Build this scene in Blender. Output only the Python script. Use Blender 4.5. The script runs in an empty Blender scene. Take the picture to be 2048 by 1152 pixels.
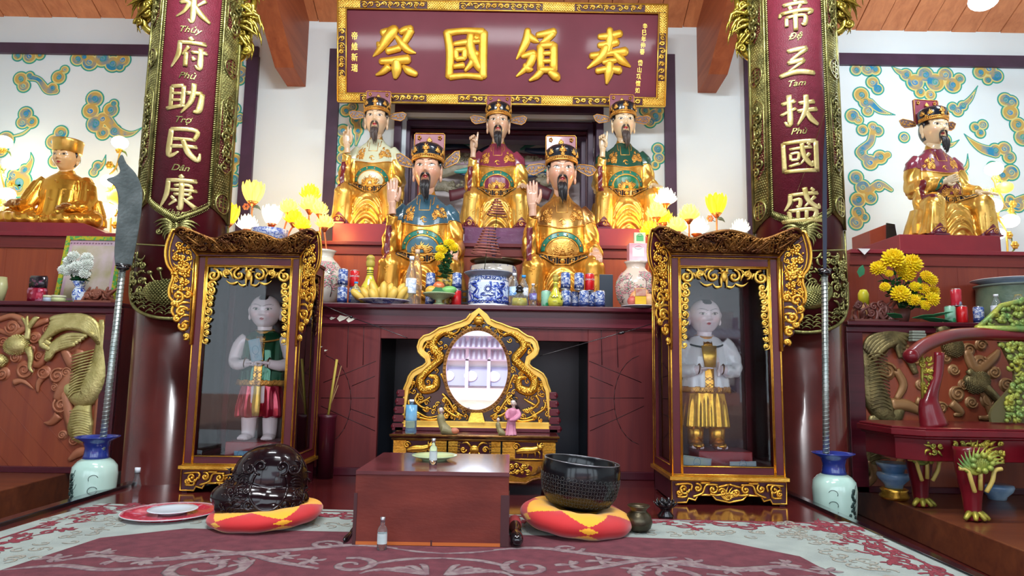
import bpy, bmesh, math, random
import numpy as np
from mathutils import Vector, Matrix, noise
from mathutils.bvhtree import BVHTree

# ------------------------------------------------------------------ camera, world, lights, exposure
SC = bpy.context.scene
COL = SC.collection
F = 1350.0
PITCH = math.radians(6.9)
ROLL = 0.016
EYE = Vector((0, 0, .68))
cam_data = bpy.data.cameras.new('camera')
cam_data.sensor_width = 36
cam_data.lens = F / 2048 * 36
cam_data.clip_start = .05
cam = bpy.data.objects.new('camera', cam_data)
COL.objects.link(cam)
RC = Matrix.Rotation(math.pi/2 + PITCH, 3, 'X') @ Matrix.Rotation(ROLL, 3, 'Z')
cam.matrix_world = Matrix.Translation(EYE) @ RC.to_4x4()
SC.camera = cam

SC.view_settings.view_transform = 'Standard'
SC.view_settings.look = 'None'
SC.view_settings.gamma = 1
SC.view_settings.use_curve_mapping = False
SC.view_settings.exposure = .45

world = bpy.data.worlds.new('overcast_sky')
SC.world = world
world.use_nodes = True
bg = world.node_tree.nodes['Background']
bg.inputs[0].default_value = (.78, .90, 1, 1)
bg.inputs[1].default_value = 3.0

def light(name, kind, loc, power, color=(1, 1, 1), size=.3, rot=None, size_y=None):
 d = bpy.data.lights.new(name, kind)
 d.energy = power
 d.color = color
 if kind == 'AREA':
  d.size = size
  if size_y:
   d.shape = 'RECTANGLE'; d.size_y = size_y
 elif kind == 'POINT':
  d.shadow_soft_size = size
 o = bpy.data.objects.new(name, d)
 o.location = loc
 if rot: o.rotation_euler = rot
 COL.objects.link(o)
 return o

sun = light('sun', 'SUN', (0, 0, 12), 5.0, (1, .97, .92), rot=(math.radians(-38), 0, math.radians(12)))
sun.data.angle = math.radians(2)
# unseen fill lights added for even brightness, above and before the altars
light('overhead_fill_and_lamp', 'AREA', (-1.6, 2.6, 3.9), 60, (.92, .96, 1), 1.3, (math.radians(30), 0, 0), .25)
light('overhead_fill_and_lamp', 'AREA', (1.6, 2.6, 3.9), 60, (.92, .96, 1), 1.3, (math.radians(30), 0, 0), .25)
light('overhead_fill_and_lamp', 'AREA', (0, .9, 4.2), 95, (.95, .97, 1), 1.3, (math.radians(38), 0, 0), .3)

def at(px, py, Y):
 d = RC @ Vector(((px-1024)/F, -(py-576)/F, -1))
 return EYE + d * (Y / d.y)
def xz(px, py, Y):
 p = at(px, py, Y)
 return p.x, p.z

# ------------------------------------------------------------------ materials
MATS = {}
def _new(name):
 m = bpy.data.materials.new(name)
 m.use_nodes = True
 nt = m.node_tree
 b = nt.nodes['Principled BSDF']
 return m, nt, b
def _lnk(nt, a, b): nt.links.new(a, b)
def _coord(nt, scale=(1, 1, 1)):
 tc = nt.nodes.new('ShaderNodeTexCoord'); mp = nt.nodes.new('ShaderNodeMapping')
 mp.inputs['Scale'].default_value = scale
 _lnk(nt, tc.outputs['Object'], mp.inputs[0])
 return mp.outputs[0]
def _noise(nt, vec, scale, detail=4, rough=.5, dist=0):
 n = nt.nodes.new('ShaderNodeTexNoise')
 n.inputs['Scale'].default_value = scale; n.inputs['Detail'].default_value = detail
 n.inputs['Roughness'].default_value = rough; n.inputs['Distortion'].default_value = dist
 _lnk(nt, vec, n.inputs['Vector'])
 return n.outputs[0]
def _ramp(nt, fac, stops, mode='LINEAR'):
 r = nt.nodes.new('ShaderNodeValToRGB')
 r.color_ramp.interpolation = mode
 e = r.color_ramp.elements
 while len(e) < len(stops): e.new(.5)
 for k, (p, c) in enumerate(stops):
  e[k].position = p; e[k].color = (*c, 1)
 _lnk(nt, fac, r.inputs[0])
 return r.outputs[0]
def _bump(nt, b, h, strength, dist=.01):
 bp = nt.nodes.new('ShaderNodeBump')
 bp.inputs['Strength'].default_value = strength; bp.inputs['Distance'].default_value = dist
 _lnk(nt, h, bp.inputs['Height']); _lnk(nt, bp.outputs[0], b.inputs['Normal'])
def mat(name, col, rough=.5, metal=0, col2=None, nscale=6, vscale=(1, 1, 1), bump=0, bscale=60, coat=0,
  emit=None, estr=0, trans=0, ior=1.45, alpha=1, edge=(.35, .65), spec=None, bdist=.01, sheen=0):
 if name in MATS: return MATS[name]
 m, nt, b = _new(name)
 b.inputs['Base Color'].default_value = (*col, 1)
 b.inputs['Roughness'].default_value = rough
 b.inputs['Metallic'].default_value = metal
 b.inputs['Coat Weight'].default_value = coat
 b.inputs['Coat Roughness'].default_value = .08
 if spec is not None: b.inputs['Specular IOR Level'].default_value = spec
 if sheen: b.inputs['Sheen Weight'].default_value = sheen
 v = None
 if col2 is not None or bump: v = _coord(nt, vscale)
 if col2 is not None:
  c = _ramp(nt, _noise(nt, v, nscale, 5), [(edge[0], col), (edge[1], col2)])
  _lnk(nt, c, b.inputs['Base Color'])
 if bump:
  _bump(nt, b, _noise(nt, v, bscale, 4), bump, bdist)
 if emit is not None:
  b.inputs['Emission Color'].default_value = (*emit, 1)
  b.inputs['Emission Strength'].default_value = estr
 if trans:
  b.inputs['Transmission Weight'].default_value = trans
  b.inputs['IOR'].default_value = ior
 m.diffuse_color = (*col, 1)
 MATS[name] = m
 return m
def wood(name, c1, c2, rough=.3, axis='X', scale=3.0, coat=.25, bump=.15):
 if name in MATS: return MATS[name]
 m, nt, b = _new(name)
 s = {'X': (.35, 6, 6), 'Z': (6, 6, .35), 'Y': (6, .35, 6)}[axis]
 v = _coord(nt, s)
 n = _noise(nt, v, scale, 8, .62, .6)
 _lnk(nt, _ramp(nt, n, [(.3, c1), (.7, c2)]), b.inputs['Base Color'])
 b.inputs['Roughness'].default_value = rough
 b.inputs['Coat Weight'].default_value = coat
 b.inputs['Coat Roughness'].default_value = .15
 b.inputs['Specular IOR Level'].default_value = .3
 _bump(nt, b, n, bump, .004)
 MATS[name] = m
 return m
def vmat(name, rough=.4, metal=0, coat=0, bump=0, bscale=60, spec=None):
 """colour taken from the mesh's own painted attribute"""
 if name in MATS: return MATS[name]
 m, nt, b = _new(name)
 a = nt.nodes.new('ShaderNodeAttribute'); a.attribute_name = 'paint'
 _lnk(nt, a.outputs['Color'], b.inputs['Base Color'])
 b.inputs['Roughness'].default_value = rough; b.inputs['Metallic'].default_value = metal
 b.inputs['Coat Weight'].default_value = coat
 if spec is not None: b.inputs['Specular IOR Level'].default_value = spec
 if bump: _bump(nt, b, _noise(nt, _coord(nt), bscale, 4), bump)
 MATS[name] = m
 return m
def goldmat(name, c1, c2, rough=.28, bump=.25, bscale=45, nscale=9, metal=.85):
 return mat(name, c1, rough, metal, c2, nscale, bump=bump, bscale=bscale, bdist=.006)
def porcelain(name, c_bg=(.78, .82, .86), c_fg=(.03, .07, .33), scale=22, thr=.5, rough=.12, third=None):
 if name in MATS: return MATS[name]
 m, nt, b = _new(name)
 v = _coord(nt)
 n = _noise(nt, v, scale, 3, .55, 1.6)
 st = [(thr-.02, c_bg), (thr+.02, c_fg), (thr+.1, c_fg), (thr+.13, third or c_bg)]
 _lnk(nt, _ramp(nt, n, st), b.inputs['Base Color'])
 b.inputs['Roughness'].default_value = rough
 b.inputs['Coat Weight'].default_value = .4
 MATS[name] = m
 return m
def glass(name, col=(1, 1, 1), weight=.12, rough=.02):
 """thin pane: mostly see-through with a soft mirror sheen"""
 if name in MATS: return MATS[name]
 m = bpy.data.materials.new(name); m.use_nodes = True
 nt = m.node_tree
 for n in list(nt.nodes): nt.nodes.remove(n)
 out = nt.nodes.new('ShaderNodeOutputMaterial'); mx = nt.nodes.new('ShaderNodeMixShader')
 t = nt.nodes.new('ShaderNodeBsdfTransparent'); g = nt.nodes.new('ShaderNodeBsdfGlossy')
 t.inputs[0].default_value = (*col, 1); g.inputs['Roughness'].default_value = rough
 fr = nt.nodes.new('ShaderNodeFresnel'); fr.inputs[0].default_value = 1.45
 ad = nt.nodes.new('ShaderNodeMath'); ad.operation = 'ADD'; ad.inputs[1].default_value = weight
 _lnk(nt, fr.outputs[0], ad.inputs[0]); _lnk(nt, ad.outputs[0], mx.inputs[0])
 _lnk(nt, t.outputs[0], mx.inputs[1]); _lnk(nt, g.outputs[0], mx.inputs[2]); _lnk(nt, mx.outputs[0], out.inputs[0])
 MATS[name] = m
 return m

# ------------------------------------------------------------------ mesh helpers
class MB:
 def __init__(s):
  s.v = []; s.f = []; s.m = []; s.s = []; s.c = []; s.cur = 0; s.sm = True; s.col = None; s.xf = None
 def add(s, verts, faces, mi=None, smooth=None, cols=None):
  o = len(s.v)
  if s.xf is not None:
   verts = [s.xf @ Vector(v) for v in verts]
  s.v.extend([tuple(v) for v in verts])
  if cols is not None: s.c.extend(cols)
  else: s.c.extend([s.col or (1, 1, 1)] * len(verts))
  mi = s.cur if mi is None else mi
  smooth = s.sm if smooth is None else smooth
  for f in faces:
   s.f.append([o+i for i in f]); s.m.append(mi); s.s.append(smooth)
  return s
 def box(s, x0, x1, y0, y1, z0, z1, mi=None):
  v = [(x, y, z) for z in (z0, z1) for y in (y0, y1) for x in (x0, x1)]
  f = [(0, 2, 3, 1), (4, 5, 7, 6), (0, 1, 5, 4), (2, 6, 7, 3), (0, 4, 6, 2), (1, 3, 7, 5)]
  return s.add(v, f, mi, False)
 def hexa(s, pts, mi=None):
  """8 points, bottom ring of four then top ring of four"""
  return s.add(pts, [(3, 2, 1, 0), (4, 5, 6, 7), (0, 1, 5, 4), (1, 2, 6, 5), (2, 3, 7, 6), (3, 0, 4, 7)], mi, False)
 def rings(s, rings, closed_ring=True, cap=True, mi=None, smooth=None, cols=None, loop=False):
  n = len(rings[0]); V = [p for r in rings for p in r]; Fc = []
  R = len(rings)
  for i in range(R if loop else R-1):
   a = i*n; b = ((i+1) % R)*n
   for j in range(n if closed_ring else n-1):
    k = (j+1) % n
    Fc.append((a+j, a+k, b+k, b+j))
  if cap and not loop:
   Fc.append(tuple(reversed(range(n)))); Fc.append(tuple(range((R-1)*n, R*n)))
  return s.add(V, Fc, mi, smooth, cols)
 def lathe(s, prof, n=32, c=(0, 0, 0), mi=None, sx=1, sy=1, cap=True, cols=None):
  rs = []
  for r, z in prof:
   rs.append([(c[0]+r*sx*math.cos(2*math.pi*k/n), c[1]+r*sy*math.sin(2*math.pi*k/n), c[2]+z) for k in range(n)])
  cc = [q for q in cols for _ in range(n)] if cols else None
  return s.rings(rs, cap=cap, mi=mi, cols=cc)
 def tube(s, pts, rad, n=6, mi=None, flat=1.0, up=None, loop=False, cap=True, cols=None):
  """swept tube; flat squashes it along `up`"""
  P = [Vector(p) for p in pts]; N = len(P)
  if not hasattr(rad, '__len__'): rad = [rad]*N
  rs = []; prev = None
  for i in range(N):
   if loop: t = P[(i+1) % N] - P[i-1]
   else: t = P[min(i+1, N-1)] - P[max(i-1, 0)]
   if t.length < 1e-9: t = Vector((0, 0, 1))
   t.normalize()
   if up is not None:
    u = Vector(up); a = t.cross(u)
    if a.length < 1e-6: a = t.orthogonal()
    a.normalize(); b = a.cross(t)
   else:
    if prev is None: a = t.orthogonal().normalized()
    else:
     a = prev - t*prev.dot(t)
     if a.length < 1e-6: a = t.orthogonal()
     a.normalize()
    prev = a; b = t.cross(a)
   r = rad[i]
   rs.append([P[i] + a*(r*math.cos(2*math.pi*k/n)) + b*(r*flat*math.sin(2*math.pi*k/n)) for k in range(n)])
  if cols is not None: cols = [q for q in cols for _ in range(n)]
  return s.rings(rs, cap=cap, mi=mi, loop=loop, cols=cols)
 def ball(s, c, r, n=10, m=7, mi=None, cols=None):
  if not hasattr(r, '__len__'): r = (r, r, r)
  rs = []
  for i in range(m+1):
   t = math.pi*(.02+.96*i/m)
   rs.append([(c[0]+r[0]*math.sin(t)*math.cos(2*math.pi*k/n), c[1]+r[1]*math.sin(t)*math.sin(2*math.pi*k/n), c[2]-r[2]*math.cos(t)) for k in range(n)])
  return s.rings(rs, mi=mi)
 def prism(s, poly, y0, y1, mi=None, smooth=False):
  """outline given in x,z, thick along y"""
  n = len(poly)
  v = [(x, y0, z) for x, z in poly] + [(x, y1, z) for x, z in poly]
  f = [tuple(range(n)), tuple(reversed(range(n, 2*n)))] + [(i, n+i, n+(i+1) % n, (i+1) % n) for i in range(n)]
  return s.add(v, f, mi, smooth)
 def frame(s, outer, inner, y0, y1, mi=None):
  """ring between two outlines with the same number of points (x,z), thick along y"""
  n = len(outer)
  rs = [[(x, y0, z) for x, z in outer], [(x, y0, z) for x, z in inner], [(x, y1, z) for x, z in inner], [(x, y1, z) for x, z in outer]]
  return s.rings(rs, cap=False, mi=mi, loop=True, smooth=False)
 def grid(s, fn, nu, nv, mi=None, smooth=None, cols=None):
  V = [fn(i/(nu-1), j/(nv-1)) for i in range(nu) for j in range(nv)]
  Fc = [(i*nv+j, i*nv+j+1, (i+1)*nv+j+1, (i+1)*nv+j) for i in range(nu-1) for j in range(nv-1)]
  cc = None
  if cols: cc = [cols(i/(nu-1), j/(nv-1)) for i in range(nu) for j in range(nv)]
  return s.add(V, Fc, mi, smooth, cc)
 def build(s, name, mats, parent=None, loc=None, bevel=0, recalc=True, paint=False, solid=0):
  me = bpy.data.meshes.new(name)
  me.from_pydata(s.v, [], s.f)
  if not isinstance(mats, (list, tuple)): mats = [mats]
  for m in mats: me.materials.append(m)
  me.polygons.foreach_set('material_index', s.m)
  me.polygons.foreach_set('use_smooth', s.s)
  if paint:
   a = me.color_attributes.new('paint', 'FLOAT_COLOR', 'POINT')
   a.data.foreach_set('color', np.array([(c[0], c[1], c[2], 1) for c in s.c], dtype=np.float32).ravel())
  if recalc:
   bm = bmesh.new(); bm.from_mesh(me)
   bmesh.ops.recalc_face_normals(bm, faces=bm.faces)
   bm.to_mesh(me); bm.free()
  me.update()
  o = bpy.data.objects.new(name, me)
  COL.objects.link(o)
  if parent is not None: o.parent = parent
  if loc is not None: o.location = loc
  if bevel:
   bv = o.modifiers.new('bevel', 'BEVEL'); bv.width = bevel; bv.segments = 2; bv.limit_method = 'ANGLE'; bv.angle_limit = math.radians(50)
  if solid:
   so = o.modifiers.new('solid', 'SOLIDIFY'); so.thickness = solid
  return o

def tag(o, label=None, cat=None, group=None, kind=None):
 if label: o['label'] = label
 if cat: o['category'] = cat
 if group: o['group'] = group
 if kind: o['kind'] = kind
 return o
def thing(name, label, cat, loc=(0, 0, 0), rz=0, group=None, rx=0, ry=0, scale=1):
 o = bpy.data.objects.new(name, None)
 o.empty_display_size = .05
 COL.objects.link(o)
 o.location = loc; o.rotation_euler = (rx, ry, rz)
 o.scale = (scale, scale, scale)
 return tag(o, label, cat, group)
def dup(o, loc=None, rz=None, label=None, group=None, scale=None, parent=None):
 c = o.copy(); COL.objects.link(c)
 if parent is not None: c.parent = parent
 for ch in o.children: dup(ch, parent=c)
 if loc is not None: c.location = loc
 if rz is not None: c.rotation_euler.z = rz
 if label: c['label'] = label
 if group: c['group'] = group
 if scale: c.scale = (scale,)*3
 return c
def structure(o): o['kind'] = 'structure'; return o

def smooth_path(pts, k=4):
 """Catmull-Rom through tuples of any length"""
 P = [np.array(p, float) for p in pts]; out = []
 for i in range(len(P)-1):
  a, b, c, d = P[max(i-1, 0)], P[i], P[i+1], P[min(i+2, len(P)-1)]
  for j in range(k):
   t = j/k
   out.append(.5*((2*b)+(c-a)*t+(2*a-5*b+4*c-d)*t*t+(3*b-a-3*c+d)*t**3))
 out.append(P[-1])
 return [tuple(float(q) for q in o) for o in out]
def spiral(cx, cz, r, turns=1.4, a0=0, hand=1, y=0, n=20, inner=.12):
 out = []
 for i in range(n):
  t = i/(n-1); rr = r*(1-(1-inner)*t); a = a0 + hand*turns*2*math.pi*t
  out.append((cx+rr*math.cos(a), y, cz+rr*math.sin(a)))
 return out
def scroll(mb, cx, cz, r, rad, a0=0, hand=1, y=0, mi=None, turns=1.3, n=5, flat=1.0, steps=16):
 p = spiral(cx, cz, r, turns, a0, hand, y, steps)
 mb.tube(p, [rad*(.55+.45*math.sin(math.pi*min(1, .15+.85*i/(steps-1)))) for i in range(steps)], n, mi, flat, up=(0, 1, 0))
 mb.ball((p[-1][0], y, p[-1][2]), rad*1.25, 6, 4, mi)
def leaf(mb, p0, p1, w, y=0, bend=.2, mi=None, flat=.6, n=6, steps=6):
 """tapered flame or leaf between two x,z points"""
 dx, dz = p1[0]-p0[0], p1[1]-p0[1]
 pts = []; rad = []
 for i in range(steps):
  t = i/(steps-1)
  k = bend*math.sin(math.pi*t)
  pts.append((p0[0]+dx*t - dz*k, y, p0[1]+dz*t + dx*k))
  rad.append(w*(.35+.65*math.sin(math.pi*min(.5, t*1.4)))*(1-.92*max(0, (t-.35)/.65)))
 mb.tube(pts, rad, n, mi, flat, up=(0, 1, 0))
def filigree(mb, inside, x0, x1, z0, z1, cell, rad, rng, y=0, depth=.004, mi=None, flat=.8):
 """carved openwork: interlocking C-scrolls, leaves and beads wherever inside(x,z)"""
 nx = max(1, int(round((x1-x0)/cell))); nz = max(1, int(round((z1-z0)/cell)))
 for i in range(nx):
  for j in range(nz):
   x = x0+(i+.5+rng.uniform(-.2, .2))*(x1-x0)/nx; z = z0+(j+.5+rng.uniform(-.2, .2))*(z1-z0)/nz
   if not inside(x, z): continue
   yy = y + rng.uniform(-depth, depth)
   k = rng.random()
   if k < .6: scroll(mb, x, z, cell*rng.uniform(.42, .6), rad, rng.uniform(0, 6.28), rng.choice((-1, 1)), yy, mi, rng.uniform(.9, 1.4), 5, flat, 11)
   else:
    a = rng.uniform(0, 6.28); d = cell*.62
    leaf(mb, (x-d*math.cos(a), z-d*math.sin(a)), (x+d*math.cos(a), z+d*math.sin(a)), rad*1.5, yy, rng.uniform(-.4, .4), mi, flat, 5, 5)
   if rng.random() < .6: mb.ball((x+rng.uniform(-.5, .5)*cell, yy-rad*.4, z+rng.uniform(-.5, .5)*cell), rad*1.3, 6, 4, mi)

def sculpt(mb, voxel, smooth=4, factor=.6):
 """fuse overlapping closed pieces into one skin; returns verts, faces"""
 me = bpy.data.meshes.new('t'); me.from_pydata(mb.v, [], mb.f)
 bm = bmesh.new(); bm.from_mesh(me); bmesh.ops.recalc_face_normals(bm, faces=bm.faces); bm.to_mesh(me); bm.free()
 o = bpy.data.objects.new('t', me); COL.objects.link(o)
 r = o.modifiers.new('r', 'REMESH'); r.mode = 'VOXEL'; r.voxel_size = voxel
 if smooth:
  sm = o.modifiers.new('s', 'SMOOTH'); sm.iterations = smooth; sm.factor = factor
 dg = bpy.context.evaluated_depsgraph_get(); dg.update()
 ev = o.evaluated_get(dg); m2 = ev.to_mesh()
 V = np.empty(len(m2.vertices)*3); m2.vertices.foreach_get('co', V)
 N = np.empty(len(m2.vertices)*3); m2.vertices.foreach_get('normal', N)
 Fc = [tuple(p.vertices) for p in m2.polygons]
 ev.to_mesh_clear()
 bpy.data.objects.remove(o); bpy.data.meshes.remove(me)
 return V.reshape(-1, 3), N.reshape(-1, 3), Fc
def skin(name, V, Fc, m, parent=None, cols=None, loc=None):
 me = bpy.data.meshes.new(name)
 me.from_pydata([tuple(v) for v in V], [], Fc)
 me.polygons.foreach_set('use_smooth', [True]*len(Fc))
 me.materials.append(m)
 if cols is not None:
  a = me.color_attributes.new('paint', 'FLOAT_COLOR', 'POINT')
  c = np.ones((len(V), 4), dtype=np.float32); c[:, :3] = cols
  a.data.foreach_set('color', c.ravel())
 me.update()
 o = bpy.data.objects.new(name, me); COL.objects.link(o)
 if parent is not None: o.parent = parent
 if loc is not None: o.location = loc
 return o
def patch(name, V, N, Fc, pick, off, m, parent, thick=True):
 """a layer lying on the skin: the faces whose centre passes pick, lifted by off"""
 cen = np.array([V[list(f)].mean(0) for f in Fc])
 keep = pick(cen)
 fs = [f for f, k in zip(Fc, keep) if k]
 if not fs: return None
 used = sorted({i for f in fs for i in f}); mp = {i: k for k, i in enumerate(used)}
 top = V[used] + N[used]*off; bot = V[used] - N[used]*.002
 n = len(used); faces = [tuple(mp[i] for i in f) for f in fs]
 edges = {}
 for f in faces:
  for a, b in zip(f, f[1:]+f[:1]):
   edges[(a, b)] = 1
 side = [(b, a, a+n, b+n) for (a, b) in edges if (b, a) not in edges]
 W = np.vstack([top, bot])
 return skin(name, W, faces+side, m, parent)

_txt = {}
def text_mesh(s, size, extrude=.006, offset=0.0, bevel=.0, shear=0, res=3, sub=0):
 """verts (x right, y up, z out) and faces of a line of text, centred on its own box"""
 cu = bpy.data.curves.new('t', 'FONT'); cu.body = s; cu.size = size; cu.extrude = extrude; cu.offset = offset
 cu.bevel_depth = bevel; cu.bevel_resolution = 1; cu.shear = shear; cu.resolution_u = res
 o = bpy.data.objects.new('t', cu); COL.objects.link(o)
 dg = bpy.context.evaluated_depsgraph_get(); dg.update()
 me = bpy.data.meshes.new_from_object(o.evaluated_get(dg))
 V = np.array([v.co[:] for v in me.vertices]).reshape(-1, 3)
 Fc = [tuple(p.vertices) for p in me.polygons]
 bpy.data.objects.remove(o); bpy.data.curves.remove(cu)
 if sub:
  bm = bmesh.new(); bm.from_mesh(me); bmesh.ops.triangulate(bm, faces=bm.faces)
  for _ in range(4):
   es = [e for e in bm.edges if e.calc_length() > sub]
   if not es: break
   bmesh.ops.subdivide_edges(bm, edges=es, cuts=1); bmesh.ops.triangulate(bm, faces=[f for f in bm.faces if len(f.verts) > 3])
  V = np.array([v.co[:] for v in bm.verts]).reshape(-1, 3); bm.verts.index_update(); Fc = [tuple(v.index for v in f.verts) for f in bm.faces]; bm.free()
 bpy.data.meshes.remove(me)
 if len(V): V[:, :2] -= (V[:, :2].max(0)+V[:, :2].min(0))/2
 return V, Fc
# ------------------------------------------------------------------ palette
GOLD = goldmat('gold_leaf', (.80, .47, .07), (.62, .30, .035), .27, .3)
GOLD_LT = goldmat('bright_gilding', (.90, .62, .12), (.72, .42, .06), .33, .35, 60, metal=.7)
GOLD_DK = goldmat('old_gilding', (.30, .14, .03), (.10, .035, .012), .3, .5, 80, 14, metal=.75)
BRASS = goldmat('greenish_brass', (.36, .345, .12), (.14, .135, .045), .33, .5, 90, 12, metal=.8)
MAROON = mat('maroon_lacquer', (.075, .006, .012), .36, 0, (.095, .008, .015), 5, coat=.1, bump=.06, bscale=30, spec=.3)
MAROON_D = mat('dark_maroon_lacquer', (.07, .006, .014), .35, 0, (.045, .005, .012), 5, coat=.1, spec=.3)
RED = mat('red_lacquer', (.30, .012, .02), .3, 0, (.22, .01, .018), 5, coat=.3, bump=.05, bscale=20)
PLUM = mat('plum_trim', (.065, .028, .065), .45, 0, (.045, .02, .045), 5)
PLASTER = mat('white_plaster', (.76, .87, .90), .8, 0, (.71, .83, .87), 1.2, bump=.05, bscale=30)
ALTAR_WOOD = wood('altar_redwood', (.16, .026, .024), (.09, .013, .016), .42, 'Z', 2.4, .06)
ALTAR_EDGE = wood('altar_edge_wood', (.09, .010, .018), (.045, .006, .012), .25, 'X', 3)
PANEL_WOOD = wood('orange_redwood', (.34, .075, .025), (.22, .04, .018), .45, 'Z', 2, .03)
PLANK = wood('ceiling_plank', (.66, .27, .12), (.45, .16, .07), .55, 'Y', 2.2, 0, .1)
RAFTER = wood('rafter_wood', (.40, .12, .05), (.25, .065, .03), .5, 'Y', 2.2, 0, .1)
FLOORW = wood('polished_floor', (.10, .014, .012), (.055, .008, .010), .12, 'X', 2.5, .5, .05)
LEDGE_W = wood('ledge_wood', (.19, .055, .022), (.10, .026, .014), .35, 'X', 2.2)
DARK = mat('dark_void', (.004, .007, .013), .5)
BLACKW = mat('black_lacquer', (.008, .007, .009), .12, 0, coat=.5)
WHITE = mat('white_paint', (.8, .8, .8), .4)

# ------------------------------------------------------------------ shell
YW = 6.2
ZT = at(1024, 50, YW).z
m = MB(); m.box(-5.4, 5.4, -2.5, 7.4, -.35, -.25); structure(m.build('floor', FLOORW))
def px_rect(x0, y0, x1, y1, Y):
 a = at(x0, (y0+y1)/2, Y); b = at(x1, (y0+y1)/2, Y); c = at((x0+x1)/2, y0, Y); d = at((x0+x1)/2, y1, Y)
 return a.x, b.x, d.z, c.z
ax0, ax1, _, az1 = px_rect(812, 236, 1198, 300, YW)
m = MB()
m.box(-5.4, ax0, YW, YW+.2, -.3, ZT+.15); m.box(ax1, 5.4, YW, YW+.2, -.3, ZT+.15)
m.box(ax0, ax1, YW, YW+.2, az1, ZT+.15); m.box(ax0, ax1, YW, YW+.2, -.3, 1.0)
wall = structure(m.build('wall_back', PLASTER))
m = MB(); m.box(-5.4, -5.2, -2.5, 7.4, -.35, 8.6); structure(m.build('wall_left', PLASTER))
m = MB(); m.box(5.2, 5.4, -2.5, 7.4, -.35, 8.6); structure(m.build('wall_right', PLASTER))
m = MB()
SL = .53
rng = random.Random(3)
x = -5.2; k = 0
def zc(Y): return ZT + (YW-Y)*SL
while x < 5.2:
 w = .235+rng.uniform(-.01, .01); dz = .006*(k % 2)
 e = .004
 m.hexa([(x+e, YW+.2, zc(YW+.2)+dz), (x+w-e, YW+.2, zc(YW+.2)+dz), (x+w-e, -2.2, zc(-2.2)+dz), (x+e, -2.2, zc(-2.2)+dz),
   (x+e, YW+.2, zc(YW+.2)+.03), (x+w-e, YW+.2, zc(YW+.2)+.03), (x+w-e, -2.2, zc(-2.2)+.03), (x+e, -2.2, zc(-2.2)+.03)])
 x += w; k += 1
m.hexa([(-5.4, YW+.2, zc(YW+.2)+.03), (5.4, YW+.2, zc(YW+.2)+.03), (5.4, -2.2, zc(-2.2)+.03), (-5.4, -2.2, zc(-2.2)+.03),
  (-5.4, YW+.2, zc(YW+.2)+.08), (5.4, YW+.2, zc(YW+.2)+.08), (5.4, -2.2, zc(-2.2)+.08), (-5.4, -2.2, zc(-2.2)+.08)])
structure(m.build('ceiling', PLANK))
for cx, zy in ((585, 163), (1421, 176)):
 p = at(cx, zy, YW-.12); hw = .088
 m = MB(); y0, y1 = YW+.02, 1.0
 zb = p.z
 m.hexa([(p.x-hw, y0, zb), (p.x+hw, y0, zb), (p.x+hw, YW-.35, zb+.03), (p.x-hw, YW-.35, zb+.03),
   (p.x-hw, y0, zc(y0)+.02), (p.x+hw, y0, zc(y0)+.02), (p.x+hw, YW-.35, zc(YW-.35)+.02), (p.x-hw, YW-.35, zc(YW-.35)+.02)])
 zq = zb+.03
 m.hexa([(p.x-hw, YW-.35, zq), (p.x+hw, YW-.35, zq), (p.x+hw, y1, zc(y1)-.18), (p.x-hw, y1, zc(y1)-.18),
   (p.x-hw, YW-.35, zc(YW-.35)+.02), (p.x+hw, YW-.35, zc(YW-.35)+.02), (p.x+hw, y1, zc(y1)+.02), (p.x-hw, y1, zc(y1)+.02)])
 o = m.build('ceiling_rafter', RAFTER); structure(o)

# plum bands framing the wall bays
def bar(x0, y0, x1, y1, horizontal, name='trim_1', Y=YW, d=.03):
 m = MB()
 if horizontal:   # (x0,y0)-(x1,y1) top edge, given thickness in px via tuple
  pass
 return m
def quad_trim(pts, name, Y=YW, d=.035):
 P = [at(a, b, Y-d) for a, b in pts]
 zt = (P[0].z+P[1].z)/2; zb = (P[2].z+P[3].z)/2; xl = (P[0].x+P[3].x)/2; xr = (P[1].x+P[2].x)/2
 m = MB(); m.box(xl, xr, Y-d, Y+.01, zb, zt)
 return structure(m.build(name, PLUM))
quad_trim([(-60, 82), (516, 94), (516, 113), (-60, 104)], 'trim_1')
quad_trim([(489, 112), (515, 112), (492, 560), (468, 560)], 'trim_2')
quad_trim([(655, 97), (678, 97), (664, 560), (641, 560)], 'trim_3')
quad_trim([(678, 97), (1331, 108), (1331, 130), (678, 118)], 'trim_4')
quad_trim([(1331, 108), (1354, 108), (1352, 560), (1330, 560)], 'trim_5')
quad_trim([(1493, 104), (1515, 104), (1518, 560), (1496, 560)], 'trim_6')
quad_trim([(1515, 105), (2110, 110), (2110, 133), (1515, 128)], 'trim_7')

# doorway alcove behind the middle figure
m = MB()
x0, x1, z0, z1 = px_rect(790, 214, 1206, 300, YW)
zlow = 1.5
def portal(mb, x0, x1, z1, w, y0, y1, mi=None):
 mb.box(x0, x1, y0, y1, z1-w, z1, mi); mb.box(x0, x0+w, y0, y1, zlow, z1-w, mi); mb.box(x1-w, x1, y0, y1, zlow, z1-w, mi)
portal(m, x0, x1, z1, .068, YW-.05, YW+.1, 0)
portal(m, x0+.066, x1-.066, z1-.066, .03, YW+.06, YW+.2, 1)
portal(m, x0+.09, x1-.09, z1-.14, .05, YW+.02, YW+.24, 0)
portal(m, x0+.12, x1-.12, z1-.19, .03, YW+.1, YW+.28, 1)
portal(m, x0+.14, x1-.14, z1-.22, .05, YW+.16, YW+.3, 0)
m.box(x0+.05, x1-.05, YW+.08, YW+.3, z1-.19, z1-.06, 1)
structure(m.build('door_1', [PLUM, MAROON_D], bevel=.004))
m = MB(); m.box(x0-.1, x1+.1, 7.0, 7.05, .9, z1+.1); structure(m.build('wall_alcove', mat('alcove_white', (.72, .66, .66), .7)))
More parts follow.
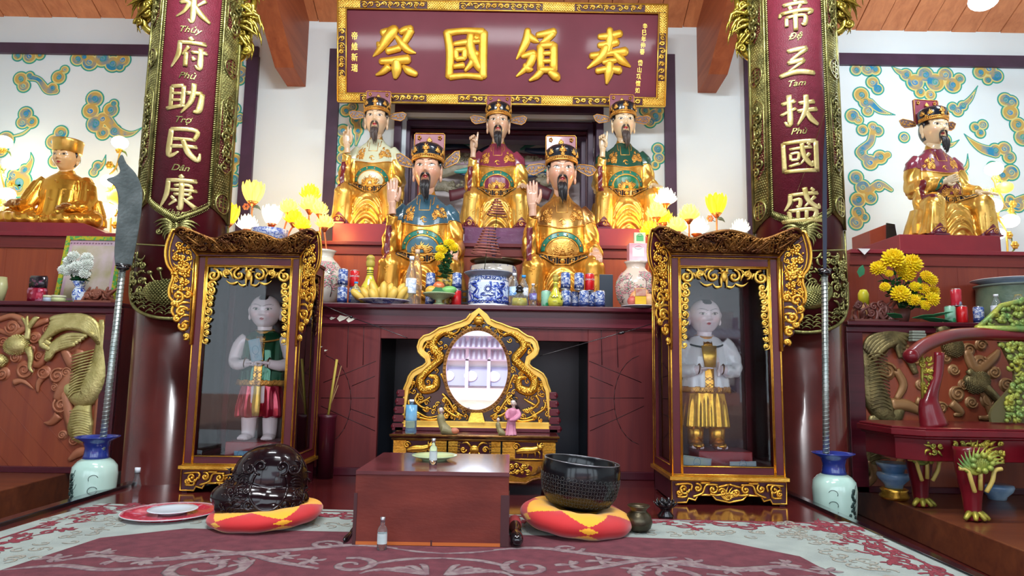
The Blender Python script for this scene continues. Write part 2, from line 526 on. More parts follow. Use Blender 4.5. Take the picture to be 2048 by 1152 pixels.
m = MB(); m.box(x0-.1, x0-.05, YW+.2, 7.0, .9, z1+.1); m.box(x1+.05, x1+.1, YW+.2, 7.0, .9, z1+.1); m.box(x0-.1, x1+.1, YW+.2, 7.0, z1+.05, z1+.1)
structure(m.build('wall_alcove_sides', MAROON_D))

# dais, ledges
dk = mat('dais_side', (.03, .006, .007), .4)
m = MB()
m.box(-2.12, 1.585, 1.2, 4.42, -.24, 0, 0)
m.box(-2.16, -2.10, 1.2, 4.42, -.05, .018, 1); m.box(1.565, 1.61, 1.2, 4.42, -.05, .018, 1)
structure(m.build('floor_dais', [FLOORW, BLACKW], bevel=.004))
zl = -.03
m = MB(); m.hexa([(-5.2, 1.2, -.25), (-2.62, 1.2, -.25), (-2.88, 4.75, -.25), (-5.2, 4.75, -.25), (-5.2, 1.2, zl), (-2.62, 1.2, zl), (-2.88, 4.75, zl), (-5.2, 4.75, zl)])
structure(m.build('floor_ledge_left', LEDGE_W, bevel=.006))
zr = -.07
m = MB(); m.hexa([(2.14, 1.2, -.25), (5.2, 1.2, -.25), (5.2, 4.75, -.25), (2.36, 4.75, -.25), (2.14, 1.2, zr), (5.2, 1.2, zr), (5.2, 4.75, zr), (2.36, 4.75, zr)])
structure(m.build('floor_ledge_right', LEDGE_W, bevel=.006))

# unseen hall front, added for contrast in reflections: header wall over doorways between posts
m = MB(); m.box(-5.2, 5.2, -2.35, -2.2, 2.9, 8.3)
for x in (-5.2, -3.55, -1.75, 1.45, 3.25, 4.95): m.box(x, x+.3, -2.35, -2.2, -.35, 2.9)
structure(m.build('wall_front_unseen', wood('front_wood', (.16, .05, .03), (.10, .03, .02), .5, 'Z')))
# ------------------------------------------------------------------ the courtyard and hall front behind the viewer (seen in the mirror)
m = MB(); m.box(-14, 14, -16, -2.5, -.5, -.3); structure(m.build('courtyard_ground', mat('brick_paving', (.42, .20, .15), .8, 0, (.5, .3, .24), 4)))
m = MB()
m.box(-7, 7, -14.4, -14, -.3, 2.6, 0)
m.box(-7, 7, -14, -13.9, .15, .75, 1); m.box(-7, 7, -13.7, -13.6, -.3, .08, 4)
for i in range(-9, 10):
 m.ball((i*.74+.2, -13.88, .45), (.22, .03, .17), 10, 6, 0)
for i in range(-10, 11): m.box(i*.7-.05, i*.7+.05, -13.95, -13.7, -.3, 2.4, 2)
for r in range(3):
 z = .95+r*.38
 m.hexa([(-7.5, -13.2+r*.3-.5, z), (7.5, -13.2+r*.3-.5, z), (7.5, -13.9, z+.3), (-7.5, -13.9, z+.3), (-7.5, -13.2+r*.3-.5, z+.04), (7.5, -13.2+r*.3-.5, z+.04), (7.5, -13.9, z+.34), (-7.5, -13.9, z+.34)], 2)
 for i in range(-44, 45):
  m.tube([(i*.17, -13.7+r*.3, z+.04), (i*.17, -13.9, z+.33)], .05, 6, 3)
structure(m.build('wall_courtyard_building', [mat('sunlit_wall', (.85, .86, .9), .8), mat('blue_grey_band', (.30, .33, .5), .7), mat('roof_edge', (.5, .42, .55), .6), mat('pale_tiles', (.66, .7, .85), .6), mat('pink_rail', (.75, .4, .36), .6)]))
# ------------------------------------------------------------------ altars
SEAM = mat('dark_seam', (.03, .004, .006), .5)
zA = at(970, 611, 4.38).z            # top of the main altar
ox0, ox1, oz0, oz1 = px_rect(756, 680, 1176, 930, 4.4)
main = thing('main_altar', 'long redwood altar with sunburst veneer and a dark opening behind the mirror', 'altar', (0, 4.4, 0))
AX0, AX1 = -1.75, 1.47
m = MB()
m.box(AX0, ox0, 0, .04, 0, zA-.1); m.box(ox1, AX1, 0, .04, 0, zA-.1); m.box(ox0, ox1, 0, .04, oz1, zA-.1)
body = m.build('front_panel', ALTAR_WOOD, main, bevel=.003)
m = MB(); m.box(AX0, AX1, -.02, .0, zA-.135, zA-.03); m.box(AX0, AX1, -.012, 0, zA-.145, zA-.135)
m.build('frieze', wood('frieze_wood', (.15, .022, .03), (.09, .012, .022), .3, 'X', 2.6), main, bevel=.002)
m = MB(); m.box(AX0, AX1, -.07, .8, zA-.035, zA); m.build('altar_top', ALTAR_EDGE, main, bevel=.008)
m = MB()
m.box(ox0-.02, ox1+.02, .6, .62, 0, oz1+.05); m.box(ox0-.02, ox0, .04, .6, 0, oz1+.05); m.box(ox1, ox1+.02, .04, .6, 0, oz1+.05); m.box(ox0, ox1, .04, .6, oz1+.02, oz1+.05)
m.build('opening_lining', mat('opening_dark', (.006, .009, .016), .35), main)
m = MB()   # veneer seams
def seam(a, b, w=.0022):
 pa = at(*a, 4.4); pb = at(*b, 4.4)
 m.tube([(pa.x, -.0006, pa.z), (pb.x, -.0006, pb.z)], w, 4, flat=.5, up=(0, 1, 0))
for cx, sg in ((622, 1), (1308, -1)):
 def q(dx, y): return (cx+sg*dx, y)
 arc = [(60*math.cos(t)+20, 800-90*math.sin(t)) for t in np.linspace(-1.4, 1.4, 13)]
 for a, b in zip(arc, arc[1:]): seam(q(*a), q(*b))
 for a, b in (((25, 765), (130, 722)), ((82, 772), (128, 752)), ((20, 796), (128, 796)), ((80, 818), (128, 835)), ((20, 812), (128, 862)), ((72, 735), (75, 640)), ((104, 730), (106, 640))):
  seam(q(*a), q(*b))
m.build('veneer_seams', SEAM, main)
m = MB()   # torn paper remnants
for px, py, s in ((683, 637, 1), (700, 640, .8), (664, 637, .5), (651, 701, .3), (641, 694, .3)):
 p = at(px, py, 4.38)
 m.prism([(p.x-.03*s, p.z), (p.x-.01*s, p.z+.022*s), (p.x+.03*s, p.z+.012*s), (p.x+.05*s, p.z+.016*s), (p.x+.02*s, p.z-.006*s), (p.x-.012*s, p.z-.02*s)], -.022, -.0205)
m.build('paper_remnant', mat('torn_paper', (.75, .74, .62), .8), main)
m = MB(); m.box(AX0, AX1, -.03, 0, 0, .05); m.build('plinth', MAROON_D, main, bevel=.004)

zB = at(720, 483, 5.2).z             # second tier
t2 = thing('back_tier', 'orange redwood raised tier behind the two front statues', 'altar tier', (0, 5.22, zA))
m = MB(); m.box(-2.3, 2.0, 0, .03, 0, zB-zA-.07)
for x in np.arange(-2.28, 1.98, .26): m.box(x-.0015, x+.0015, -.001, 0, .05, zB-zA-.1)
m.build('plank_panel', PANEL_WOOD, t2)
m = MB(); m.box(-2.3, 2.0, -.012, .0, zB-zA-.10, zB-zA-.03); m.build('rail', wood('tier_rail', (.22, .035, .024), (.13, .02, .018), .42, 'X', coat=.05), t2, bevel=.002)
m = MB(); m.box(-2.3, 2.0, -.035, .97, zB-zA-.03, zB-zA); m.build('tier_top', wood('tier_top', (.16, .02, .022), (.10, .012, .018), .42, 'X', coat=.05), t2, bevel=.004)

def pedestal(name, label, x0, x1, yt, yb, Y0, Y1, m_, step=False, taper=0):
 a = at((x0+x1)/2, (yt+yb)/2, Y0); xl, xr = at(x0, yb, Y0).x, at(x1, yb, Y0).x
 zt = at((x0+x1)/2, yt, Y0).z
 t = thing(name, label, 'pedestal', ((xl+xr)/2, Y0, zB)); w = (xr-xl)/2; h = zt-zB
 m = MB()
 m.hexa([(-w, 0, 0), (w, 0, 0), (w, Y1-Y0, 0), (-w, Y1-Y0, 0), (-w+taper, 0, h), (w-taper, 0, h), (w-taper, Y1-Y0, h), (-w+taper, Y1-Y0, h)])
 m.build('block', m_, t, bevel=.006)
 if step:
  m = MB(); m.box(-w-.02, w+.02, -.03, Y1-Y0, 0, .022); m.build('foot_slab', mat('purple_slab', (.12, .03, .09), .35), t, bevel=.003)
 return zt
PURP = mat('purple_lacquer', (.11, .02, .075), .3, 0, (.22, .09, .19), 7, coat=.3, bump=.3, bscale=25, edge=(.5, .75))
REDL = mat('red_pedestal', (.25, .016, .026), .4, 0, (.2, .012, .022), 4)
zP1 = pedestal('statue_pedestal', 'red block pedestal under the white robed statue at back left', 664, 800, 447, 480, 5.27, 5.95, REDL)
zP2 = pedestal('statue_pedestal', 'purple lacquer pedestal under the middle back statue', 928, 1056, 455, 487, 5.24, 5.95, PURP, True)
zP3 = pedestal('statue_pedestal', 'red block pedestal under the green robed statue at back right', 1180, 1312, 457, 488, 5.27, 5.95, REDL)

# side altars -----------------------------------------------------------------
CLOUDW = mat('copper_cloud_carving', (.33, .10, .045), .42, .15, (.42, .17, .085), 5, bump=.15, bscale=20)
def relief(t, F0, strokes, name, m_, depth=.03, **k):
 pass
def wpt(px, py, Y): p = at(px, py, Y); return (p.x, p.z)
def rel_tube(mb, pts, Y, y, px2m=4.5/1350, flat=.5, n=7, k=4):
 """relief band: pts = (px,py,half width in px) on the plane Y, local y"""
 sp = smooth_path(pts, k); P = []; R = []
 for a, b, r in sp:
  x, z = wpt(a, b, Y); P.append((x, y, z)); R.append(max(.001, r*px2m))
 mb.tube(P, R, n, flat=flat, up=(0, 1, 0))
def scales(mb, cx, cz, rx, rz, y, s, rng, ang=0):
 for i in range(-12, 13):
  for j in range(-12, 13):
   u = (i+.5*(j % 2))*s*1.5; w = j*s*.9
   if (u/rx)**2+(w/rz)**2 < 1:
    x = cx+u*math.cos(ang)-w*math.sin(ang); z = cz+u*math.sin(ang)+w*math.cos(ang)
    h = math.sqrt(max(0, 1-(u/rx)**2-(w/rz)**2))
    mb.ball((x, y-h*min(rx, rz)*.45, z), (s*.85, s*.5, s*.6), 6, 4)

def cloud_swirl(mb, px, py, r, Y, y, hand=1, a0=0):
 x, z = wpt(px, py, Y); rr = r*4.5/1350
 mb.ball((x, y+.004, z), (rr, .018, rr), 16, 6)
 p = spiral(x, z, rr*.86, 1.8, a0, hand, y-.014, 24, .1)
 mb.tube(p, [rr*.13]*24, 6, flat=.8, up=(0, 1, 0))

def side_altar(sign):
 Y = 4.5
 if sign < 0:
  xs0, xs1 = -5.15, at(242, 700, Y).x; zt = at(110, 604, Y).z; zb = zl; lab = 'left side altar with gilded dragon and phoenix carved on its redwood front'
  px0, px1, py0, py1 = -120, 208, 630, 960
 else:
  xs0, xs1 = at(1690, 700, Y).x, 5.15; zt = at(1860, 645, Y).z; zb = zr; lab = 'right side altar with bronze phoenix carving on its front'
  px0, px1, py0, py1 = 1722, 2200, 665, 975
 t = thing('side_altar', lab, 'altar', (0, Y, zb))
 h = zt-zb
 m = MB(); m.box(xs0, xs1, 0, .44, 0, h-.03); m.build('body', ALTAR_WOOD, t)
 m = MB(); m.box(xs0, xs1, -.05, .44, h-.03, h); m.box(xs0, xs1, -.03, 0, h-.075, h-.035); m.build('altar_top', ALTAR_EDGE, t, bevel=.006)
 m = MB(); m.box(xs0, xs1, -.03, 0, 0, .04)
 # frame stiles
 if sign < 0:
  a = at(210, 700, Y).x; m.box(a, xs1, -.03, .0, 0, h-.075)
 else:
  a = at(1722, 700, Y).x; m.box(xs0, a, -.03, .0, 0, h-.075)
 m.build('frame', ALTAR_EDGE, t, bevel=.004)
 a, b, c, d = px_rect(px0, py0, px1, py1, Y)
 m = MB(); m.box(a, b, -.006, 0, .04, h-.08)
 for k in range(-8, 14):   # diagonal seams
  s0 = a + k*.16
  if sign < 0:
   m.tube([(max(a, s0), -.006, .55-max(0, a-s0)*.9), (min(b, s0+.5), -.006, .04+max(0, s0+.5-b)*.9)], .0016, 4) if s0 < b and s0+.5 > a else None
 m.build('carved_panel', wood('panel_orange', (.27, .062, .024), (.20, .038, .018), .32, 'Z', 2), t)
 return t, zt, Y, zb
altL, zL1, YL, zbL = side_altar(-1)
altR, zR1, YR, zbR = side_altar(1)
rng = random.Random(8)
# left carving
m = MB()
def T(mb, pts, **k):
 rel_tube(mb, pts, 4.5, -.02, **k)
for cx, cy, r, hd in ((20, 572+600-440, 0, 1),): pass
for cx, cy, r, hd, a0 in ((144, 686, 20, 1, 0), (52, 740, 20, -1, 1), (8, 748, 15, 1, 2), (90, 745, 15, -1, 0), (126, 810, 19, 1, 2.4), (118, 752, 18, 1, 1), (72, 676, 13, -1, .5), (28, 655, 16, 1, 3), (128, 870, 10, 1, 0), (60, 700, 13, 1, 0), (155, 720, 16, -1, 0), (98, 660, 11, 1, 1), (82, 712, 11, -1, 0), (35, 715, 12, 1, 2), (136, 745, 12, 1, 0), (150, 880, 12, -1, 1), (10, 685, 12, 1, 0), (112, 775, 9, -1, 2)):
 x, z = wpt(cx, cy, 4.5); cloud_swirl(m, cx, cy, r, 4.5, -.006, hd, a0)
for pts in ([(0, 640, 6), (30, 632, 7), (55, 650, 7), (30, 668, 6), (0, 660, 5)], [(100, 640, 5), (60, 650, 9), (40, 640, 5)], [(100, 742, 8), (80, 765, 6), (78, 785, 2)],
   [(165, 700, 10), (150, 730, 12), (130, 700, 8)], [(150, 745, 10), (128, 775, 12), (115, 800, 8)], [(120, 830, 10), (105, 845, 7), (90, 845, 1)], [(130, 780, 9), (150, 860, 12), (182, 895, 8), (160, 905, 10), (140, 920, 4)],
   [(200, 780, 6), (196, 850, 7), (190, 890, 6)], [(30, 765, 7), (48, 762, 5), (70, 778, 1)], [(100, 700, 6), (80, 730, 8), (60, 720, 5)]):
 rel_tube(m, pts, 4.5, -.012)
for p in m.v[:0]: pass
cl = m.build('cloud_carving', CLOUDW, altL); cl.location.z = -zbL
m = MB()
# phoenix wing feathers, body, tail
for k in range(7):
 o = k*7
 rel_tube(m, [(203-o*.2, 690-o*.4, 6), (195-o*.6, 650-o*.1+k*2, 7), (165-o*.8, 634+k*3.5, 8), (120-k*5, 636+k*8, 7), (105+k*1.5-k*k*.2, 640+k*10, 5)], 4.5, -.02-.002*k, flat=.6)
for k in range(5): rel_tube(m, [(180-k*6, 672+k*4, 5), (140-k*6, 672+k*7, 6), (112-k*2, 690+k*6, 7), (100-k*1, 700+k*5, 5)], 4.5, -.026, flat=.6)
rel_tube(m, [(205, 640, 5), (205, 700, 14), (192, 760, 26), (170, 795, 22), (140, 775, 14), (130, 765, 6)], 4.5, -.012, flat=.45, n=12)
rel_tube(m, [(175, 800, 12), (165, 830, 22), (165, 860, 26), (180, 885, 10)], 4.5, -.012, flat=.4, n=12)
for k in range(14): rel_tube(m, [(196-k*1.0, 700+k*6, 1), (175-k*1.5, 706+k*6, 2.2), (152-k*.6, 712+k*6.5, 1)], 4.5, -.042, flat=.6, k=3)
for k in range(12): rel_tube(m, [(148+k*.4, 822+k*5, 1), (165+k*.6, 818+k*5, 1.8), (188, 824+k*5, 1)], 4.5, -.046, flat=.6, k=3)
# dragon: scaled body, tail fin, leg
x, z = wpt(38, 690, 4.5); m.ball((x, -.01, z), (.085, .05, .068), 18, 10)
scales(m, x, z, .085, .066, -.02, .009, rng, .3)
x, z = wpt(-5, 722, 4.5); m.ball((x, -.01, z), (.08, .045, .05), 18, 10); scales(m, x, z, .08, .05, -.02, .009, rng)
rel_tube(m, [(60, 680, 7), (62, 655, 5), (50, 635, 2)], 4.5, -.03); rel_tube(m, [(62, 660, 4), (75, 640, 6), (85, 636, 1)], 4.5, -.03); rel_tube(m, [(61, 660, 4), (60, 640, 4), (62, 632, 1)], 4.5, -.03)
rel_tube(m, [(62, 695, 8), (68, 715, 6), (66, 735, 4), (72, 745, 2)], 4.5, -.03)
o = m.build('gilded_carving', goldmat('pale_brass', (.66, .58, .24), (.42, .35, .11), .42, .6, 70, 14, .7), altL); o.location.z = -zbL
# right carving
m = MB()
for cx, cy, r, hd, a0 in ((1772, 742, 20, 1, 0), (1760, 700, 14, -1, 0), (1912, 788, 17, 1, 1), (1940, 805, 13, -1, 0), (1797, 870, 16, 1, 2), (1890, 715, 14, 1, 0), (1958, 725, 16, -1, 1), (1935, 700, 15, 1, 0), (1975, 800, 18, 1, 0), (1830, 720, 12, 1, 0), (1850, 840, 14, 1, 0), (1868, 745, 13, 1, 1), (1905, 740, 12, -1, 0), (1925, 770, 12, 1, 2), (1960, 690, 13, 1, 0), (1985, 745, 14, -1, 1), (1840, 770, 12, 1, 3), (1812, 700, 12, -1, 0), (1880, 815, 13, 1, 0), (2010, 770, 15, 1, 0)):
 cloud_swirl(m, cx, cy, r, 4.5, -.006, hd, a0)
for pts in ([(1790, 740, 8), (1805, 770, 9), (1790, 800, 6)], [(1780, 810, 14), (1815, 812, 12), (1850, 830, 5)], [(1830, 800, 8), (1860, 815, 8), (1875, 830, 2)], [(1900, 805, 10), (1920, 825, 8), (1905, 830, 3)],
   [(1930, 700, 10), (1950, 740, 12), (1985, 715, 9), (1995, 700, 4)], [(1790, 890, 10), (1800, 915, 8), (1790, 930, 5)], [(1735, 920, 12), (1745, 950, 10), (1730, 968, 8)], [(1960, 770, 10), (1980, 830, 8), (1955, 835, 4)]):
 rel_tube(m, pts, 4.5, -.012)
o = m.build('cloud_carving', mat('bronze_cloud_carving', (.26, .13, .05), .4, .3, (.33, .18, .07), 5, bump=.15, bscale=20), altR); o.location.z = -zbR
m = MB()
for k in range(6): rel_tube(m, [(1726+k*3, 700+k*4, 5), (1735+k*6, 680+k*3, 7), (1765+k*5, 668+k*3.4, 7), (1800-k*2, 668+k*6, 6), (1815-k*4, 672+k*9, 4)], 4.5, -.02-.003*k, flat=.6)
for k in range(4): rel_tube(m, [(1770+k*8, 680+k*6, 5), (1800+k*5, 700+k*7, 8), (1820+k*3, 730+k*6, 6)], 4.5, -.018, flat=.5)
rel_tube(m, [(1728, 690, 6), (1738, 740, 16), (1752, 800, 26), (1780, 835, 20), (1800, 815, 10)], 4.5, -.012, flat=.4, n=12)
rel_tube(m, [(1748, 830, 12), (1752, 870, 26), (1740, 910, 20), (1735, 950, 8)], 4.5, -.012, flat=.35, n=12)
for k in range(16): rel_tube(m, [(1728+k*.5, 712+k*7, 1), (1748+k*.8, 706+k*7, 2), (1768+k*.5, 714+k*7, 1)], 4.5, -.044, flat=.6, k=3)
for k in range(9): rel_tube(m, [(1732, 850+k*9, 1), (1752, 842+k*9, 2), (1772, 852+k*8, 1)], 4.5, -.05, flat=.6, k=3)
for cx, cy, rx, rz in ((1900, 690, .07, .09), (1950, 765, .09, .07), (1880, 660, .05, .05)):
 x, z = wpt(cx, cy, 4.5); m.ball((x, -.01, z), (rx, .045, rz), 16, 9); scales(m, x, z, rx, rz, -.02, .0085, rng, .5)
rel_tube(m, [(1930, 740, 7), (1960, 770, 10), (1990, 800, 8), (2010, 830, 4)], 4.5, -.03)
x, z = wpt(1830, 672, 4.5)
o = m.build('bronze_carving', goldmat('dark_bronze', (.25, .20, .08), (.10, .08, .035), .38, .6, 70, 14, .7), altR); o.location.z = -zbR
m = MB()
for k in range(4):
 x, z = wpt(1832, 664+k*5.5, 4.46); m.box(x-.04, x+.045+.006*k, -.07, -.02, z-.008, z+.008)
m.build('scroll_end', mat('grey_green_carving', (.24, .27, .22), .4), altR, bevel=.004).location.z = -zbR

# raised tiers on the side altars
def side_tier(sign, label):
 Y = 4.94
 if sign < 0: x0, x1, zt, zb_ = -5.15, at(240, 520, Y).x, at(110, 466, Y).z, zL1
 else: x0, x1, zt, zb_ = at(1700, 560, Y).x, 5.15, at(1860, 502, Y).z, zR1
 t = thing('side_tier', label, 'altar tier', (0, Y, zb_))
 h = zt-zb_
 m = MB(); m.box(x0, x1, 0, 1.2, 0, h-.03)
 for x in np.arange(x0+.2, x1, .3): m.box(x-.0015, x+.0015, -.0015, 0, 0, h-.12)
 m.build('plank_panel', PANEL_WOOD if sign < 0 else wood('tier_wood_right', (.24, .045, .022), (.16, .026, .018), .35, 'Z', 2), t)
 m = MB(); m.box(x0, x1, -.012, 0, h-.115, h-.03); m.build('rail', wood('tier_rail', (.22, .035, .024), (.13, .02, .018), .3, 'X'), t, bevel=.002)
 m = MB(); m.box(x0, x1, -.035, 1.2, h-.03, h); m.build('tier_top', REDL, t, bevel=.004)
 return zt
zL2 = side_tier(-1, 'raised redwood tier of the left altar, carrying the gilded monk')
zR2 = side_tier(1, 'raised redwood tier of the right altar, carrying the maroon robed statue')

# ------------------------------------------------------------------ columns with curved couplet boards
BRUSH = {
 '水': [[(50,2,9),(52,60,10),(50,92,6),(40,84,3)], [(16,35,6),(40,33,8),(28,62,6),(8,78,3)], [(82,20,7),(60,42,4)], [(54,40,5),(72,66,10),(96,85,5)]],
 '府': [[(48,0,7),(56,10,8)], [(20,18,7),(90,14,8)], [(24,18,7),(22,55,8),(5,94,3)], [(48,28,7),(32,55,3)], [(42,45,7),(42,90,7)], [(55,45,6),(94,40,7)], [(78,28,8),(78,88,9),(66,82,3)], [(58,58,4),(64,68,8)]],
 '助': [[(12,18,7),(12,80,7)], [(12,18,7),(43,14,7)], [(43,14,7),(42,76,8)], [(14,38,5),(40,37,5)], [(14,58,5),(40,57,5)], [(2,84,7),(50,72,6)], [(50,35,7),(90,30,8)], [(90,30,8),(84,80,10),(70,88,4)], [(68,4,8),(64,55,8),(40,96,3)]],
 '民': [[(18,10,7),(82,8,8),(78,36,6)], [(20,38,6),(80,36,6)], [(20,10,8),(18,85,9),(42,74,3)], [(18,60,7),(86,56,7)], [(50,38,7),(66,75,10),(90,94,8),(95,72,3)]],
 '康': [[(50,-2,7),(57,7,8)], [(18,15,7),(92,12,8)], [(22,16,7),(20,55,8),(5,94,3)], [(38,29,5),(78,27,6),(76,54,4)], [(30,42,6),(94,40,6)], [(38,54,5),(80,53,5)], [(56,20,8),(57,92,8),(48,88,3)], [(32,60,4),(40,68,6)], [(46,70,6),(28,86,3)], [(84,58,6),(70,68,4)], [(62,66,5),(94,90,8)]],
 '帝': [[(50,-2,8),(55,8,8)], [(20,16,7),(82,13,8)], [(36,21,6),(40,33,6)], [(66,19,6),(58,33,4)], [(14,40,7),(10,52,5)], [(14,41,7),(92,37,8),(84,50,4)], [(28,56,6),(28,84,6)], [(28,56,6),(74,54,7),(74,80,8),(66,78,3)], [(51,44,8),(51,100,7)]],
 '三': [[(28,14,8),(78,8,9)], [(76,12,8),(30,46,5)], [(28,50,8),(70,44,9)], [(68,48,6),(25,78,4)], [(6,86,8),(50,79,10),(96,84,8)]],
 '扶': [[(8,25,7),(42,20,8)], [(27,0,8),(28,87,9),(14,78,3)], [(5,58,6),(44,42,6)], [(52,28,7),(92,24,8)], [(48,52,7),(98,46,8)], [(70,4,8),(68,50,9),(46,94,3)], [(70,52,6),(82,76,9),(100,92,6)]],
 '國': [[(8,6,7),(10,94,8)], [(8,8,7),(92,6,8)], [(92,6,8),(92,96,8)], [(10,92,7),(92,92,7)], [(24,28,5),(80,24,6)], [(55,12,7),(60,50,8),(80,78,7),(82,64,3)], [(74,42,6),(50,74,3)], [(26,42,5),(27,60,5)], [(26,42,5),(46,41,5),(45,60,5)], [(27,60,5),(45,60,5)], [(22,78,5),(48,72,6)], [(68,12,4),(75,18,5)]],
 '盛': [[(18,18,6),(92,14,7)], [(22,18,7),(20,40,7),(6,62,3)], [(28,34,5),(46,32,6),(44,52,6),(36,50,3)], [(58,-2,8),(66,34,8),(92,56,7),(94,44,3)], [(84,24,6),(56,54,3)], [(74,0,5),(82,8,6)], [(18,64,7),(20,88,7)], [(18,64,7),(82,62,7),(80,88,8)], [(40,64,6),(40,88,6)], [(61,64,6),(60,88,6)], [(0,93,8),(100,91,8)]]}
MB_BOARD = mat('board_maroon', (.13, .008, .022), .5, 0, (.16, .012, .03), 30, bump=.8, bscale=160, bdist=.004)
def column(X, Y, phi, side, chars, words, label):
 R = .232
 t = thing('column', 'glossy dark red round column '+('left' if side < 0 else 'right')+' of the main altar', 'column', (X, Y, -.25))
 m = MB(); m.lathe([(R+.03, 0), (R+.03, .1), (R, .13), (R, 5.3)], 64)
 m.build('shaft', mat('column_lacquer', (.095, .016, .013), .24, 0, (.06, .011, .010), 4, coat=.25, bump=.04, bscale=12), t)
 b = thing('couplet_board', label, 'couplet board', (X, Y, 0))
 R1 = R+.012
 cpx = 352 if side < 0 else 1604
 def zz(y): return at(cpx-(15 if side < 0 else -15)*(y/400), y, Y-R*.9).z
 def bend(mb, off=0):
  out = []
  for x, y, z in mb.v:
   a = phi + x/R1; r = R1+off-y
   out.append((r*math.sin(a), -r*math.cos(a), z))
  mb.v = out; return mb
 A = R1*math.radians(80); S = R1*math.radians(37.5)
 ztop = 3.75
 z_pt = zz(452 if side > 0 else 442); z_sh = zz(425 if side > 0 else 405); z_bot = zz(668 if side > 0 else 640); z_bs = zz(560 if side > 0 else 540)
 # backing shell, bottom a half round
 m = MB()
 def zb(x): return z_bs - (z_bs-z_bot)*math.sqrt(max(0, 1-(x/A)**2))
 n = 48
 rs = []
 for i in range(n+1):
  x = -A+2*A*i/n
  rs.append([(x, 0, zb(x)), (x, -.012, zb(x)), (x, -.012, ztop), (x, 0, ztop)])
 m.rings(rs); bend(m).build('backing', MAROON, b)
 # centre strip with pointed lower end
 m = MB(); n = 24; rs = []
 for i in range(n+1):
  x = -S+2*S*i/n; z = z_sh-(z_sh-z_pt)*(1-abs(x)/S)**.8
  rs.append([(x, -.012, z), (x, -.017, z), (x, -.017, ztop), (x, -.012, ztop)])
 m.rings(rs); bend(m).build('strip', MB_BOARD, b)
 # side bands
 m = MB()
 for sg in (-1, 1):
  x0, x1 = sorted((sg*(S+.008), sg*(A-.004))); rs = []
  for i in range(13):
   x = x0+(x1-x0)*i/12; zlo = z_sh+.0-.06*math.sin(math.pi*i/12)*0 - .09*(abs(x)-S)/(A-S)
   rs.append([(x, -.012, zlo), (x, -.02, zlo), (x, -.02, ztop), (x, -.012, ztop)])
  m.rings(rs)
  for e in (S+.016, A-.006, A-.02):
   m.tube([(sg*e, -.024, z_sh-.09*(e-S)/(A-S)), (sg*e, -.024, ztop)], .007, 6)
  for k in range(int((ztop-z_sh)/.016)):
   for q in range(7):
    m.ball((sg*(S+.032+q*.0165+(k % 2)*.008), -.02, z_sh+.01+k*.016), (.006, .003, .005), 5, 3)
 m.tube([(-A, -.02, z_bs)]+[(x, -.02, zb(x)+.006) for x in np.linspace(-A*.995, A*.995, 40)]+[(A, -.02, z_bs)], .010, 8)
 for sg in (-1, 1): m.tube([(sg*(A-.004), -.02, z_bs), (sg*(A-.004), -.02, z_sh-.09)], .007, 6)
 bend(m).build('side_band', BRASS, b)
 # rope border
 m = MB()
 L = [(sg*S, z) for sg in (-1, 1) for z in np.arange(z_sh, ztop, .0135)]
 for x, z in L: m.tube([(x-.008, -.022, z-.006), (x+.008, -.022, z+.006)], [.0045, .0055], 5)
 for i in range(40):
  x = -S+2*S*i/39; z = z_sh-(z_sh-z_pt)*(1-abs(x)/S)**.8
  m.tube([(x-.006, -.022, z-.014), (x+.006, -.022, z+.014)], .0055, 5)
 for i in range(40):
  x = -S+2*S*i/39; z = z_sh-(z_sh-z_pt)*(1-abs(x)/S)**.8
  m.ball((x, -.022, z+.022), .0045, 5, 3); m.ball((x, -.022, z-.02), .0045, 5, 3)
 bend(m).build('rope_border', BRASS, b)
 # carved insets on side bands
 rg = random.Random(5+side)
 mi = MB(); mr = MB()
 xm = (S+A)/2+.004; hw = (A-S)/2-.032
 for sg in (-1, 1):
  for y0, y1 in ((-160, -90), (-30, 68), (182, 350)) if side > 0 else ((-170, -100), (-30, 55), (172, 338)):
   z0, z1 = zz(y1), zz(y0)
   pl = [(sg*xm-hw, z0+hw), (sg*xm, z0), (sg*xm+hw, z0+hw), (sg*xm+hw, z1-hw), (sg*xm, z1), (sg*xm-hw, z1-hw)]
   mi.prism(pl, -.022, -.018)
   mr.tube([(x, -.023, z) for x, z in pl+[pl[0]]], .004, 5)
   k = 0
   z = z0+hw*.9
   while z < z1-hw*.6:
    scroll(mr, sg*xm+(hw*.25 if k % 2 else -hw*.25), z, hw*.62, .0075, rg.uniform(0, 6), 1 if k % 2 else -1, -.028, turns=1.1, steps=12)
    leaf(mr, (sg*xm-hw*.5, z), (sg*xm+hw*.6, z+hw*.7), .006, -.028, .4)
    z += hw*.85; k += 1
  for y in ((135, 412, -60) if side > 0 else (115, 395, -75)):
   c = zz(y); r = hw*.95
   mi.prism([(sg*xm+r*math.cos(t), c+r*1.1*math.sin(t)) for t in np.linspace(0, 6.28, 20)[:-1]], -.022, -.018)
   mr.tube([(sg*xm+r*math.cos(t), -.024, c+r*1.1*math.sin(t)) for t in np.linspace(0, 6.2832, 21)[:-1]], .0055, 6, loop=True)
   mr.box(sg*xm-.003, sg*xm+.003, -.028, -.02, c-r*.9, c+r*.9)
   for dz in (-.45, .1, .5): mr.box(sg*xm-r*.6, sg*xm+r*.6, -.028, -.02, c+r*dz-.003, c+r*dz+.003)
   for sx in (-1, 1): mr.box(sg*xm+sx*r*.55-.003, sg*xm+sx*r*.55+.003, -.028, -.02, c-r*.45, c+r*.5)
 bend(mi).build('inset', MAROON, b); bend(mr).build('inset_scrollwork', BRASS, b)
 # lower picture: bat over turtle / leaping carp among lotus and waves
 m = MB(); c = z_pt-.055
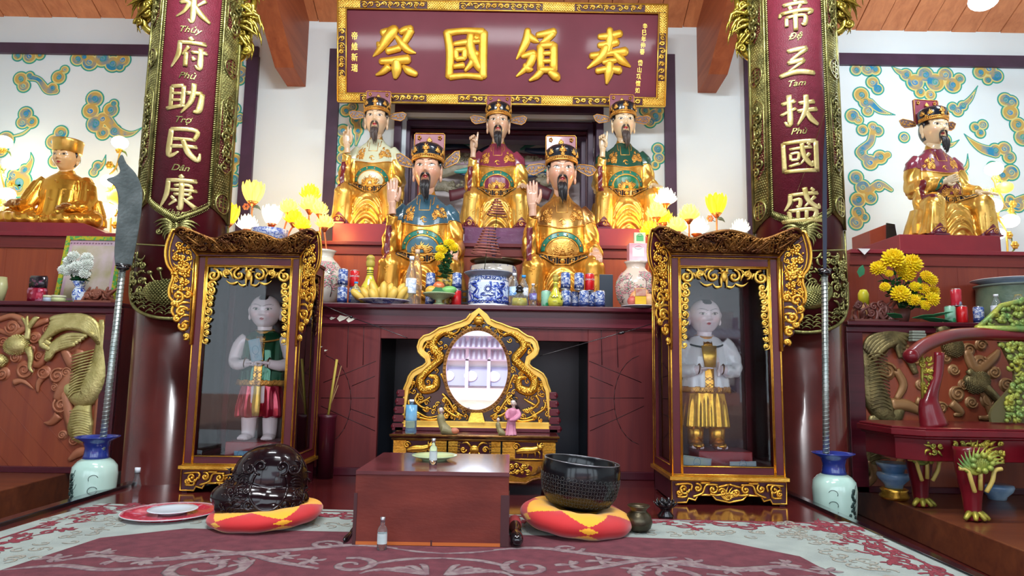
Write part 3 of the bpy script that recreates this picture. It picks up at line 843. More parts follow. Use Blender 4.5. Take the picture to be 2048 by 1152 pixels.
 for sg in (-1, 1):
  for k in range(6):
   leaf(m, (sg*.012, c+.02-k*.006), (sg*(.12-k*.014), c+.03-k*.022), .014-.001*k, -.022, .25*sg)
  scroll(m, sg*.085, c-.02, .018, .006, 0, sg, -.024)
 m.ball((0, -.02, c), (.018, .014, .04), 10, 7)
 for k in range(5):
  for q in (-1, 0, 1): m.ball((q*.011, -.034, c+.025-k*.012), .005, 5, 3)
 m.tube([(x, -.018, z_pt-.125-.035*math.cos(x/A*1.5)) for x in np.linspace(-A*.9, A*.9, 24)], .005, 6)
 cb = z_bot+.14
 if side < 0:
  m.ball((0, -.008, cb+.02), (.15, .045, .075), 24, 12)
  scales(m, 0, cb+.02, .15, .075, -.022, .011, rg)
  m.tube([(x, -.03, cb-.012+.9*x*x) for x in np.linspace(-.16, .18, 20)], .011, 7)
  for k in range(3): scroll(m, .15-.01*k, cb+.06+.03*k, .02, .01, k, 1, -.03)
  for x, z in ((-.11, .13), (-.06, .15), (.04, .15), (.1, .12), (-.14, .09)):
   m.tube(smooth_path([(x*.6, -.02, cb+.05), (x*.9, -.03, cb+z-.03), (x, -.03, cb+z)], 4), .0045, 5); m.ball((x, -.034, cb+z), (.016, .012, .013), 8, 5)
  for k in range(8): leaf(m, (.02, cb+.19), (.02+.04*math.cos(k*.8), cb+.19+.035*math.sin(k*.8)), .012, -.03, .1)
  m.ball((.02, -.036, cb+.19), .014, 8, 5)
 else:
  rel = [(-.17, cb-.05, .004), (-.12, cb-.0, .02), (-.05, cb+.05, .045), (.05, cb+.05, .05), (.12, cb+.09, .03), (.14, cb+.14, .012)]
  sp = smooth_path(rel, 5); m.tube([(a, -.02, b_) for a, b_, r in sp], [r for _, _, r in sp], 10, flat=.5, up=(0, 1, 0))
  scales(m, 0, cb+.055, .09, .045, -.03, .010, rg, .2)
  for k in range(5): leaf(m, (-.13, cb-.02), (-.19+.03*k, cb+.02+.012*k), .012, -.03, .2)
  for k in range(9): leaf(m, (.02+.01*k, cb+.09), (.0+.014*k, cb+.17-.004*k), .01, -.03, .3)
  filigree(m, lambda x, z: True, -A*.75, A*.8, cb+.13, z_pt-.16, .045, .0065, rg, -.024)
 for k in range(7):   # waves
  r = .022; zc_ = z_bot+.03
  w = A*.62
  for q in range(9):
   x = -w+2*w*q/8+(k % 2)*.014; z = zb(x)+.022+.013*k
   if k < 6: m.tube([(x+r*math.cos(t), -.019-.001*k, z+r*.8*math.sin(t)) for t in np.linspace(.2, 2.9, 8)], .004, 5)
 filigree(m, lambda x, z: abs(x) > .14 and z > zb(x)+.03, -A*.9, A*.9, z_bot+.1, z_pt-.2, .05, .0065, rg, -.022)
 bend(m).build('bottom_carving', BRASS, b)
 # lettering
 pg_ = goldmat('pale_gilt', (.62, .53, .24), (.42, .33, .10), .36, .25, 60, 10, .6)
 for ch, y in chars:
  cz = zz(y); m = MB()
  for k, st in enumerate(BRUSH[ch]):
   sp = smooth_path(st, 5) if len(st) > 2 else [tuple(st[0][i]+(st[1][i]-st[0][i])*j/6 for i in range(3)) for j in range(7)]
   pts = [((a-50)*.00205, -.019-.0004*k, cz-(b_-48)*.0021) for a, b_, r in sp]
   m.tube([pts[0]]+pts+[pts[-1]], [sp[0][2]*.0010]+[r*.00185 for a, b_, r in sp]+[sp[-1][2]*.0010], 10, flat=.32, up=(0, 1, 0))
  bend(m).build('character', pg_, b)
 for w, y in words:
  m = MB()
  V, Fc = text_mesh(w, .055, .003, .0004, 0, .35, 3, .02)
  cz = zz(y); m.add([(v[0], -.0185-v[2], cz+v[1]) for v in V], Fc, smooth=False)
  bend(m).build('small_word', BRASS, b)
 # gilded claws clasping the board near the top
 for sg in (-1, 1):
  m = MB(); rg2 = random.Random(11)
  a = phi+sg*math.radians(88)
  cx, cy = (R1+.03)*math.sin(a), -(R1+.03)*math.cos(a)
  dx = sg
  z0 = zz(75 if (sg*side < 0) else 45)
  for k in range(30):
   zk = z0+.05+rg2.uniform(0, .42); w = .03+.10*min(1, (zk-z0)/.2)
   p0 = (cx-dx*.02, zk+.03); p1 = (cx+dx*w*rg2.uniform(.6, 1.1), zk-rg2.uniform(.03, .09))
   leaf(m, p0, p1, .018, cy-.05+rg2.uniform(-.03, .05), rg2.uniform(-.1, .5)*dx, flat=.7)
  for k in range(7): scroll(m, cx+dx*rg2.uniform(0, .07), z0+.03+k*.06, .03, .012, rg2.uniform(0, 6), dx, cy-.06)
  m.tube(smooth_path([(cx-dx*.03, cy-.02, z0-.02), (cx+dx*.01, cy-.03, z0), (cx+dx*.035, cy-.03, z0+.07), (cx+dx*.06, cy-.02, z0+.4)], 5), .022, 8)
  m.build('dragon_claw_clasp', goldmat('olive_gold', (.45, .36, .05), (.20, .14, .02), .25, .4, 60, 12, .8), b)
 return t, b
column(-2.057, 4.15, math.radians(17), -1, [('水', 22), ('府', 112), ('助', 200), ('民', 290), ('康', 388)],
       [('Thủy', 67), ('Phủ', 156), ('Trợ', 246), ('Dân', 339), ('Khang', 430)], 'curved maroon and brass couplet board on the left column, turtle carving at its foot')
column(1.782, 4.15, math.radians(-17), 1, [('帝', 36), ('三', 130), ('扶', 226), ('國', 316), ('盛', 414), ],
       [('Đệ', 80), ('Tam', 172), ('Phù', 267), ('Quốc', 360), ('Thịnh', 453)], 'curved maroon and brass couplet board on the right column, leaping carp at its foot')

# ------------------------------------------------------------------ name board
Yb, Yt = 5.82, 5.66
pl, pr = at(680, 203, Yb), at(1325, 213, Yb); ptop = at(1006, 6, Yt)
sx, sz = (pl.x+pr.x)/2, at(1003, 209, Yb).z
W = pr.x-pl.x+.03; H = math.hypot(ptop.z-sz, Yb-Yt)
sign = thing('name_board', 'large maroon name board with four gilded brush characters and a carved gold frame', 'sign board', (sx, Yb, sz), rx=math.atan2(Yb-Yt, ptop.z-sz))
def L(zx, zy):
 zy = zy-.0135*(zx-1024)
 return ((zx-1035)/1876*W, (603-zy)/590*H)
m = MB(); m.box(-W/2+.02, W/2-.02, 0, .05, .02, H-.02); m.build('field', mat('sign_maroon', (.13, .008, .024), .5, 0, (.16, .014, .033), 2.5, coat=.08, spec=.3), sign)
m = MB(); e = .075
m.box(-W/2, W/2, -.02, .06, 0, e, 0); m.box(-W/2, W/2, -.02, .06, H-e, H, 0); m.box(-W/2, -W/2+e, -.02, .06, e, H-e, 0); m.box(W/2-e, W/2, -.02, .06, e, H-e, 0)
m.build('frame', MAROON_D, sign)
m = MB(); rg = random.Random(2)
for a, b in (((-W/2, 0), (W/2, 0)), ((-W/2, H), (W/2, H)), ((-W/2, 0), (-W/2, H)), ((W/2, 0), (W/2, H))):
 m.tube([(a[0], -.022, a[1]), (b[0], -.022, b[1])], .009, 6)
for a, b in (((-W/2+e, e), (W/2-e, e)), ((-W/2+e, H-e), (W/2-e, H-e)), ((-W/2+e, e), (-W/2+e, H-e)), ((W/2-e, e), (W/2-e, H-e))):
 m.tube([(a[0], -.022, a[1]), (b[0], -.022, b[1])], .007, 6)
def lattice(x0, x1, z0, z1):
 m.box(x0, x1, -.024, -.019, z0, z1)
 s = .022; n = int((x1-x0+z1-z0)/s)+1
 for k in range(n):
  for d in (1, -1):
   # clipped diagonals
   c = k*s
   if d == 1: P = [(x0+max(0, c-(z1-z0)), z0+min(c, z1-z0)), (x0+min(c, x1-x0), z0+max(0, c-(x1-x0)))]
   else: P = [(x1-max(0, c-(z1-z0)), z0+min(c, z1-z0)), (x1-min(c, x1-x0), z0+max(0, c-(x1-x0)))]
   m.tube([(P[0][0], -.026, P[0][1]), (P[1][0], -.026, P[1][1])], .0035, 4)
def vinework(x0, x1, z0, z1, horiz=True):
 n = max(2, int(max(x1-x0, z1-z0)/.055))
 for k in range(n):
  u = (k+.5)/n
  if horiz: cx, cz = x0+(x1-x0)*u, (z0+z1)/2
  else: cx, cz = (x0+x1)/2, z0+(z1-z0)*u
  o = .006*(1 if k % 2 else -1)
  scroll(m, cx, cz+o, .023, .0065, rg.uniform(0, 6), 1 if k % 2 else -1, -.026, turns=1)
  leaf(m, (cx-.03, cz-o*2), (cx+.03, cz+o*2), .008, -.027, .3)
for zlo in (0, H-e):
 a, b = zlo+.009, zlo+e-.007
 for (u0, u1, kind) in ((0, .07, 1), (.07, .27, 0), (.27, .37, 1), (.37, .62, 0), (.62, .72, 1), (.72, .93, 0), (.93, 1, 1)):
  x0, x1 = -W/2+W*u0+.005, -W/2+W*u1-.005
  if kind: lattice(x0, x1, a, b)
  else: vinework(x0, x1, a, b)
for xlo in (-W/2, W/2-e):
 a, b = xlo+.009, xlo+e-.007
 for (u0, u1, kind) in ((.08, .25, 1), (.25, .72, 0), (.72, .92, 1)):
  z0, z1 = H*u0, H*u1
  if kind: lattice(a, b, z0, z1)
  else: vinework(a, b, z0, z1, False)
m.build('frame_carving', GOLD_LT, sign)
# brush characters, stroke by stroke
STROKES = {
 'sacrifice': [[(425, 160, 15), (395, 195, 22), (335, 285, 13), (297, 325, 3)], [(348, 190, 14), (385, 178, 13), (425, 178, 12)], [(322, 245, 6), (335, 262, 12), (350, 262, 5)], [(385, 222, 5), (392, 215, 10), (375, 245, 6)],
   [(452, 185, 11), (480, 172, 14), (515, 168, 16)], [(510, 172, 17), (478, 235, 14), (447, 262, 5)], [(425, 205, 7), (465, 255, 15), (500, 290, 13), (542, 306, 3)],
   [(378, 296, 13), (410, 288, 13), (448, 276, 14)], [(340, 355, 12), (420, 350, 15), (500, 342, 18)], [(430, 350, 17), (432, 405, 19), (425, 452, 8)], [(385, 388, 15), (350, 418, 11), (315, 434, 4)], [(468, 380, 5), (500, 408, 15), (545, 430, 11)]],
 'state': [[(718, 180, 14), (738, 300, 16), (733, 445, 14)], [(722, 188, 14), (820, 176, 12), (925, 184, 16)], [(928, 182, 16), (926, 320, 16), (928, 445, 15)], [(738, 444, 13), (830, 436, 11), (925, 444, 13)],
   [(762, 252, 9), (830, 242, 12), (905, 236, 10)], [(855, 195, 13), (852, 260, 17), (872, 330, 18), (905, 395, 12), (915, 402, 5)], [(890, 300, 12), (860, 365, 12), (825, 408, 6)], [(770, 285, 10), (775, 340, 11)], [(770, 288, 10), (825, 284, 11)], [(822, 284, 11), (820, 335, 11)], [(775, 340, 10), (822, 335, 10)], [(760, 384, 10), (815, 376, 12)], [(880, 210, 9), (893, 222, 12)]],
 'lead': [[(1180, 168, 12), (1175, 225, 16), (1150, 285, 13), (1118, 340, 3)], [(1185, 195, 10), (1215, 225, 13), (1245, 240, 4)], [(1150, 325, 8), (1190, 312, 14), (1222, 305, 14)], [(1215, 312, 15), (1190, 375, 15), (1120, 440, 4)], [(1165, 370, 8), (1185, 395, 15), (1212, 400, 6)],
   [(1235, 200, 11), (1290, 190, 14), (1335, 178, 14)], [(1325, 188, 14), (1290, 225, 12), (1255, 248, 6)], [(1255, 262, 14), (1258, 400, 14)], [(1330, 255, 15), (1332, 405, 15)], [(1258, 262, 13), (1330, 256, 13)], [(1260, 308, 9), (1330, 303, 9)], [(1260, 352, 9), (1330, 350, 9)], [(1256, 402, 13), (1332, 402, 13)], [(1260, 410, 13), (1235, 440, 12), (1195, 464, 5)], [(1310, 412, 12), (1345, 440, 17), (1360, 458, 10)]],
 'receive': [[(1588, 208, 11), (1650, 203, 14), (1712, 188, 14)], [(1588, 258, 11), (1640, 252, 14), (1695, 238, 14)], [(1545, 320, 13), (1640, 305, 12), (1745, 292, 17)], [(1648, 162, 11), (1652, 220, 16), (1640, 300, 13)], [(1635, 262, 15), (1600, 330, 17), (1526, 392, 4)], [(1680, 300, 12), (1720, 345, 16), (1772, 382, 4)],
   [(1615, 358, 8), (1650, 350, 12), (1690, 344, 10)], [(1580, 408, 12), (1650, 396, 13), (1712, 404, 16)], [(1652, 352, 13), (1650, 410, 18), (1638, 482, 5)]]}
for nm, st in STROKES.items():
 m = MB()
 for k, s in enumerate(st):
  sp = smooth_path(s, 5) if len(s) > 2 else [tuple(s[0][i]+(s[1][i]-s[0][i])*j/4 for i in range(3)) for j in range(5)]
  pts = []; rad = []
  for a, b, r in sp:
   x, z = L(a, b); pts.append((x, -.004-.0007*k, z)); rad.append(r*1.62/1876*W)
  d0 = (Vector(pts[0])-Vector(pts[1])).normalized()*rad[0]*.5; d1 = (Vector(pts[-1])-Vector(pts[-2])).normalized()*rad[-1]*.5
  pts = [tuple(Vector(pts[0])+d0)]+pts+[tuple(Vector(pts[-1])+d1)]; rad = [rad[0]*.5]+rad+[rad[-1]*.5]
  m.tube(pts, rad, 12, flat=.55, up=(0, 1, 0))
 m.build('character_'+nm, goldmat('sign_gold', (.88, .56, .07), (.75, .42, .035), .4, .3, 40, 8, .55), sign)
m = MB()
for chs, x, y0, dy, s in (('帝維新瑞', 190, 205, 62, .075), ('辛巳年仲春', 1850, 145, 37, .055), ('岱山項懷如', 1828, 358, 40, .055)):
 for k, ch in enumerate(chs):
  V, Fc = text_mesh(ch, s, .001, .0004); cx, cz = L(x-(k*3 if x > 1000 else 0), y0+k*dy)
  m.add([(cx+v[0]*.8, -.001-v[2], cz+v[1]) for v in V], Fc, smooth=False)
m.build('inscription', GOLD_LT, sign)
# ------------------------------------------------------------------ glass cases
GLASS = glass('case_glass', (.97, .97, .975), -.015)
def case(X, Y, label):
 s = .00267
 t = thing('glass_case', label, 'display case', (X, Y, 0))
 w = .292; d = .46
 z_b0, z_b1 = .012, .125       # fretwork base
 z_l = .145                    # ledge
 z0 = .15; z1 = 1.30           # body
 m = MB()
 pw = .05
 for sx in (-1, 1):
  for y in (0, d-pw): m.box(min(sx*w, sx*(w-pw)), max(sx*w, sx*(w-pw)), y, y+pw, z0, z1)
 for za, zb in ((z0, z0+.045), (z1-.05, z1)):
  m.box(-w+pw, w-pw, 0, pw, za, zb); m.box(-w+pw, w-pw, d-pw, d, za, zb)
  for sx in (-1, 1): m.box(min(sx*w, sx*(w-pw)), max(sx*w, sx*(w-pw)), pw, d-pw, za, zb)
 m.box(-w-.01, w+.01, -.01, d+.01, z1, z1+.018)
 m.build('cabinet_frame', MAROON, t, bevel=.003)
 m = MB()
 m.box(-w-.018, w+.018, -.02, d+.018, z_b1, z_l); m.box(-w-.006, w+.006, -.008, d+.008, z_l, z0)
 m.box(-w+.01, w-.01, .01, d-.01, z0, z0+.012)
 m.build('ledge', GOLD, t, bevel=.003)
 m = MB(); m.box(-w+pw, w-pw, pw, d-pw, z0+.012, z0+.02); m.build('case_floor', MAROON_D, t)
 m = MB(); m.box(-w+pw, w-pw, d-.03, d-.01, z0+.045, z1-.05); m.build('back_board', wood('case_back', (.05, .014, .014), (.03, .009, .010), .4, 'Z', 3), t)
 # gilt beads
 m = MB(); g = .0035
 for sx in (-1, 1):
  for x in (w-.002, w-pw+.004, w-pw-.004+.001): m.tube([(sx*x, -.001, z0), (sx*x, -.001, z1)], g, 5)
  m.tube([(sx*(w+.001), 0, z0), (sx*(w+.001), 0, z1)], g, 5); m.tube([(sx*(w+.001), d, z0), (sx*(w+.001), d, z1)], g, 5)
  for y in (pw, d-pw): m.tube([(sx*(w+.001), y, z0+.045), (sx*(w+.001), y, z1-.05)], g*.8, 5)
  for z in (z0+.045, z1-.05): m.tube([(sx*(w+.001), pw, z), (sx*(w+.001), d-pw, z)], g*.8, 5)
 for z in (z0+.004, z0+.045, z1-.05, z1-.004): m.tube([(-w+(pw if .01 < z-z0 < 1.12 else 0), -.001, z), (w-(pw if .01 < z-z0 < 1.12 else 0), -.001, z)], g, 5)
 m.build('gilt_beading', GOLD, t)
 # panes
 m = MB(); m.box(-w+pw, w-pw, .018, .021, z0+.045, z1-.05); m.build('glass_pane', GLASS, t)
 for sx in (-1, 1):
  m = MB(); m.box(min(sx*(w-.02), sx*(w-.023)), max(sx*(w-.02), sx*(w-.023)), pw, d-pw, z0+.045, z1-.05); m.build('glass_pane', GLASS, t)
 # carved valance inside the door opening
 def valance(mb, hw, ztop, zbot, y, mirror=True, top=True):
  for sx in ((-1, 1) if mirror else (1,)):
   if top:
    mb.tube([(sx*hw, y, ztop), (0, y, ztop)], .005, 5)
    scroll(mb, sx*.055, ztop-.045, .036, .0085, math.pi/2, -sx, y, turns=1.15)
    scroll(mb, sx*.125, ztop-.035, .026, .007, -math.pi/2, sx, y, turns=1.2)
    scroll(mb, sx*(hw-.035), ztop-.05, .038, .009, math.pi*.5, sx, y, turns=1.4)
    for a, b, wd, bd in (((.01, -.02), (.05, -.005), .007, .3), ((.06, -.085), (.13, -.075), .008, -.25), ((.09, -.07), (.16, -.03), .007, .3), ((.1, -.01), (.18, -.02), .006, -.4), ((.15, -.06), (.2, -.04), .007, .4), ((.015, -.1), (.06, -.085), .008, -.3), ((.0, -.03), (.012, -.11), .012, .1), ((.07, -.005), (.1, -.04), .006, .3), ((.0, -.05), (.035, -.03), .007, .3), ((.14, -.005), (.155, -.05), .006, -.3)):
     leaf(mb, (sx*a[0], ztop+a[1]), (sx*b[0], ztop+b[1]), wd, y, bd*sx)
   mb.tube([(sx*hw, y, ztop), (sx*hw, y, zbot)], .006, 5)
   n = 9; L_ = ztop-.1-zbot
   for k in range(n):
    z = ztop-.105-L_*(k/(n-1))**1.05; r = .024*(1-.5*k/n)
    scroll(mb, sx*(hw-.030*(1-.45*k/n)), z, r, .007*(1-.3*k/n), k*1.3, sx*(1 if k % 2 else -1), y, turns=1.25)
    leaf(mb, (sx*(hw-.002), z+.02), (sx*(hw-.05*(1-.5*k/n)), z-.02), .007, y, .35*sx)
  if top:
   mb.ball((0, y-.004, ztop-.045), (.018, .012, .03), 10, 6)
   for k in (-1, 1): mb.ball((k*.012, y-.012, ztop-.02), .009, 8, 5)
 m = MB(); valance(m, w-pw-.006, z1-.056, z1-.47, .006); m.build('valance_carving', GOLD_LT, t)
 for sx in (-1, 1):
  m = MB(); rg = random.Random(3)
  x = sx*(w+.0)
  q = MB()
  filigree(q, lambda a, b: a < .05 or a > .31 or b > z1-.16, .0, .36, z1-.42, z1-.055, .035, .006, rg, 0)
  m.v = [(x-sx*.008-sx*v[1]*.5, pw+v[0], v[2]) for v in q.v]; m.f = q.f; m.m = q.m; m.s = q.s; m.c = q.c
  m.build('side_carving', GOLD_DK, t)
 # crest and flaring corner wings
 def wing(sx, label=None):
  """panel hinged on the front corner, flaring out and forward"""
  c, s_ = math.cos(math.radians(30)), math.sin(math.radians(30))
  out = [(.0, .0), (.145, .135), (.185, .09), (.20, .01), (.185, -.06), (.15, -.105), (.145, -.14), (.16, -.19), (.155, -.24), (.125, -.275), (.135, -.32), (.10, -.37), (.085, -.42), (.045, -.44), (.03, -.48), (.0, -.50)]
  sp = [(a*.82, b) for a, b in smooth_path(out, 3)]
  def mp(v): return (sx*(w-.004)+sx*v[0]*c + sx*v[1]*s_*0, -.005-v[0]*s_+v[1]*c, z1+v[2])
  q = MB(); q.prism([(a*.96, b*.985) for a, b in sp], .0, .008); q.v = [mp(v) for v in q.v]
  q.build('wing_backing', MAROON_D, t)
  q = MB(); rg = random.Random(4)
  q.tube([(a, -.004, b) for a, b in sp[:int(len(sp)*.72)]], .0085, 6); q.tube([(a*.86+.004, -.004, b*.95) for a, b in sp[2:int(len(sp)*.55)]], .005, 5)
  q.tube([(.004, -.004, .0), (.004, -.004, -.5)], .010, 6); q.tube([(.02, -.004, -.02), (.02, -.004, -.40)], .004, 5)
  for k in range(5): leaf(q, (.07+.008*k, -.10), (.07+.05*math.cos(k*1.25), -.07+.06*math.sin(k*1.25)), .011, -.010, .2)
  for cx, cz in ((.085, .03), (.075, -.05), (.06, -.16), (.10, -.02), (.05, -.11)):
   for k in range(5): q.ball((cx+.014*math.cos(k*1.257), -.012, cz+.014*math.sin(k*1.257)), .009, 6, 4)
   q.ball((cx, -.016, cz), .007, 6, 4)
  filigree(q, lambda a, b: a < .12-abs(b+.05)*.1, .03, .15, -.2, .06, .034, .0055, rg, -.008)
  for cx, cz, r in ((.085, -.235, .038), (.06, -.32, .034), (.045, -.40, .026), (.03, -.455, .018), (.035, -.22, .022), (.10, -.28, .02), (.08, -.36, .018)):
   scroll(q, cx, cz, r, .010, cz*30, sx, -.008, turns=1.2)
  for k in range(8): leaf(q, (.02, -.2-.035*k), (.11-.01*k, -.26-.028*k), .010, -.006, .3)
  q.v = [mp(v) for v in q.v]
  q.build('corner_wing', GOLD, t)
 wing(-1); wing(1)
 # crest: leans forward, its ends mitred to the wings
 def crest_pt(u, v, o=0):    # u -1..1, v 0..1
  a = .118*v
  half = w+.118*v
  return (u*half, -.01-.07*v-o, z1+.015+.125*v)
 q = MB()
 def topv(u):
  a = abs(u)
  return .70+.30*math.exp(-(a/.28)**2)*.75+.34*math.exp(-((a-.86)/.16)**2) - .12*math.exp(-((a-.5)/.13)**2)
 n = 60; rs = []
 for i in range(n+1):
  u = -1+2*i/n
  rs.append([crest_pt(u, 0), crest_pt(u, topv(u)*.96), crest_pt(u, topv(u)*.96, -.008), crest_pt(u, 0, -.008)])
 q.rings(rs); q.build('crest_backing', MAROON_D, t)
 q = MB()
 q.tube([crest_pt(-1+2*i/n, topv(-1+2*i/n), .004) for i in range(n+1)], .009, 6)
 q.tube([crest_pt(-1, 0), crest_pt(1, 0)], .009, 6); q.tube([crest_pt(-1, .1), crest_pt(1, .1)], .004, 5)
 for u in (-1, 1): q.tube([crest_pt(u, 0), crest_pt(u, topv(u))], .009, 6)
 rg = random.Random(9)
 for k in range(520):
  u = rg.uniform(-.97, .97); v = rg.uniform(.12, topv(u)*.93); p = crest_pt(u, v, .008+rg.uniform(0, .012)); r = rg.uniform(.004, .0075)
  if k % 3: q.ball(p, (r*1.5, r, r*.8), 6, 4)
  else:
   pts = []
   for i in range(9):
    a = k+i*.75; rr = .018*(1-i*.09); pts.append((p[0]+rr*math.cos(a), p[1], p[2]+rr*math.sin(a)*.7))
   q.tube(pts, .0042, 5)
 for k in range(24):
  u0 = rg.uniform(-.3, .3) if k < 10 else rg.choice((-1, 1))*rg.uniform(.35, .9)
  P = [crest_pt(u0+.07*i, topv(u0)*.5+.25*math.sin(i*1.6+k), .02) for i in range(5)]
  q.tube(smooth_path(P, 3), [.007*(1-.04*i) for i in range(13)], 6)
 q.build('crest_carving', GOLD_DK, t)
 # fretwork base: outline with scrolled feet
 for (y0, y1, side) in ((-.012, .008, 0), (.0, .0, 1)):
  q = MB()
  if side == 0:
   half = w+.005
   shape = [(-half, z_b0), (-half+.075, z_b0), (-half+.085, z_b0+.022), (-half+.12, z_b0+.012), (-half+.135, z_b0+.04), (-.09, z_b0+.04), (-.07, z_b0+.018), (-.04, z_b0+.012), (0, z_b0+.004)]
   poly = shape + [(-a, b) for a, b in reversed(shape[:-1])] + [(half, z_b1), (-half, z_b1)]
   q.prism(poly, 0.002, .02); q.build('base_panel', MAROON_D, t)
   q = MB()
   q.tube([(a, -.002, b) for a, b in poly], .006, 6, loop=True)
   g2 = .0075; y = -.006
   for sx in (-1, 1):
    for sc in ((.235, .07, .03, 0), (.165, .075, .024, 2), (.085, .07, .026, 1), (.035, .055, .022, 3), (.26, .05, .018, 1)):
     scroll(q, sx*sc[0], z_b0+sc[1], sc[2], g2, sc[3], sx, y, turns=1.25)
    for P in ([(.28, .09), (.2, .095), (.2, .06)], [(.19, .03), (.14, .05), (.12, .09), (.06, .092)], [(.27, .03), (.225, .03), (.22, .06)], [(.1, .045), (.06, .04), (.0, .05)], [(.06, .08), (.0, .095)], [(.15, .1), (.1, .1)]):
     pp = [(sx*a, y, z_b0+b) for a, b in P]
     q.tube(smooth_path(pp, 4), g2*.9, 6)
   for k in range(12): leaf(q, (0, z_b0+.02), (.05*math.cos(k*.55), z_b0+.055+.035*math.sin(k*.55)), .006, -.008, .2)
   q.build('base_fretwork', GOLD, t)
 q = MB()
 for sx in (-1, 1): q.box(min(sx*w, sx*(w-.02)), max(sx*w, sx*(w-.02)), .02, d, z_b0, z_b1)
 q.box(-w, w, d-.02, d, z_b0, z_b1)
 for sx in (-1, 1):
  for y in (.0, d-.05): q.box(sx*w-.03 if sx > 0 else -w, w if sx > 0 else -w+.03, y+.005, y+.05, 0, z_b0+.01)
 q.build('base_sides', MAROON_D, t, bevel=.003)
 q = MB(); q.box(-.12, .17, .12, .34, z0+.021, z0+.11); q.build('plinth', RED, t, bevel=.004)
 return t, z0+.11
cL = at((355+572)/2+8, 925, 3.72); cR = at((1347+1568)/2, 955, 3.6)
caseL, zpl = case(cL.x+.005, 3.72, 'tall carved glass case on the left holding the green vested boy figure')
caseR, _ = case(cR.x, 3.6, 'tall carved glass case on the right holding the white shirted boy figure')
caseL.scale = (.985, 1, .985)

# ------------------------------------------------------------------ mirror table and dressing mirror
TY0, TY1 = 3.75, 4.12
zT_ = at(950, 871, TY0).z
tc = at(949, 873, TY0).x; tw = (at(1119, 876, TY0).x-at(779, 870, TY0).x)/2
tab = thing('mirror_table', 'low lacquered table with gilded drawer fronts under the oval mirror', 'table', (tc, TY0, 0))
m = MB(); m.box(-tw, tw, 0, TY1-TY0, zT_-.014, zT_); m.box(-tw+.012, tw-.012, .012, TY1-TY0, zT_-.03, zT_-.014)
m.build('tabletop', mat('table_lacquer', (.10, .02, .02), .12, 0, (.55, .36, .12), 3.2, coat=.5, edge=(.52, .60)), tab, bevel=.004)
m = MB()
m.tube([(-tw, 0, zT_-.005), (tw, 0, zT_-.005)], .007, 6); m.tube([(-tw+.01, .01, zT_-.024), (tw-.01, .01, zT_-.024)], .007, 6)
m.build('edge_gilding', GOLD_DK, tab)
hw = tw-.02; za, zb = zT_-.125, zT_-.03
for k, (x0, x1) in enumerate(((-hw, -hw/3-.005), (-hw/3+.005, hw/3-.005), (hw/3+.005, hw))):
 m = MB(); m.box(x0, x1, .025, .20, za, zb, 0)
 m.box(x0, x0+.07 if k != 1 else x0+.05, .018, .025, za+.004, zb-.004, 1); m.box(x1-.07 if k != 1 else x1-.05, x1, .018, .025, za+.004, zb-.004, 1)
 fr = m.build('drawer', [MAROON_D, GOLD], tab)
 m = MB(); rg = random.Random(k)
 # key-fret corners
 for xa, xb in ((x0, x0+.065), (x1-.065, x1)):
  for i in range(7):
   for j in range(6):
    cx = xa+.006+i*.009; cz = za+.01+j*.0145
    if (i+j) % 2: m.box(cx-.006, cx+.006, .012, .02, cz-.0018, cz+.0018)
    else: m.box(cx-.0018, cx+.0018, .012, .02, cz-.007, cz+.007)
 m.tube([(x0, .016, za), (x1, .016, za)], .004, 5); m.tube([(x0, .016, zb), (x1, .016, zb)], .004, 5)
 cx = (x0+x1)/2; cz = (za+zb)/2
 if k == 1:
  m.ball((cx, .012, cz), (.026, .014, .026), 14, 8)
  for s_ in (-1, 1):
   for q in (-1, 1): leaf(m, (cx+s_*.02, cz+q*.012), (cx+s_*.075, cz+q*.03), .009, .014, .3*q*s_)
   scroll(m, cx+s_*.06, cz, .018, .006, 0, s_, .014)
 else:
  sp = smooth_path([(cx-.07, cz-.01, .01), (cx-.03, cz+.0, .02), (cx+.02, cz+.002, .02), (cx+.055, cz+.015, .014), (cx+.07, cz+.03, .008)], 3)
  m.tube([(a, .014, b) for a, b, r in sp], [r for _, _, r in sp], 8, flat=.6, up=(0, 1, 0))
  for lx in (-.05, -.02, .02, .045): leaf(m, (cx+lx, cz-.0), (cx+lx+.012, cz-.038), .008, .014, .2)
  scroll(m, cx-.07, cz+.02, .02, .006, 0, 1, .014); m.ball((cx+.06, .01, cz+.018), (.018, .012, .016), 8, 6)
  for q in range(6): leaf(m, (cx+.06, cz+.02), (cx+.06+.03*math.cos(q), cz+.02+.026*math.sin(q)), .006, .01, .3)
 m.build('drawer_carving', GOLD, fr)
# lower apron bulging to the middle
m = MB()
ap = [(-hw+.02, za-.004), (hw-.02, za-.004), (hw-.02, za-.04), (hw-.05, za-.06), (hw-.07, za-.10), (hw-.12, za-.108), (hw-.16, za-.13), (hw-.28, za-.125), (0, za-.10)]
poly = ap+[(-a, b) for a, b in reversed(ap[2:-1])]
m.prism(poly, .03, .045, 0)
apn = m.build('apron', GOLD, tab)
m = MB(); m.tube([(a, .026, b) for a, b in poly], .008, 6, loop=True)
rg = random.Random(7)
for s_ in (-1, 1):
 for k in range(7): leaf(m, (s_*(hw-.03-.01*k), za-.012-.004*k), (s_*(hw-.09-.01*k), za-.05-.006*k), .006, .024, .3)
m.build('apron_moulding', GOLD_DK, apn)
m = MB()
for s_ in (-1, 1):
 e = [(s_*(hw-.21)+.085*math.cos(t), za-.055+.04*math.sin(t)+.008*math.cos(3*t)) for t in np.linspace(0, 6.28, 25)[:-1]]
 m.prism(e, .024, .031)
m.build('apron_inset', MAROON, apn)
m = MB()
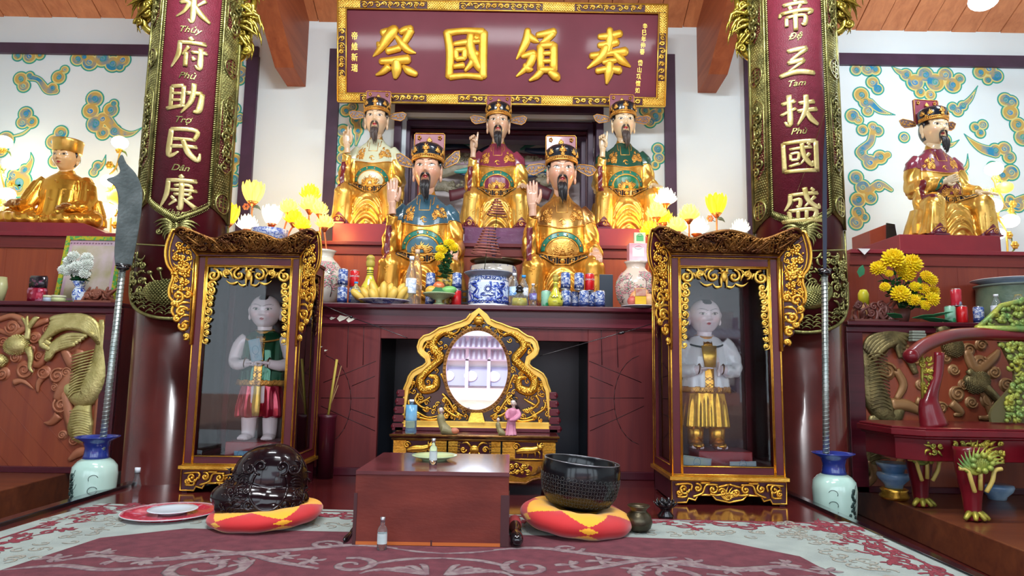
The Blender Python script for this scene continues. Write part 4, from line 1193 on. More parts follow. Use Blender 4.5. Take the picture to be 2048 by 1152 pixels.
for s_ in (-1, 1):
 for k in range(5): scroll(m, s_*(hw-.21)+(k-2)*.03, za-.055+(.012 if k % 2 else -.012), .016, .005, k, 1, .018)
 filigree(m, lambda x, z: True, s_*(hw-.21)-.06, s_*(hw-.21)+.06, za-.085, za-.025, .026, .0045, rg, .018)
m.build('apron_carving', GOLD, apn)
m = MB()
for s_ in (-1, 1):
 for y in (.03, .31):
  sp = smooth_path([(s_*(hw-.03), za+.01, .026), (s_*(hw-.02), za-.06, .03), (s_*(hw-.045), .06, .02), (s_*(hw-.03), .012, .026)], 4)
  mm = MB(); mm.tube([(a, y+.03, b) for a, b, r in sp], [r for _, _, r in sp], 10)
  mm.build('leg', MAROON_D, tab)
m.f and m.build('leg', MAROON_D, tab)

# the mirror
MY = 4.0; ms = MY/1350/3.0325*1.0
mo = at(953, 850, MY)
mir = thing('dressing_mirror', 'oval mirror in a gilded openwork dragon frame standing on the low table', 'mirror', (mo.x, MY, zT_+.001))
zfix = at(953, 848, MY).z - zT_
def Mz(zx, zy): return ((zx-650)*ms, (755-zy)*ms+zfix*.5)
half = [(650, 40), (600, 78), (575, 112), (540, 128), (510, 136), (470, 152), (445, 160), (410, 168), (380, 190), (350, 208), (318, 216), (292, 242), (280, 282), (287, 312), (305, 332), (332, 352), (338, 375), (318, 396), (285, 412), (252, 432), (232, 462), (224, 492), (208, 530), (208, 755)]
outl = [Mz(a, b) for a, b in half]; outl = outl + [(-a, b) for a, b in reversed(outl[:-1]) if a < -.0001 or True][:-0 or None]
full = [Mz(a, b) for a, b in half] + [Mz(1300-a, b) for a, b in reversed(half[1:])]
inner_c = Mz(650, 420)
def shrink(p, k):   # towards the centre line by fixed amount along normals
 n = len(p); out = []
 for i in range(n):
  a = np.array(p[i-1]); b = np.array(p[(i+1) % n]); t = b-a; t = t/np.linalg.norm(t)
  nrm = np.array([-t[1], t[0]]); q = np.array(p[i])+nrm*k
  out.append(tuple(q))
 return out
inn = shrink(full, .034)
cx0, cz0 = Mz(650, 420)
if abs(inn[5][0]) > abs(full[5][0]): inn = shrink(full, -.034)
zb0 = Mz(0, 755)[1]
inn = [(a, max(b, zb0+.035)) for a, b in inn]
m = MB(); m.frame(full, inn, -.018, .02)
m.tube([(a*.985, -.02, b) for a, b in full[1:-1]], .007, 6)
m.build('outer_frame', goldmat('mirror_gold', (.85, .56, .12), (.70, .40, .06), .38, .3, 40, 9, .55), mir, bevel=.005)
m = MB(); m.frame(shrink(full, .0), shrink(full, .0), .022, .03) if False else None
m = MB(); m.prism([((a*.97), zb0+(b-zb0)*.985) for a, b in full], .021, .028); m.build('back_plate', BLACKW, mir)
oc = Mz(645, 415); orx, orz = 187*ms, 238*ms
def oval(k, kz=None): kz = kz or k; return [(oc[0]+orx*k*math.cos(t), oc[1]+orz*kz*math.sin(t)) for t in np.linspace(0, 2*math.pi, 65)[:-1]]
m = MB(); m.prism(oval(1.0), -.004, .018)
MIRR = mat('silvered_mirror', (.9, .9, .93), .01, 1)
m.build('mirror_glass', MIRR, mir)
m = MB(); m.frame(oval(1.09), oval(.99), -.012, .02)
for x, z in oval(1.04)[::1]: m.ball((x, -.012, z), .006, 6, 4)
m.build('oval_rim', GOLD_DK, mir)
m = MB(); rg = random.Random(12)
ins = [tuple(p) for p in inn]
def inpoly(x, z, P):
 c = False; n = len(P)
 for i in range(n):
  (x1, z1), (x2, z2) = P[i], P[i-1]
  if (z1 > z) != (z2 > z) and x < (x2-x1)*(z-z1)/(z2-z1)+x1: c = not c
 return c
def inside(x, z): return inpoly(x, z, ins) and ((x-oc[0])/(orx*1.13))**2+((z-oc[1])/(orz*1.1))**2 > 1
def pw(*p): return [(*Mz(a, b), r) for a, b, r in p]
for s_ in (1, -1):
 def mx(P): return [(a if s_ > 0 else 1300-a, b, r) for a, b, r in P]
 # dragon body
 body = mx([(500, 205, 10), (450, 190, 18), (395, 225, 22), (375, 270, 24), (400, 310, 27), (425, 345, 26), (390, 385, 26), (345, 425, 24), (305, 480, 27), (330, 535, 28), (395, 520, 26), (400, 465, 18), (360, 455, 12)])
 sp = smooth_path(body, 6)
 m.tube([(*[Mz(a, b)[0]], -.004, Mz(a, b)[1]) for a, b, r in sp], [r*ms for _, _, r in sp], 8, flat=.9, up=(0, 1, 0))
 for i, (a, b, r) in enumerate(sp):
  x, z = Mz(a, b)
  for q in (-.5, .1, .6):
   m.ball((x+rg.uniform(-1, 1)*r*ms*.3+q*r*ms*.6, -.004-r*ms*.75, z+q*r*ms*.4), r*ms*.30, 5, 3)
 for P in ([(420, 190, 8), (440, 160, 6), (470, 168, 3)], [(400, 215, 8), (370, 200, 6), (400, 180, 3)], [(340, 260, 8), (320, 300, 9), (345, 330, 5)], [(300, 560, 9), (280, 600, 9), (320, 640, 6), (380, 650, 4)], [(240, 600, 5), (250, 640, 8), (310, 680, 7), (360, 700, 5), (420, 690, 3)],
              [(300, 620, 6), (340, 600, 8), (370, 580, 4)], [(440, 560, 7), (480, 600, 9), (520, 660, 8), (570, 690, 5)], [(450, 640, 6), (500, 680, 8), (560, 700, 5)], [(250, 480, 6), (260, 520, 7), (240, 545, 3)], [(290, 430, 8), (340, 395, 8), (360, 400, 4)],
              [(540, 160, 7), (520, 190, 8), (490, 200, 5)], [(560, 140, 6), (590, 160, 7), (570, 175, 4)], [(430, 440, 9), (450, 480, 8), (470, 540, 6), (500, 570, 3)], [(430, 700, 7), (380, 715, 8), (300, 700, 6)]):
  sp = smooth_path(mx(P), 4); m.tube([(Mz(a, b)[0], -.002, Mz(a, b)[1]) for a, b, r in sp], [r*ms for _, _, r in sp], 6, flat=.8, up=(0, 1, 0))
 for a, b, r in ((335, 415, 24), (265, 495, 18), (350, 650, 18), (520, 640, 18), (300, 690, 16), (540, 690, 18), (470, 690, 16), (350, 250, 18), (600, 165, 14), (520, 160, 15), (455, 600, 20)):
  x, z = Mz(a if s_ > 0 else 1300-a, b); scroll(m, x, z, r*ms, 6.5*ms, rg.uniform(0, 6), s_, -.004, turns=1.3)
 for a, b, r in ((795-1300+650+650, 0, 0),): pass
for k in range(420):
 x = rg.uniform(-.45, .45); z = rg.uniform(zb0+.03, zb0+.8)
 if inside(x, z): scroll(m, x, z, .018, .0046, rg.uniform(0, 6), 1, .004, turns=1, steps=9)
x, z = Mz(650, 120); m.ball((x, -.016, z), (30*ms, 22*ms, 30*ms), 16, 10)
for k in range(8): leaf(m, (x+.02*math.cos(k*.785), z+.02*math.sin(k*.785)), (x+.05*math.cos(k*.785+.3), z+.045*math.sin(k*.785+.3)), .008, -.004, .3)
x, z = Mz(650, 690); m.hexa([(x-.05, -.03, zb0+.03), (x+.05, -.03, zb0+.03), (x+.05, .01, zb0+.03), (x-.05, .01, zb0+.03), (x-.033, -.02, zb0+.085), (x+.033, -.02, zb0+.085), (x+.033, .01, zb0+.085), (x-.033, .01, zb0+.085)])
m.build('dragon_carving', GOLD, mir)
m = MB(); w_ = max(abs(a) for a, b in full)
for s_ in (-1, 1):
 for k in range(5): m.box(min(s_*(w_-.01), s_*(w_+.055-k*.006)), max(s_*(w_-.01), s_*(w_+.055-k*.006)), -.03, .02, k*.048, .04+k*.048); m.ball((s_*(w_+.048-k*.006), -.005, .02+k*.048), (.018, .03, .018), 8, 6)
m.box(-w_-.04, w_+.04, -.03, .03, 0, zb0)
m.build('stand', MAROON, mir, bevel=.003)

# ------------------------------------------------------------------ the box in the middle
BX0, BX1 = at(706, 1080, 2.66).x, at(1016, 1090, 2.66).x
zb1 = at(862, 943, 2.66).z
box = thing('wooden_box', 'low red brown wooden box standing on the carpet in front of the mirror', 'box', ((BX0+BX1)/2, 2.66, .0125))
bw = (BX1-BX0)/2; bh = zb1-.012
m = MB(); m.box(-bw, bw, 0, .56, .0, bh-.016); m.build('body', mat('worn_box_wood', (.22, .042, .028), .5, 0, (.10, .018, .014), 3.5, vscale=(1, 1, 2.4), bump=.1, bscale=30, edge=(.3, .72), spec=.25), box, bevel=.003)
m = MB(); m.box(-bw+.0, bw+.002, -.004, .565, bh-.016, bh); m.build('lid', mat('box_lid_wood', (.14, .03, .035), .22, 0, (.09, .02, .022), 4, coat=.3), box, bevel=.002)
m = MB(); m.box(-bw+.01, bw-.03, -.002, .0, .0, .012); m.box(bw-.03, bw+.003, -.003, .1, 0, .19, 1); m.box(-bw-.003, -bw+.01, -.003, .1, 0, .19, 1); m.box(.0, .006, -.003, 0, .0, .02, 1)
m.build('base_strip', [mat('orange_strip', (.55, .13, .02), .5), mat('dark_band', (.06, .012, .014), .5)], box)

# ------------------------------------------------------------------ carpet
ct = mat('carpet_cream', (.32, .38, .345), .95, 0, (.24, .29, .27), 8, bump=.4, bscale=260, sheen=.2)
cr = mat('carpet_rose', (.15, .034, .048), .95, 0, (.10, .022, .034), 20, bump=.4, bscale=260)
cf = mat('carpet_floral_red', (.23, .028, .045), .95, 0, (.17, .025, .038), 30)
cg = mat('carpet_scroll_grey', (.24, .19, .19), .95, 0, (.17, .10, .115), 40, edge=(.4, .6))
cb = mat('carpet_tan', (.25, .23, .18), .95, 0, (.31, .31, .27), 60, edge=(.35, .6))
def fl(px, py): # carpet plane
 d = RC @ Vector(((px-1024)/F, -(py-576)/F, -1)); k = (.012-.68)/d.z
 p = EYE+d*k; return (p.x, p.y)
m = MB(); edge = []
XL, XR, YN = -2.02, 1.52, 1.5
back = [fl(200, 1006), fl(330, 1010), fl(660, 1018), fl(900, 1024), fl(1300, 1037), fl(1540, 1045), fl(1690, 1042)]
rgt = [fl(1760, 1062), fl(1850, 1105), fl(1915, 1140)]
left = [fl(0, 1062), fl(80, 1038)]
per = [(left[0][0], YN)] + left + back + rgt + [(rgt[-1][0], YN)]
n = len(per)
def plate(mb, pts, z0, z1, mi): mb.add([(x, y, z0) for x, y in pts]+[(x, y, z1) for x, y in pts], [tuple(reversed(range(len(pts)))), tuple(range(len(pts), 2*len(pts)))]+[(i, (i+1) % len(pts), len(pts)+(i+1) % len(pts), len(pts)+i) for i in range(len(pts))], mi, False)
plate(m, per, .001, .010, 0)
fld = [(-1.62, YN), fl(0, 1140), fl(200, 1075), fl(372, 1056), fl(700, 1063), fl(1240, 1073), fl(1440, 1080), fl(1600, 1112), fl(1690, 1160), (.98, YN)]
plate(m, fld, .010, .0108, 1)
def vine(pts, w, mi, z=.0115, k=5):
 sp = smooth_path([(*fl(a, b), r) for a, b, r in [(p[0], p[1], (p[2] if len(p) > 2 else 1)) for p in pts]], k)
 m.tube([(x, y, z) for x, y, r in sp], [max(.002, r*w) for _, _, r in sp], 6, mi, flat=.0015/ max(w, .002) if w > .0015 else 1, up=(0, 0, 1))
def wvine(P, w, mi, z=.0112):
 sp = smooth_path(P, 4)
 m.tube([(p[0], p[1], z) for p in sp], [max(.0015, p[2]*w) for p in sp], 6, mi, flat=min(1, .0012/w), up=(0, 0, 1))
def curl(cx, cy, r, w, mi, a0, hand, turns=1.3):
 P = []
 for i in range(18):
  t = i/17; rr = r*(1-.85*t); a = a0+hand*turns*6.28*t
  P.append((cx+rr*math.cos(a), cy+rr*math.sin(a), .5+.5*math.sin(3.1*min(1, t+.2))))
 m.tube([(p[0], p[1], .0112) for p in P], [max(.0015, p[2]*w) for p in P], 6, mi, flat=min(1, .0012/w), up=(0, 0, 1))
rg = random.Random(21)
def blossom(cx, cy, r, mi):
 for k in range(6):
  a = k*1.047+rg.random();
  wvine([(cx, cy, .5), (cx+r*.6*math.cos(a), cy+r*.6*math.sin(a), 1), (cx+r*math.cos(a+.2), cy+r*math.sin(a+.2), .3)], r*.24, mi)
# red line and floral band following the edge
def border(P0, P1, off0, off1, count):
 d = Vector((P1[0]-P0[0], P1[1]-P0[1])); L_ = d.length; d.normalize(); nn = Vector((d.y, -d.x))
 a = Vector(P0)+nn*off0; b = Vector(P1)+nn*off1
 ln = int(L_/.03)
 P = [tuple(a+(b-a)*i/ln) for i in range(ln+1)]
 m.tube([(x, y, .0110) for x, y in P], .008, 4, 2, flat=.1, up=(0, 0, 1))
 for k in range(count):
  t = (k+.5)/count; c = Vector(P0)+(Vector(P1)-Vector(P0))*t
  o = .13+.05*math.sin(k*2.3)
  q = c+nn*o
  curl(q.x, q.y, .045, .009, 2, rg.uniform(0, 6), rg.choice((-1, 1)), 1.1)
  q2 = c+nn*(o+rg.uniform(-.06, .06))+d*.05; blossom(q2.x, q2.y, .038, 2)
  q3 = c+nn*(o-.03)
  wvine([(q3.x-d.x*.08, q3.y-d.y*.08, .4), (q3.x+nn.x*.03, q3.y+nn.y*.03, 1), (q3.x+d.x*.08, q3.y+d.y*.08, .4)], .007, 2)
  q4 = c+nn*.30
  for j in range(3):
   ax, ay = rg.uniform(-.06, .06), rg.uniform(-.05, .05); curl(q4.x+ax, q4.y+ay, .03, .006, 4, rg.uniform(0, 6), 1, .9)
border(back[0], back[2], .05, .05, 16); border(back[2], back[-1], .05, .05, 26)
border(back[-1], rgt[-1], .05, .06, 14); border((left[0][0], YN), back[0], .05, .05, 18)
border(rgt[-1], (rgt[-1][0], YN), .06, .06, 6)
# acanthus scrolls of the field
for s_ in (-1, 1):
 c0 = fl(880, 1128)[0]
 def S(x, y, r): return (c0+s_*x, y, r)
 wvine([S(.18, 2.62, .4), S(.35, 2.66, .9), S(.55, 2.58, 1), S(.8, 2.5, 1.3), S(1.0, 2.42, 1.2), S(1.2, 2.46, .9), S(1.3, 2.38, .4)], .022, 3)
 curl(c0+s_*.78, 2.34, .15, .022, 3, 1.0, s_, 1.6); curl(c0+s_*.46, 2.66, .06, .014, 3, 0, -s_); curl(c0+s_*.3, 2.40, .09, .018, 3, 2, s_)
 wvine([S(.4, 2.35, .5), S(.55, 2.42, 1), S(.68, 2.5, 1), S(.85, 2.56, .5)], .02, 3)
 wvine([S(.9, 2.36, .6), S(1.08, 2.30, 1), S(1.25, 2.34, 1), S(1.4, 2.28, .3)], .02, 3)
 for k in range(9):
  x = .45+.11*k; blossom(c0+s_*x, 2.44+.06*math.sin(k*2), .055, 3)
 for k in range(5): wvine([S(.03+.0*k, 2.30, .6), S(.05+.035*k, 2.40-.012*k, 1), S(.07+.045*k, 2.42-.03*k, .4)], .014, 3)
 wvine([S(0, 2.50, .5), S(.12, 2.48, 1), S(.22, 2.42, .8), S(.24, 2.36, .3)], .016, 3)
 wvine([S(0, 2.56, .5), S(.1, 2.58, 1), S(.2, 2.62, .3)], .012, 3)
 wvine([S(.5, 2.2, .6), S(.7, 2.15, 1), S(.95, 2.2, .9), S(1.15, 2.12, .4)], .03, 3)
cp = m.build('carpet', [ct, cr, cf, cg, cb], recalc=True)
tag(cp, 'worn cream carpet with rose field and red floral border covering the dais', 'carpet')
# ------------------------------------------------------------------ carved figures
VM_SKIN = vmat('painted_face', .22, coat=.5)
SKIN_MATS = {}
def sstep(x, a, b):
 t = np.clip((x-a)/(b-a), 0, 1); return t*t*(3-2*t)
def gauss(x, z, cx, cz, sx, sz): return np.exp(-((x-cx)/sx)**2-((z-cz)/sz)**2)
def head_mesh(name, skin_c, kind, parent, m=None, s=1.0, loc=(0, 0, 0), hair=(.01, .008, .008), rz=0, rx=0):
 """head about 1 unit = 1 px: chin at z -24, crown at +30, half width 21; faces -y. scaled by s"""
 nu, nv = 128, 112
 U, Vv = np.meshgrid(np.linspace(0, 2*np.pi, nu, endpoint=False), np.linspace(.012, np.pi-.012, nv), indexing='ij')
 # denser on the face: warp the azimuth towards -y
 U = U + .45*np.sin(U)
 a = U
 X = np.sin(Vv)*np.sin(a+np.pi); Y = np.sin(Vv)*np.cos(a+np.pi); Z = np.cos(Vv)
 child = kind == 'boy'
 # base skull
 rxh = 21.5 if not child else 24
 z = Z*27+2
 lower = sstep(-z, -2, 24)
 wid = rxh*(1-.22*lower*(1 if not child else .55))
 # squarer profile
 sq = lambda t, p: np.sign(t)*np.abs(t)**p
 x = sq(X, .82)*wid; y = sq(Y, .85)*(24-3*lower)
 front = np.clip(-Y, 0, 1)**.6
 fr = (Y < 0)*1.0
 # features pushed along -y
 d = np.zeros_like(x)
 d += 3.2*gauss(x, z, 0, 9.5, 16, 4)*.5            # brow
 d -= 2.0*gauss(np.abs(x), z, 9, 5.0, 5, 3.2)       # sockets
 d += 1.1*gauss(np.abs(x), z, 9, 4.6, 3.6, 1.9)     # eyeballs
 d += 5.2*gauss(x, z, 0, -2.2, 2.9, 3.0) + 3.0*gauss(x, z, 0, 3, 2.0, 6.5)   # nose
 d += 1.8*gauss(np.abs(x), z, 3.6, -3.2, 1.7, 1.8)
 d += 1.6*gauss(x, z, 0, -10.0, 6, 3.8)
 d += 1.1*gauss(x, z, 0, -9.0, 4.0, 1.1) + 1.3*gauss(x, z, 0, -11.8, 3.6, 1.3) - 1.0*gauss(x, z, 0, -10.3, 4.6, .55)
 d += 1.4*gauss(np.abs(x), z, 12, -4, 6, 6)
 d += 1.6*gauss(x, z, 0, -19.5, 6, 4)
 if child: d = d*.72 + 1.5*gauss(np.abs(x), z, 12, -7, 7, 7)
 y = y - d*fr*np.clip(front*1.6, 0, 1)
 # painting
 c = np.zeros(x.shape+(3,)); c[:] = skin_c
 def mix(mask, col):
  nonlocal c
  mask = np.clip(mask*fr, 0, 1)[..., None]; c = c*(1-mask)+np.array(col)*mask
 ax = np.abs(x)
 if kind != 'monk': mix(.5*gauss(ax, z, 13, -4, 7, 5), (min(1, skin_c[0]*1.05), skin_c[1]*.72, skin_c[2]*.68))
 # eyes: white almond, iris, upper lid line, brow
 ex = 9.3; ez = 4.6
 up = ez + 2.1*np.clip(1-((ax-ex)/5.0)**2, 0, 1) + .18*(ax-ex)
 lo = ez - 1.5*np.clip(1-((ax-ex)/5.0)**2, 0, 1) + .18*(ax-ex)
 inside_ = sstep(up-z, -.1, .35)*sstep(z-lo, -.1, .35)*(np.abs(ax-ex) < 5)
 mix(inside_, (.75, .72, .62) if kind != 'monk' else (.7, .62, .4)); mix(inside_*sstep(2.0-np.hypot(ax-ex, z-ez-.2), -.2, .4), (.02, .012, .01))
 mix((np.abs(ax-ex) < 5.6)*sstep(.62-np.abs(z-up-.3), 0, .3), (.02, .01, .01))
 mix(.6*(np.abs(ax-ex) < 4.4)*sstep(.35-np.abs(z-lo+.1), 0, .3), (.12, .05, .04))
 br = 10.6+2.0*np.clip(1-((ax-10)/7.5)**2, -1, 1)+.12*(ax-10)
 mix((ax > 2.6)*(ax < 16.2)*sstep(((1.0 if not child else .6)*(1-.03*(ax-3)))-np.abs(z-br), 0, .4), hair)
 # mouth
 lw = 4.6 if not child else 4.0
 mz = np.abs(z+10.4)
 mix((np.abs(x) < lw)*sstep(1.9*(1-(x/lw)**2)+.25-mz, 0, .5), (.50, .03, .035)); mix(sstep(.35-np.abs(z+10.3-.03*x*x), 0, .2)*(np.abs(x) < lw), (.16, .01, .012))
 if kind == 'mandarin':   # temples hair, sideburn
  mix(sstep(ax-17.6, 0, 1.0)*sstep(z, 4, 8)*sstep(2-(-(ax-19)*1.5-(z-8)*.2), -20, 1), hair)
 back = np.clip(1-fr, 0, 1)
 hm = back[..., None]*(z > -14)[..., None]*(1 if kind != 'boy' else 0)
 c = c*(1-hm)+np.array(hair)*hm
 if child:
  tuft = (fr*((np.abs(x) < 7-.0*z)*(z > 20-.0) * (z-20 > -4+np.abs(x)*.9)) + back*(np.abs(x) < 8)*(z > 16)*(y < 6))
  tuft = np.clip(tuft, 0, 1)[..., None]; c = c*(1-tuft)+np.array(hair)*tuft
 V = np.stack([x, y, z], -1).reshape(-1, 3)*s; C = c.reshape(-1, 3)
 Fc = []
 for i in range(nu):
  k = (i+1) % nu
  for j in range(nv-1): Fc.append((i*nv+j, k*nv+j, k*nv+j+1, i*nv+j+1))
 Fc.append(tuple(i*nv for i in range(nu))[::-1]); Fc.append(tuple(i*nv+nv-1 for i in range(nu)))
 # ears and neck
 e = MB()
 for sx in (-1, 1):
  e.ball((sx*(rxh+.6), 2, 3), (2.4, 4.6, 8.2), 12, 9); e.ball((sx*(rxh+1.3), .5, 4), (1.8, 3.0, 5), 10, 7); e.ball((sx*(rxh+.2), .5, -7), (2.4, 3, 5.2), 10, 7)
 e.tube([(0, 2, -16), (0, 3, -26), (0, 5, -36)], [12.5, 11.5, 14], 20)
 off = len(V); V = np.vstack([V, np.array(e.v)*s]); C = np.vstack([C, np.tile(np.array(skin_c), (len(e.v), 1))]); Fc += [tuple(off+i for i in f) for f in e.f]
 R = Matrix.Rotation(rz, 3, 'Z') @ Matrix.Rotation(rx, 3, 'X')
 V = V @ np.array(R).T
 me_o = skin(name, V, Fc, m or VM_SKIN, parent, C)
 bm = bmesh.new(); bm.from_mesh(me_o.data); bmesh.ops.recalc_face_normals(bm, faces=bm.faces); bm.to_mesh(me_o.data); bm.free()
 me_o.location = loc
 return me_o

def hand_mesh(pose, hand, s, voxel=None):
 """right-hand shapes in px units; palm about 13 wide, 16 long, fingers to 14. z = up the fingers, -y = palm side. hand=-1 mirrors x"""
 h = MB()
 h.tube([(0, 1, -14), (0, .6, -6), (0, .3, 0)], [5.2, 4.6, 5.6], 12, flat=.8, up=(0, 1, 0))
 h.tube([(0, 0, -2), (0, 0, 4), (0, 0, 12), (0, 0, 15)], [5.6, 7.0, 7.4, 6.0], 12, flat=.42, up=(0, 1, 0))
 fx = [-5.3, -1.8, 1.8, 5.1]; fl_ = [13, 15.5, 14.5, 11.5]
 curls = {'palm': [.04, .0, .03, .08], 'point': [0.0, 1.5, 1.65, 1.7], 'pinch': [.15, .1, 1.2, 1.4], 'rest': [.55, .5, .5, .55], 'flat': [.18, .15, .17, .22], 'curl': [.75, .7, .75, .8], 'fist': [1.5, 1.6, 1.6, 1.6]}[pose]
 for k in range(4):
  x = fx[k]; L_ = fl_[k]; c = curls[k]; p = [(x, 0, 12)]; a = c*.25; y, z = 0, 12
  xs = x
  for seg, fr in enumerate((.0, .42, .32, .26)):
   if seg:
    y -= math.sin(a)*L_*fr; z += math.cos(a)*L_*fr; xs += (x*.012)*L_*fr*(1 if c < .3 else 0)
    p.append((xs, y, z)); a += c*.75
  h.tube(smooth_path(p, 2), [2.05, 2.0, 1.95, 1.85, 1.75, 1.6, 1.1][:len(smooth_path(p, 2))], 8)
  h.ball(p[-1], 1.35, 8, 6)
 t = {'palm': [(-6, -.8, 1), (-9.5, -2, 6), (-11, -2.5, 11), (-11, -2.6, 15)], 'point': [(-5, -1.5, 2), (-7, -4, 7), (-4, -6, 11), (-1, -6.5, 12)], 'pinch': [(-5, -1.5, 2), (-8, -4, 8), (-7, -5.5, 14), (-6, -5, 19)],
         'rest': [(-6, -1, 1), (-9.5, -3, 5), (-10.5, -5, 10), (-10, -6, 13)], 'flat': [(-6, -1, 1), (-9.5, -3, 6), (-9.5, -4, 11), (-8.5, -4, 14)], 'curl': [(-6, -1, 1), (-9, -4, 5), (-8, -7, 9), (-6, -8, 11)], 'fist': [(-6, -1.5, 2), (-7, -5, 6), (-3, -7, 9), (0, -7, 9)]}[pose]
 sp = smooth_path(t, 2); h.tube(sp, [3.0, 2.8, 2.6, 2.4, 2.1, 1.9, 1.5][:len(sp)], 8); h.ball(t[-1], 1.7, 8, 6)
 V, N, Fc = sculpt(h, .42, 3, .5)
 V = V*s
 if hand < 0: V[:, 0] *= -1; Fc = [tuple(reversed(f)) for f in Fc]
 return V, Fc
HANDS = {}
def hand(name, pose, hd, parent, s, loc, R, m):
 k = (pose, hd)
 if k not in HANDS: HANDS[k] = hand_mesh(pose, hd, 1.0)
 V, Fc = HANDS[k]
 W = (V*s) @ np.array(R).T + np.array(loc)
 return skin(name, W, Fc, m, parent)
def RX(a): return Matrix.Rotation(math.radians(a), 3, 'X')
def RY(a): return Matrix.Rotation(math.radians(a), 3, 'Y')
def RZ(a): return Matrix.Rotation(math.radians(a), 3, 'Z')

ROBE_GOLD = goldmat('robe_gold', (.80, .52, .13), (.62, .34, .055), .31, .15, 50, 8, .75)
ROBE_GOLD_W = goldmat('robe_gold_warm', (.74, .40, .07), (.54, .24, .03), .30, .15, 50, 8, .75)
ORN = goldmat('ornament_gold', (.78, .45, .10), (.50, .22, .04), .35, .4, 80, 10, .7)
HAT_BLACK = mat('hat_black', (.008, .012, .02), .2, 0, coat=.5)
BEARD = mat('beard_black', (.012, .011, .012), .45)
BEARD_G = mat('beard_brown', (.06, .045, .04), .5)
LINING = mat('robe_lining', (.13, .012, .02), .35, 0, coat=.3)
BOOT = mat('boot_maroon', (.14, .015, .035), .3, 0, (.10, .01, .03), 8, coat=.4)
TEAL = mat('teal_band', (.01, .16, .11), .3, 0, coat=.3)

def robe_body(arm='up'):
 m = MB()
 def el(z, cx, cy, rx, ry, n=28): return [(cx+rx*math.cos(2*math.pi*k/n), cy+ry*math.sin(2*math.pi*k/n), z) for k in range(n)]
 m.rings([el(62, 0, -4, 42, 34), el(80, 0, -4, 41, 32), el(95, 0, -8, 41, 35), el(110, 0, -8, 40, 34), el(125, 0, -5, 40, 31), el(140, 0, -2, 42, 28), el(152, 0, 0, 42, 24), el(162, 0, 1, 33, 20), el(170, 0, 2, 20, 16), el(178, 0, 2, 14, 13), el(184, 0, 2, 12.5, 12)])
 for sx in (-1, 1):
  m.tube([(sx*33, 2, 156), (sx*43, 1, 145), (sx*49, -2, 122), (sx*52, -8, 102)], [12, 15.5, 16, 16.5], 18)
  m.tube(smooth_path([(sx*16, 0, 66), (sx*36, -30, 68), (sx*47, -58, 70)], 3), [27, 26, 25, 24, 23, 22, 20.5], 20)     # thighs
  m.ball((sx*48, -60, 70), (19.5, 19.5, 19.5), 18, 12)
  m.tube([(sx*48, -60, 68), (sx*50, -60, 45), (sx*51, -58, 25), (sx*53, -56, 4)], [19.5, 19, 20, 23], 20)        # lower leg skirts
  m.tube([(sx*56, -40, 60), (sx*62, -40, 30), (sx*64, -38, 10)], [14, 15, 13], 14)
  m.tube([(sx*40, -20, 60), (sx*48, -15, 30), (sx*50, -12, 4)], [26, 26, 28], 16)
 # seat mass and hanging front cloth
 m.rings([el(3, 0, -14, 52, 40), el(30, 0, -14, 48, 38), el(66, 0, -10, 46, 36)])
 m.rings([el(3, 0, -44, 44, 22), el(15, 0, -46, 36, 22), el(40, 0, -44, 34, 22), el(62, 0, -38, 36, 20), el(78, 0, -30, 34, 14)])
 # far arm resting on the knee
 m.tube(smooth_path([(52, -6, 103), (55, -24, 98), (54, -44, 94)], 3), [16.5, 16, 15, 14, 13, 12.5, 12], 16)
 m.tube([(56, -20, 98), (60, -24, 78), (64, -28, 62)], [13, 10, 5], 12)
 # raised arm
 if arm == 'up':
  m.tube(smooth_path([(-52, -6, 103), (-54, -22, 104), (-53, -36, 122), (-50, -42, 140)], 3), [16, 15, 13.5, 13, 12, 11, 10, 9.5, 9, 9], 16)
  m.tube([(-53, -34, 128), (-56, -38, 100), (-55, -44, 80)], [9, 13, 9], 14)
 else:
  m.tube(smooth_path([(-52, -6, 103), (-52, -24, 104), (-38, -40, 108), (-22, -46, 110)], 3), [16, 15.5, 15, 14, 13, 12.5, 12, 11.5, 11, 10], 16)
  m.tube([(-48, -26, 100), (-56, -30, 80), (-60, -36, 50)], [13, 13, 8], 14)
 V, N, Fc = sculpt(m, 1.35, 5, .6)
 x, y, z = V.T
 def fold(field, amp, mask): return (amp*field*mask)
 d = np.zeros(len(V))
 frontc = (y < -40)*(np.abs(x) < 33)*(z < 80)
 f = z + (x**2)/26.0
 mk = frontc*sstep(33-np.abs(x), 0, 8)*sstep(f, 2, 14)*sstep(95-f, 0, 16)
 d += 2.1*np.sin(f*.36)*mk
 # vertical pleats on the lower legs' inner and outer sides
 ang = np.arctan2(y+58, np.abs(x)-50)
 leg = sstep(62-z, 0, 25)*(np.abs(x) > 26)
 d += 1.3*np.sin(ang*7+.03*z)*leg*(np.abs(ang+1.57) > .55)
 # sleeve folds
 sl = (np.abs(x) > 40)*(z > 84)*(z < 150)
 d += 1.0*np.sin(z*.33+np.abs(x)*.35-y*.1)*sl*sstep(np.abs(x), 40, 48)
 d += .8*np.sin(x*.5+z*.2)*(x < -44)*(y < -28)*(z > 70)*(z < 130)
 # flowing hem edge
 d += 1.6*np.sin(np.arctan2(y+20, x)*15)*sstep(18-z, 0, 14)
 V = V + N*d[:, None]
 V[:, 2] = np.maximum(V[:, 2], 0)
 return V, N, Fc
RB = robe_body()
def use_robe(rb):
 global RB, BVH
 RB = rb; BVH = BVHTree.FromPolygons([Vector(v) for v in RB[0]], RB[2])
use_robe(RB)
def on_front(x, z, off=.6):
 h = BVH.ray_cast(Vector((x, -200, z)), Vector((0, 1, 0)))
 if h[0] is None: return (x, -30, z)
 return tuple(h[0]+h[1]*off)
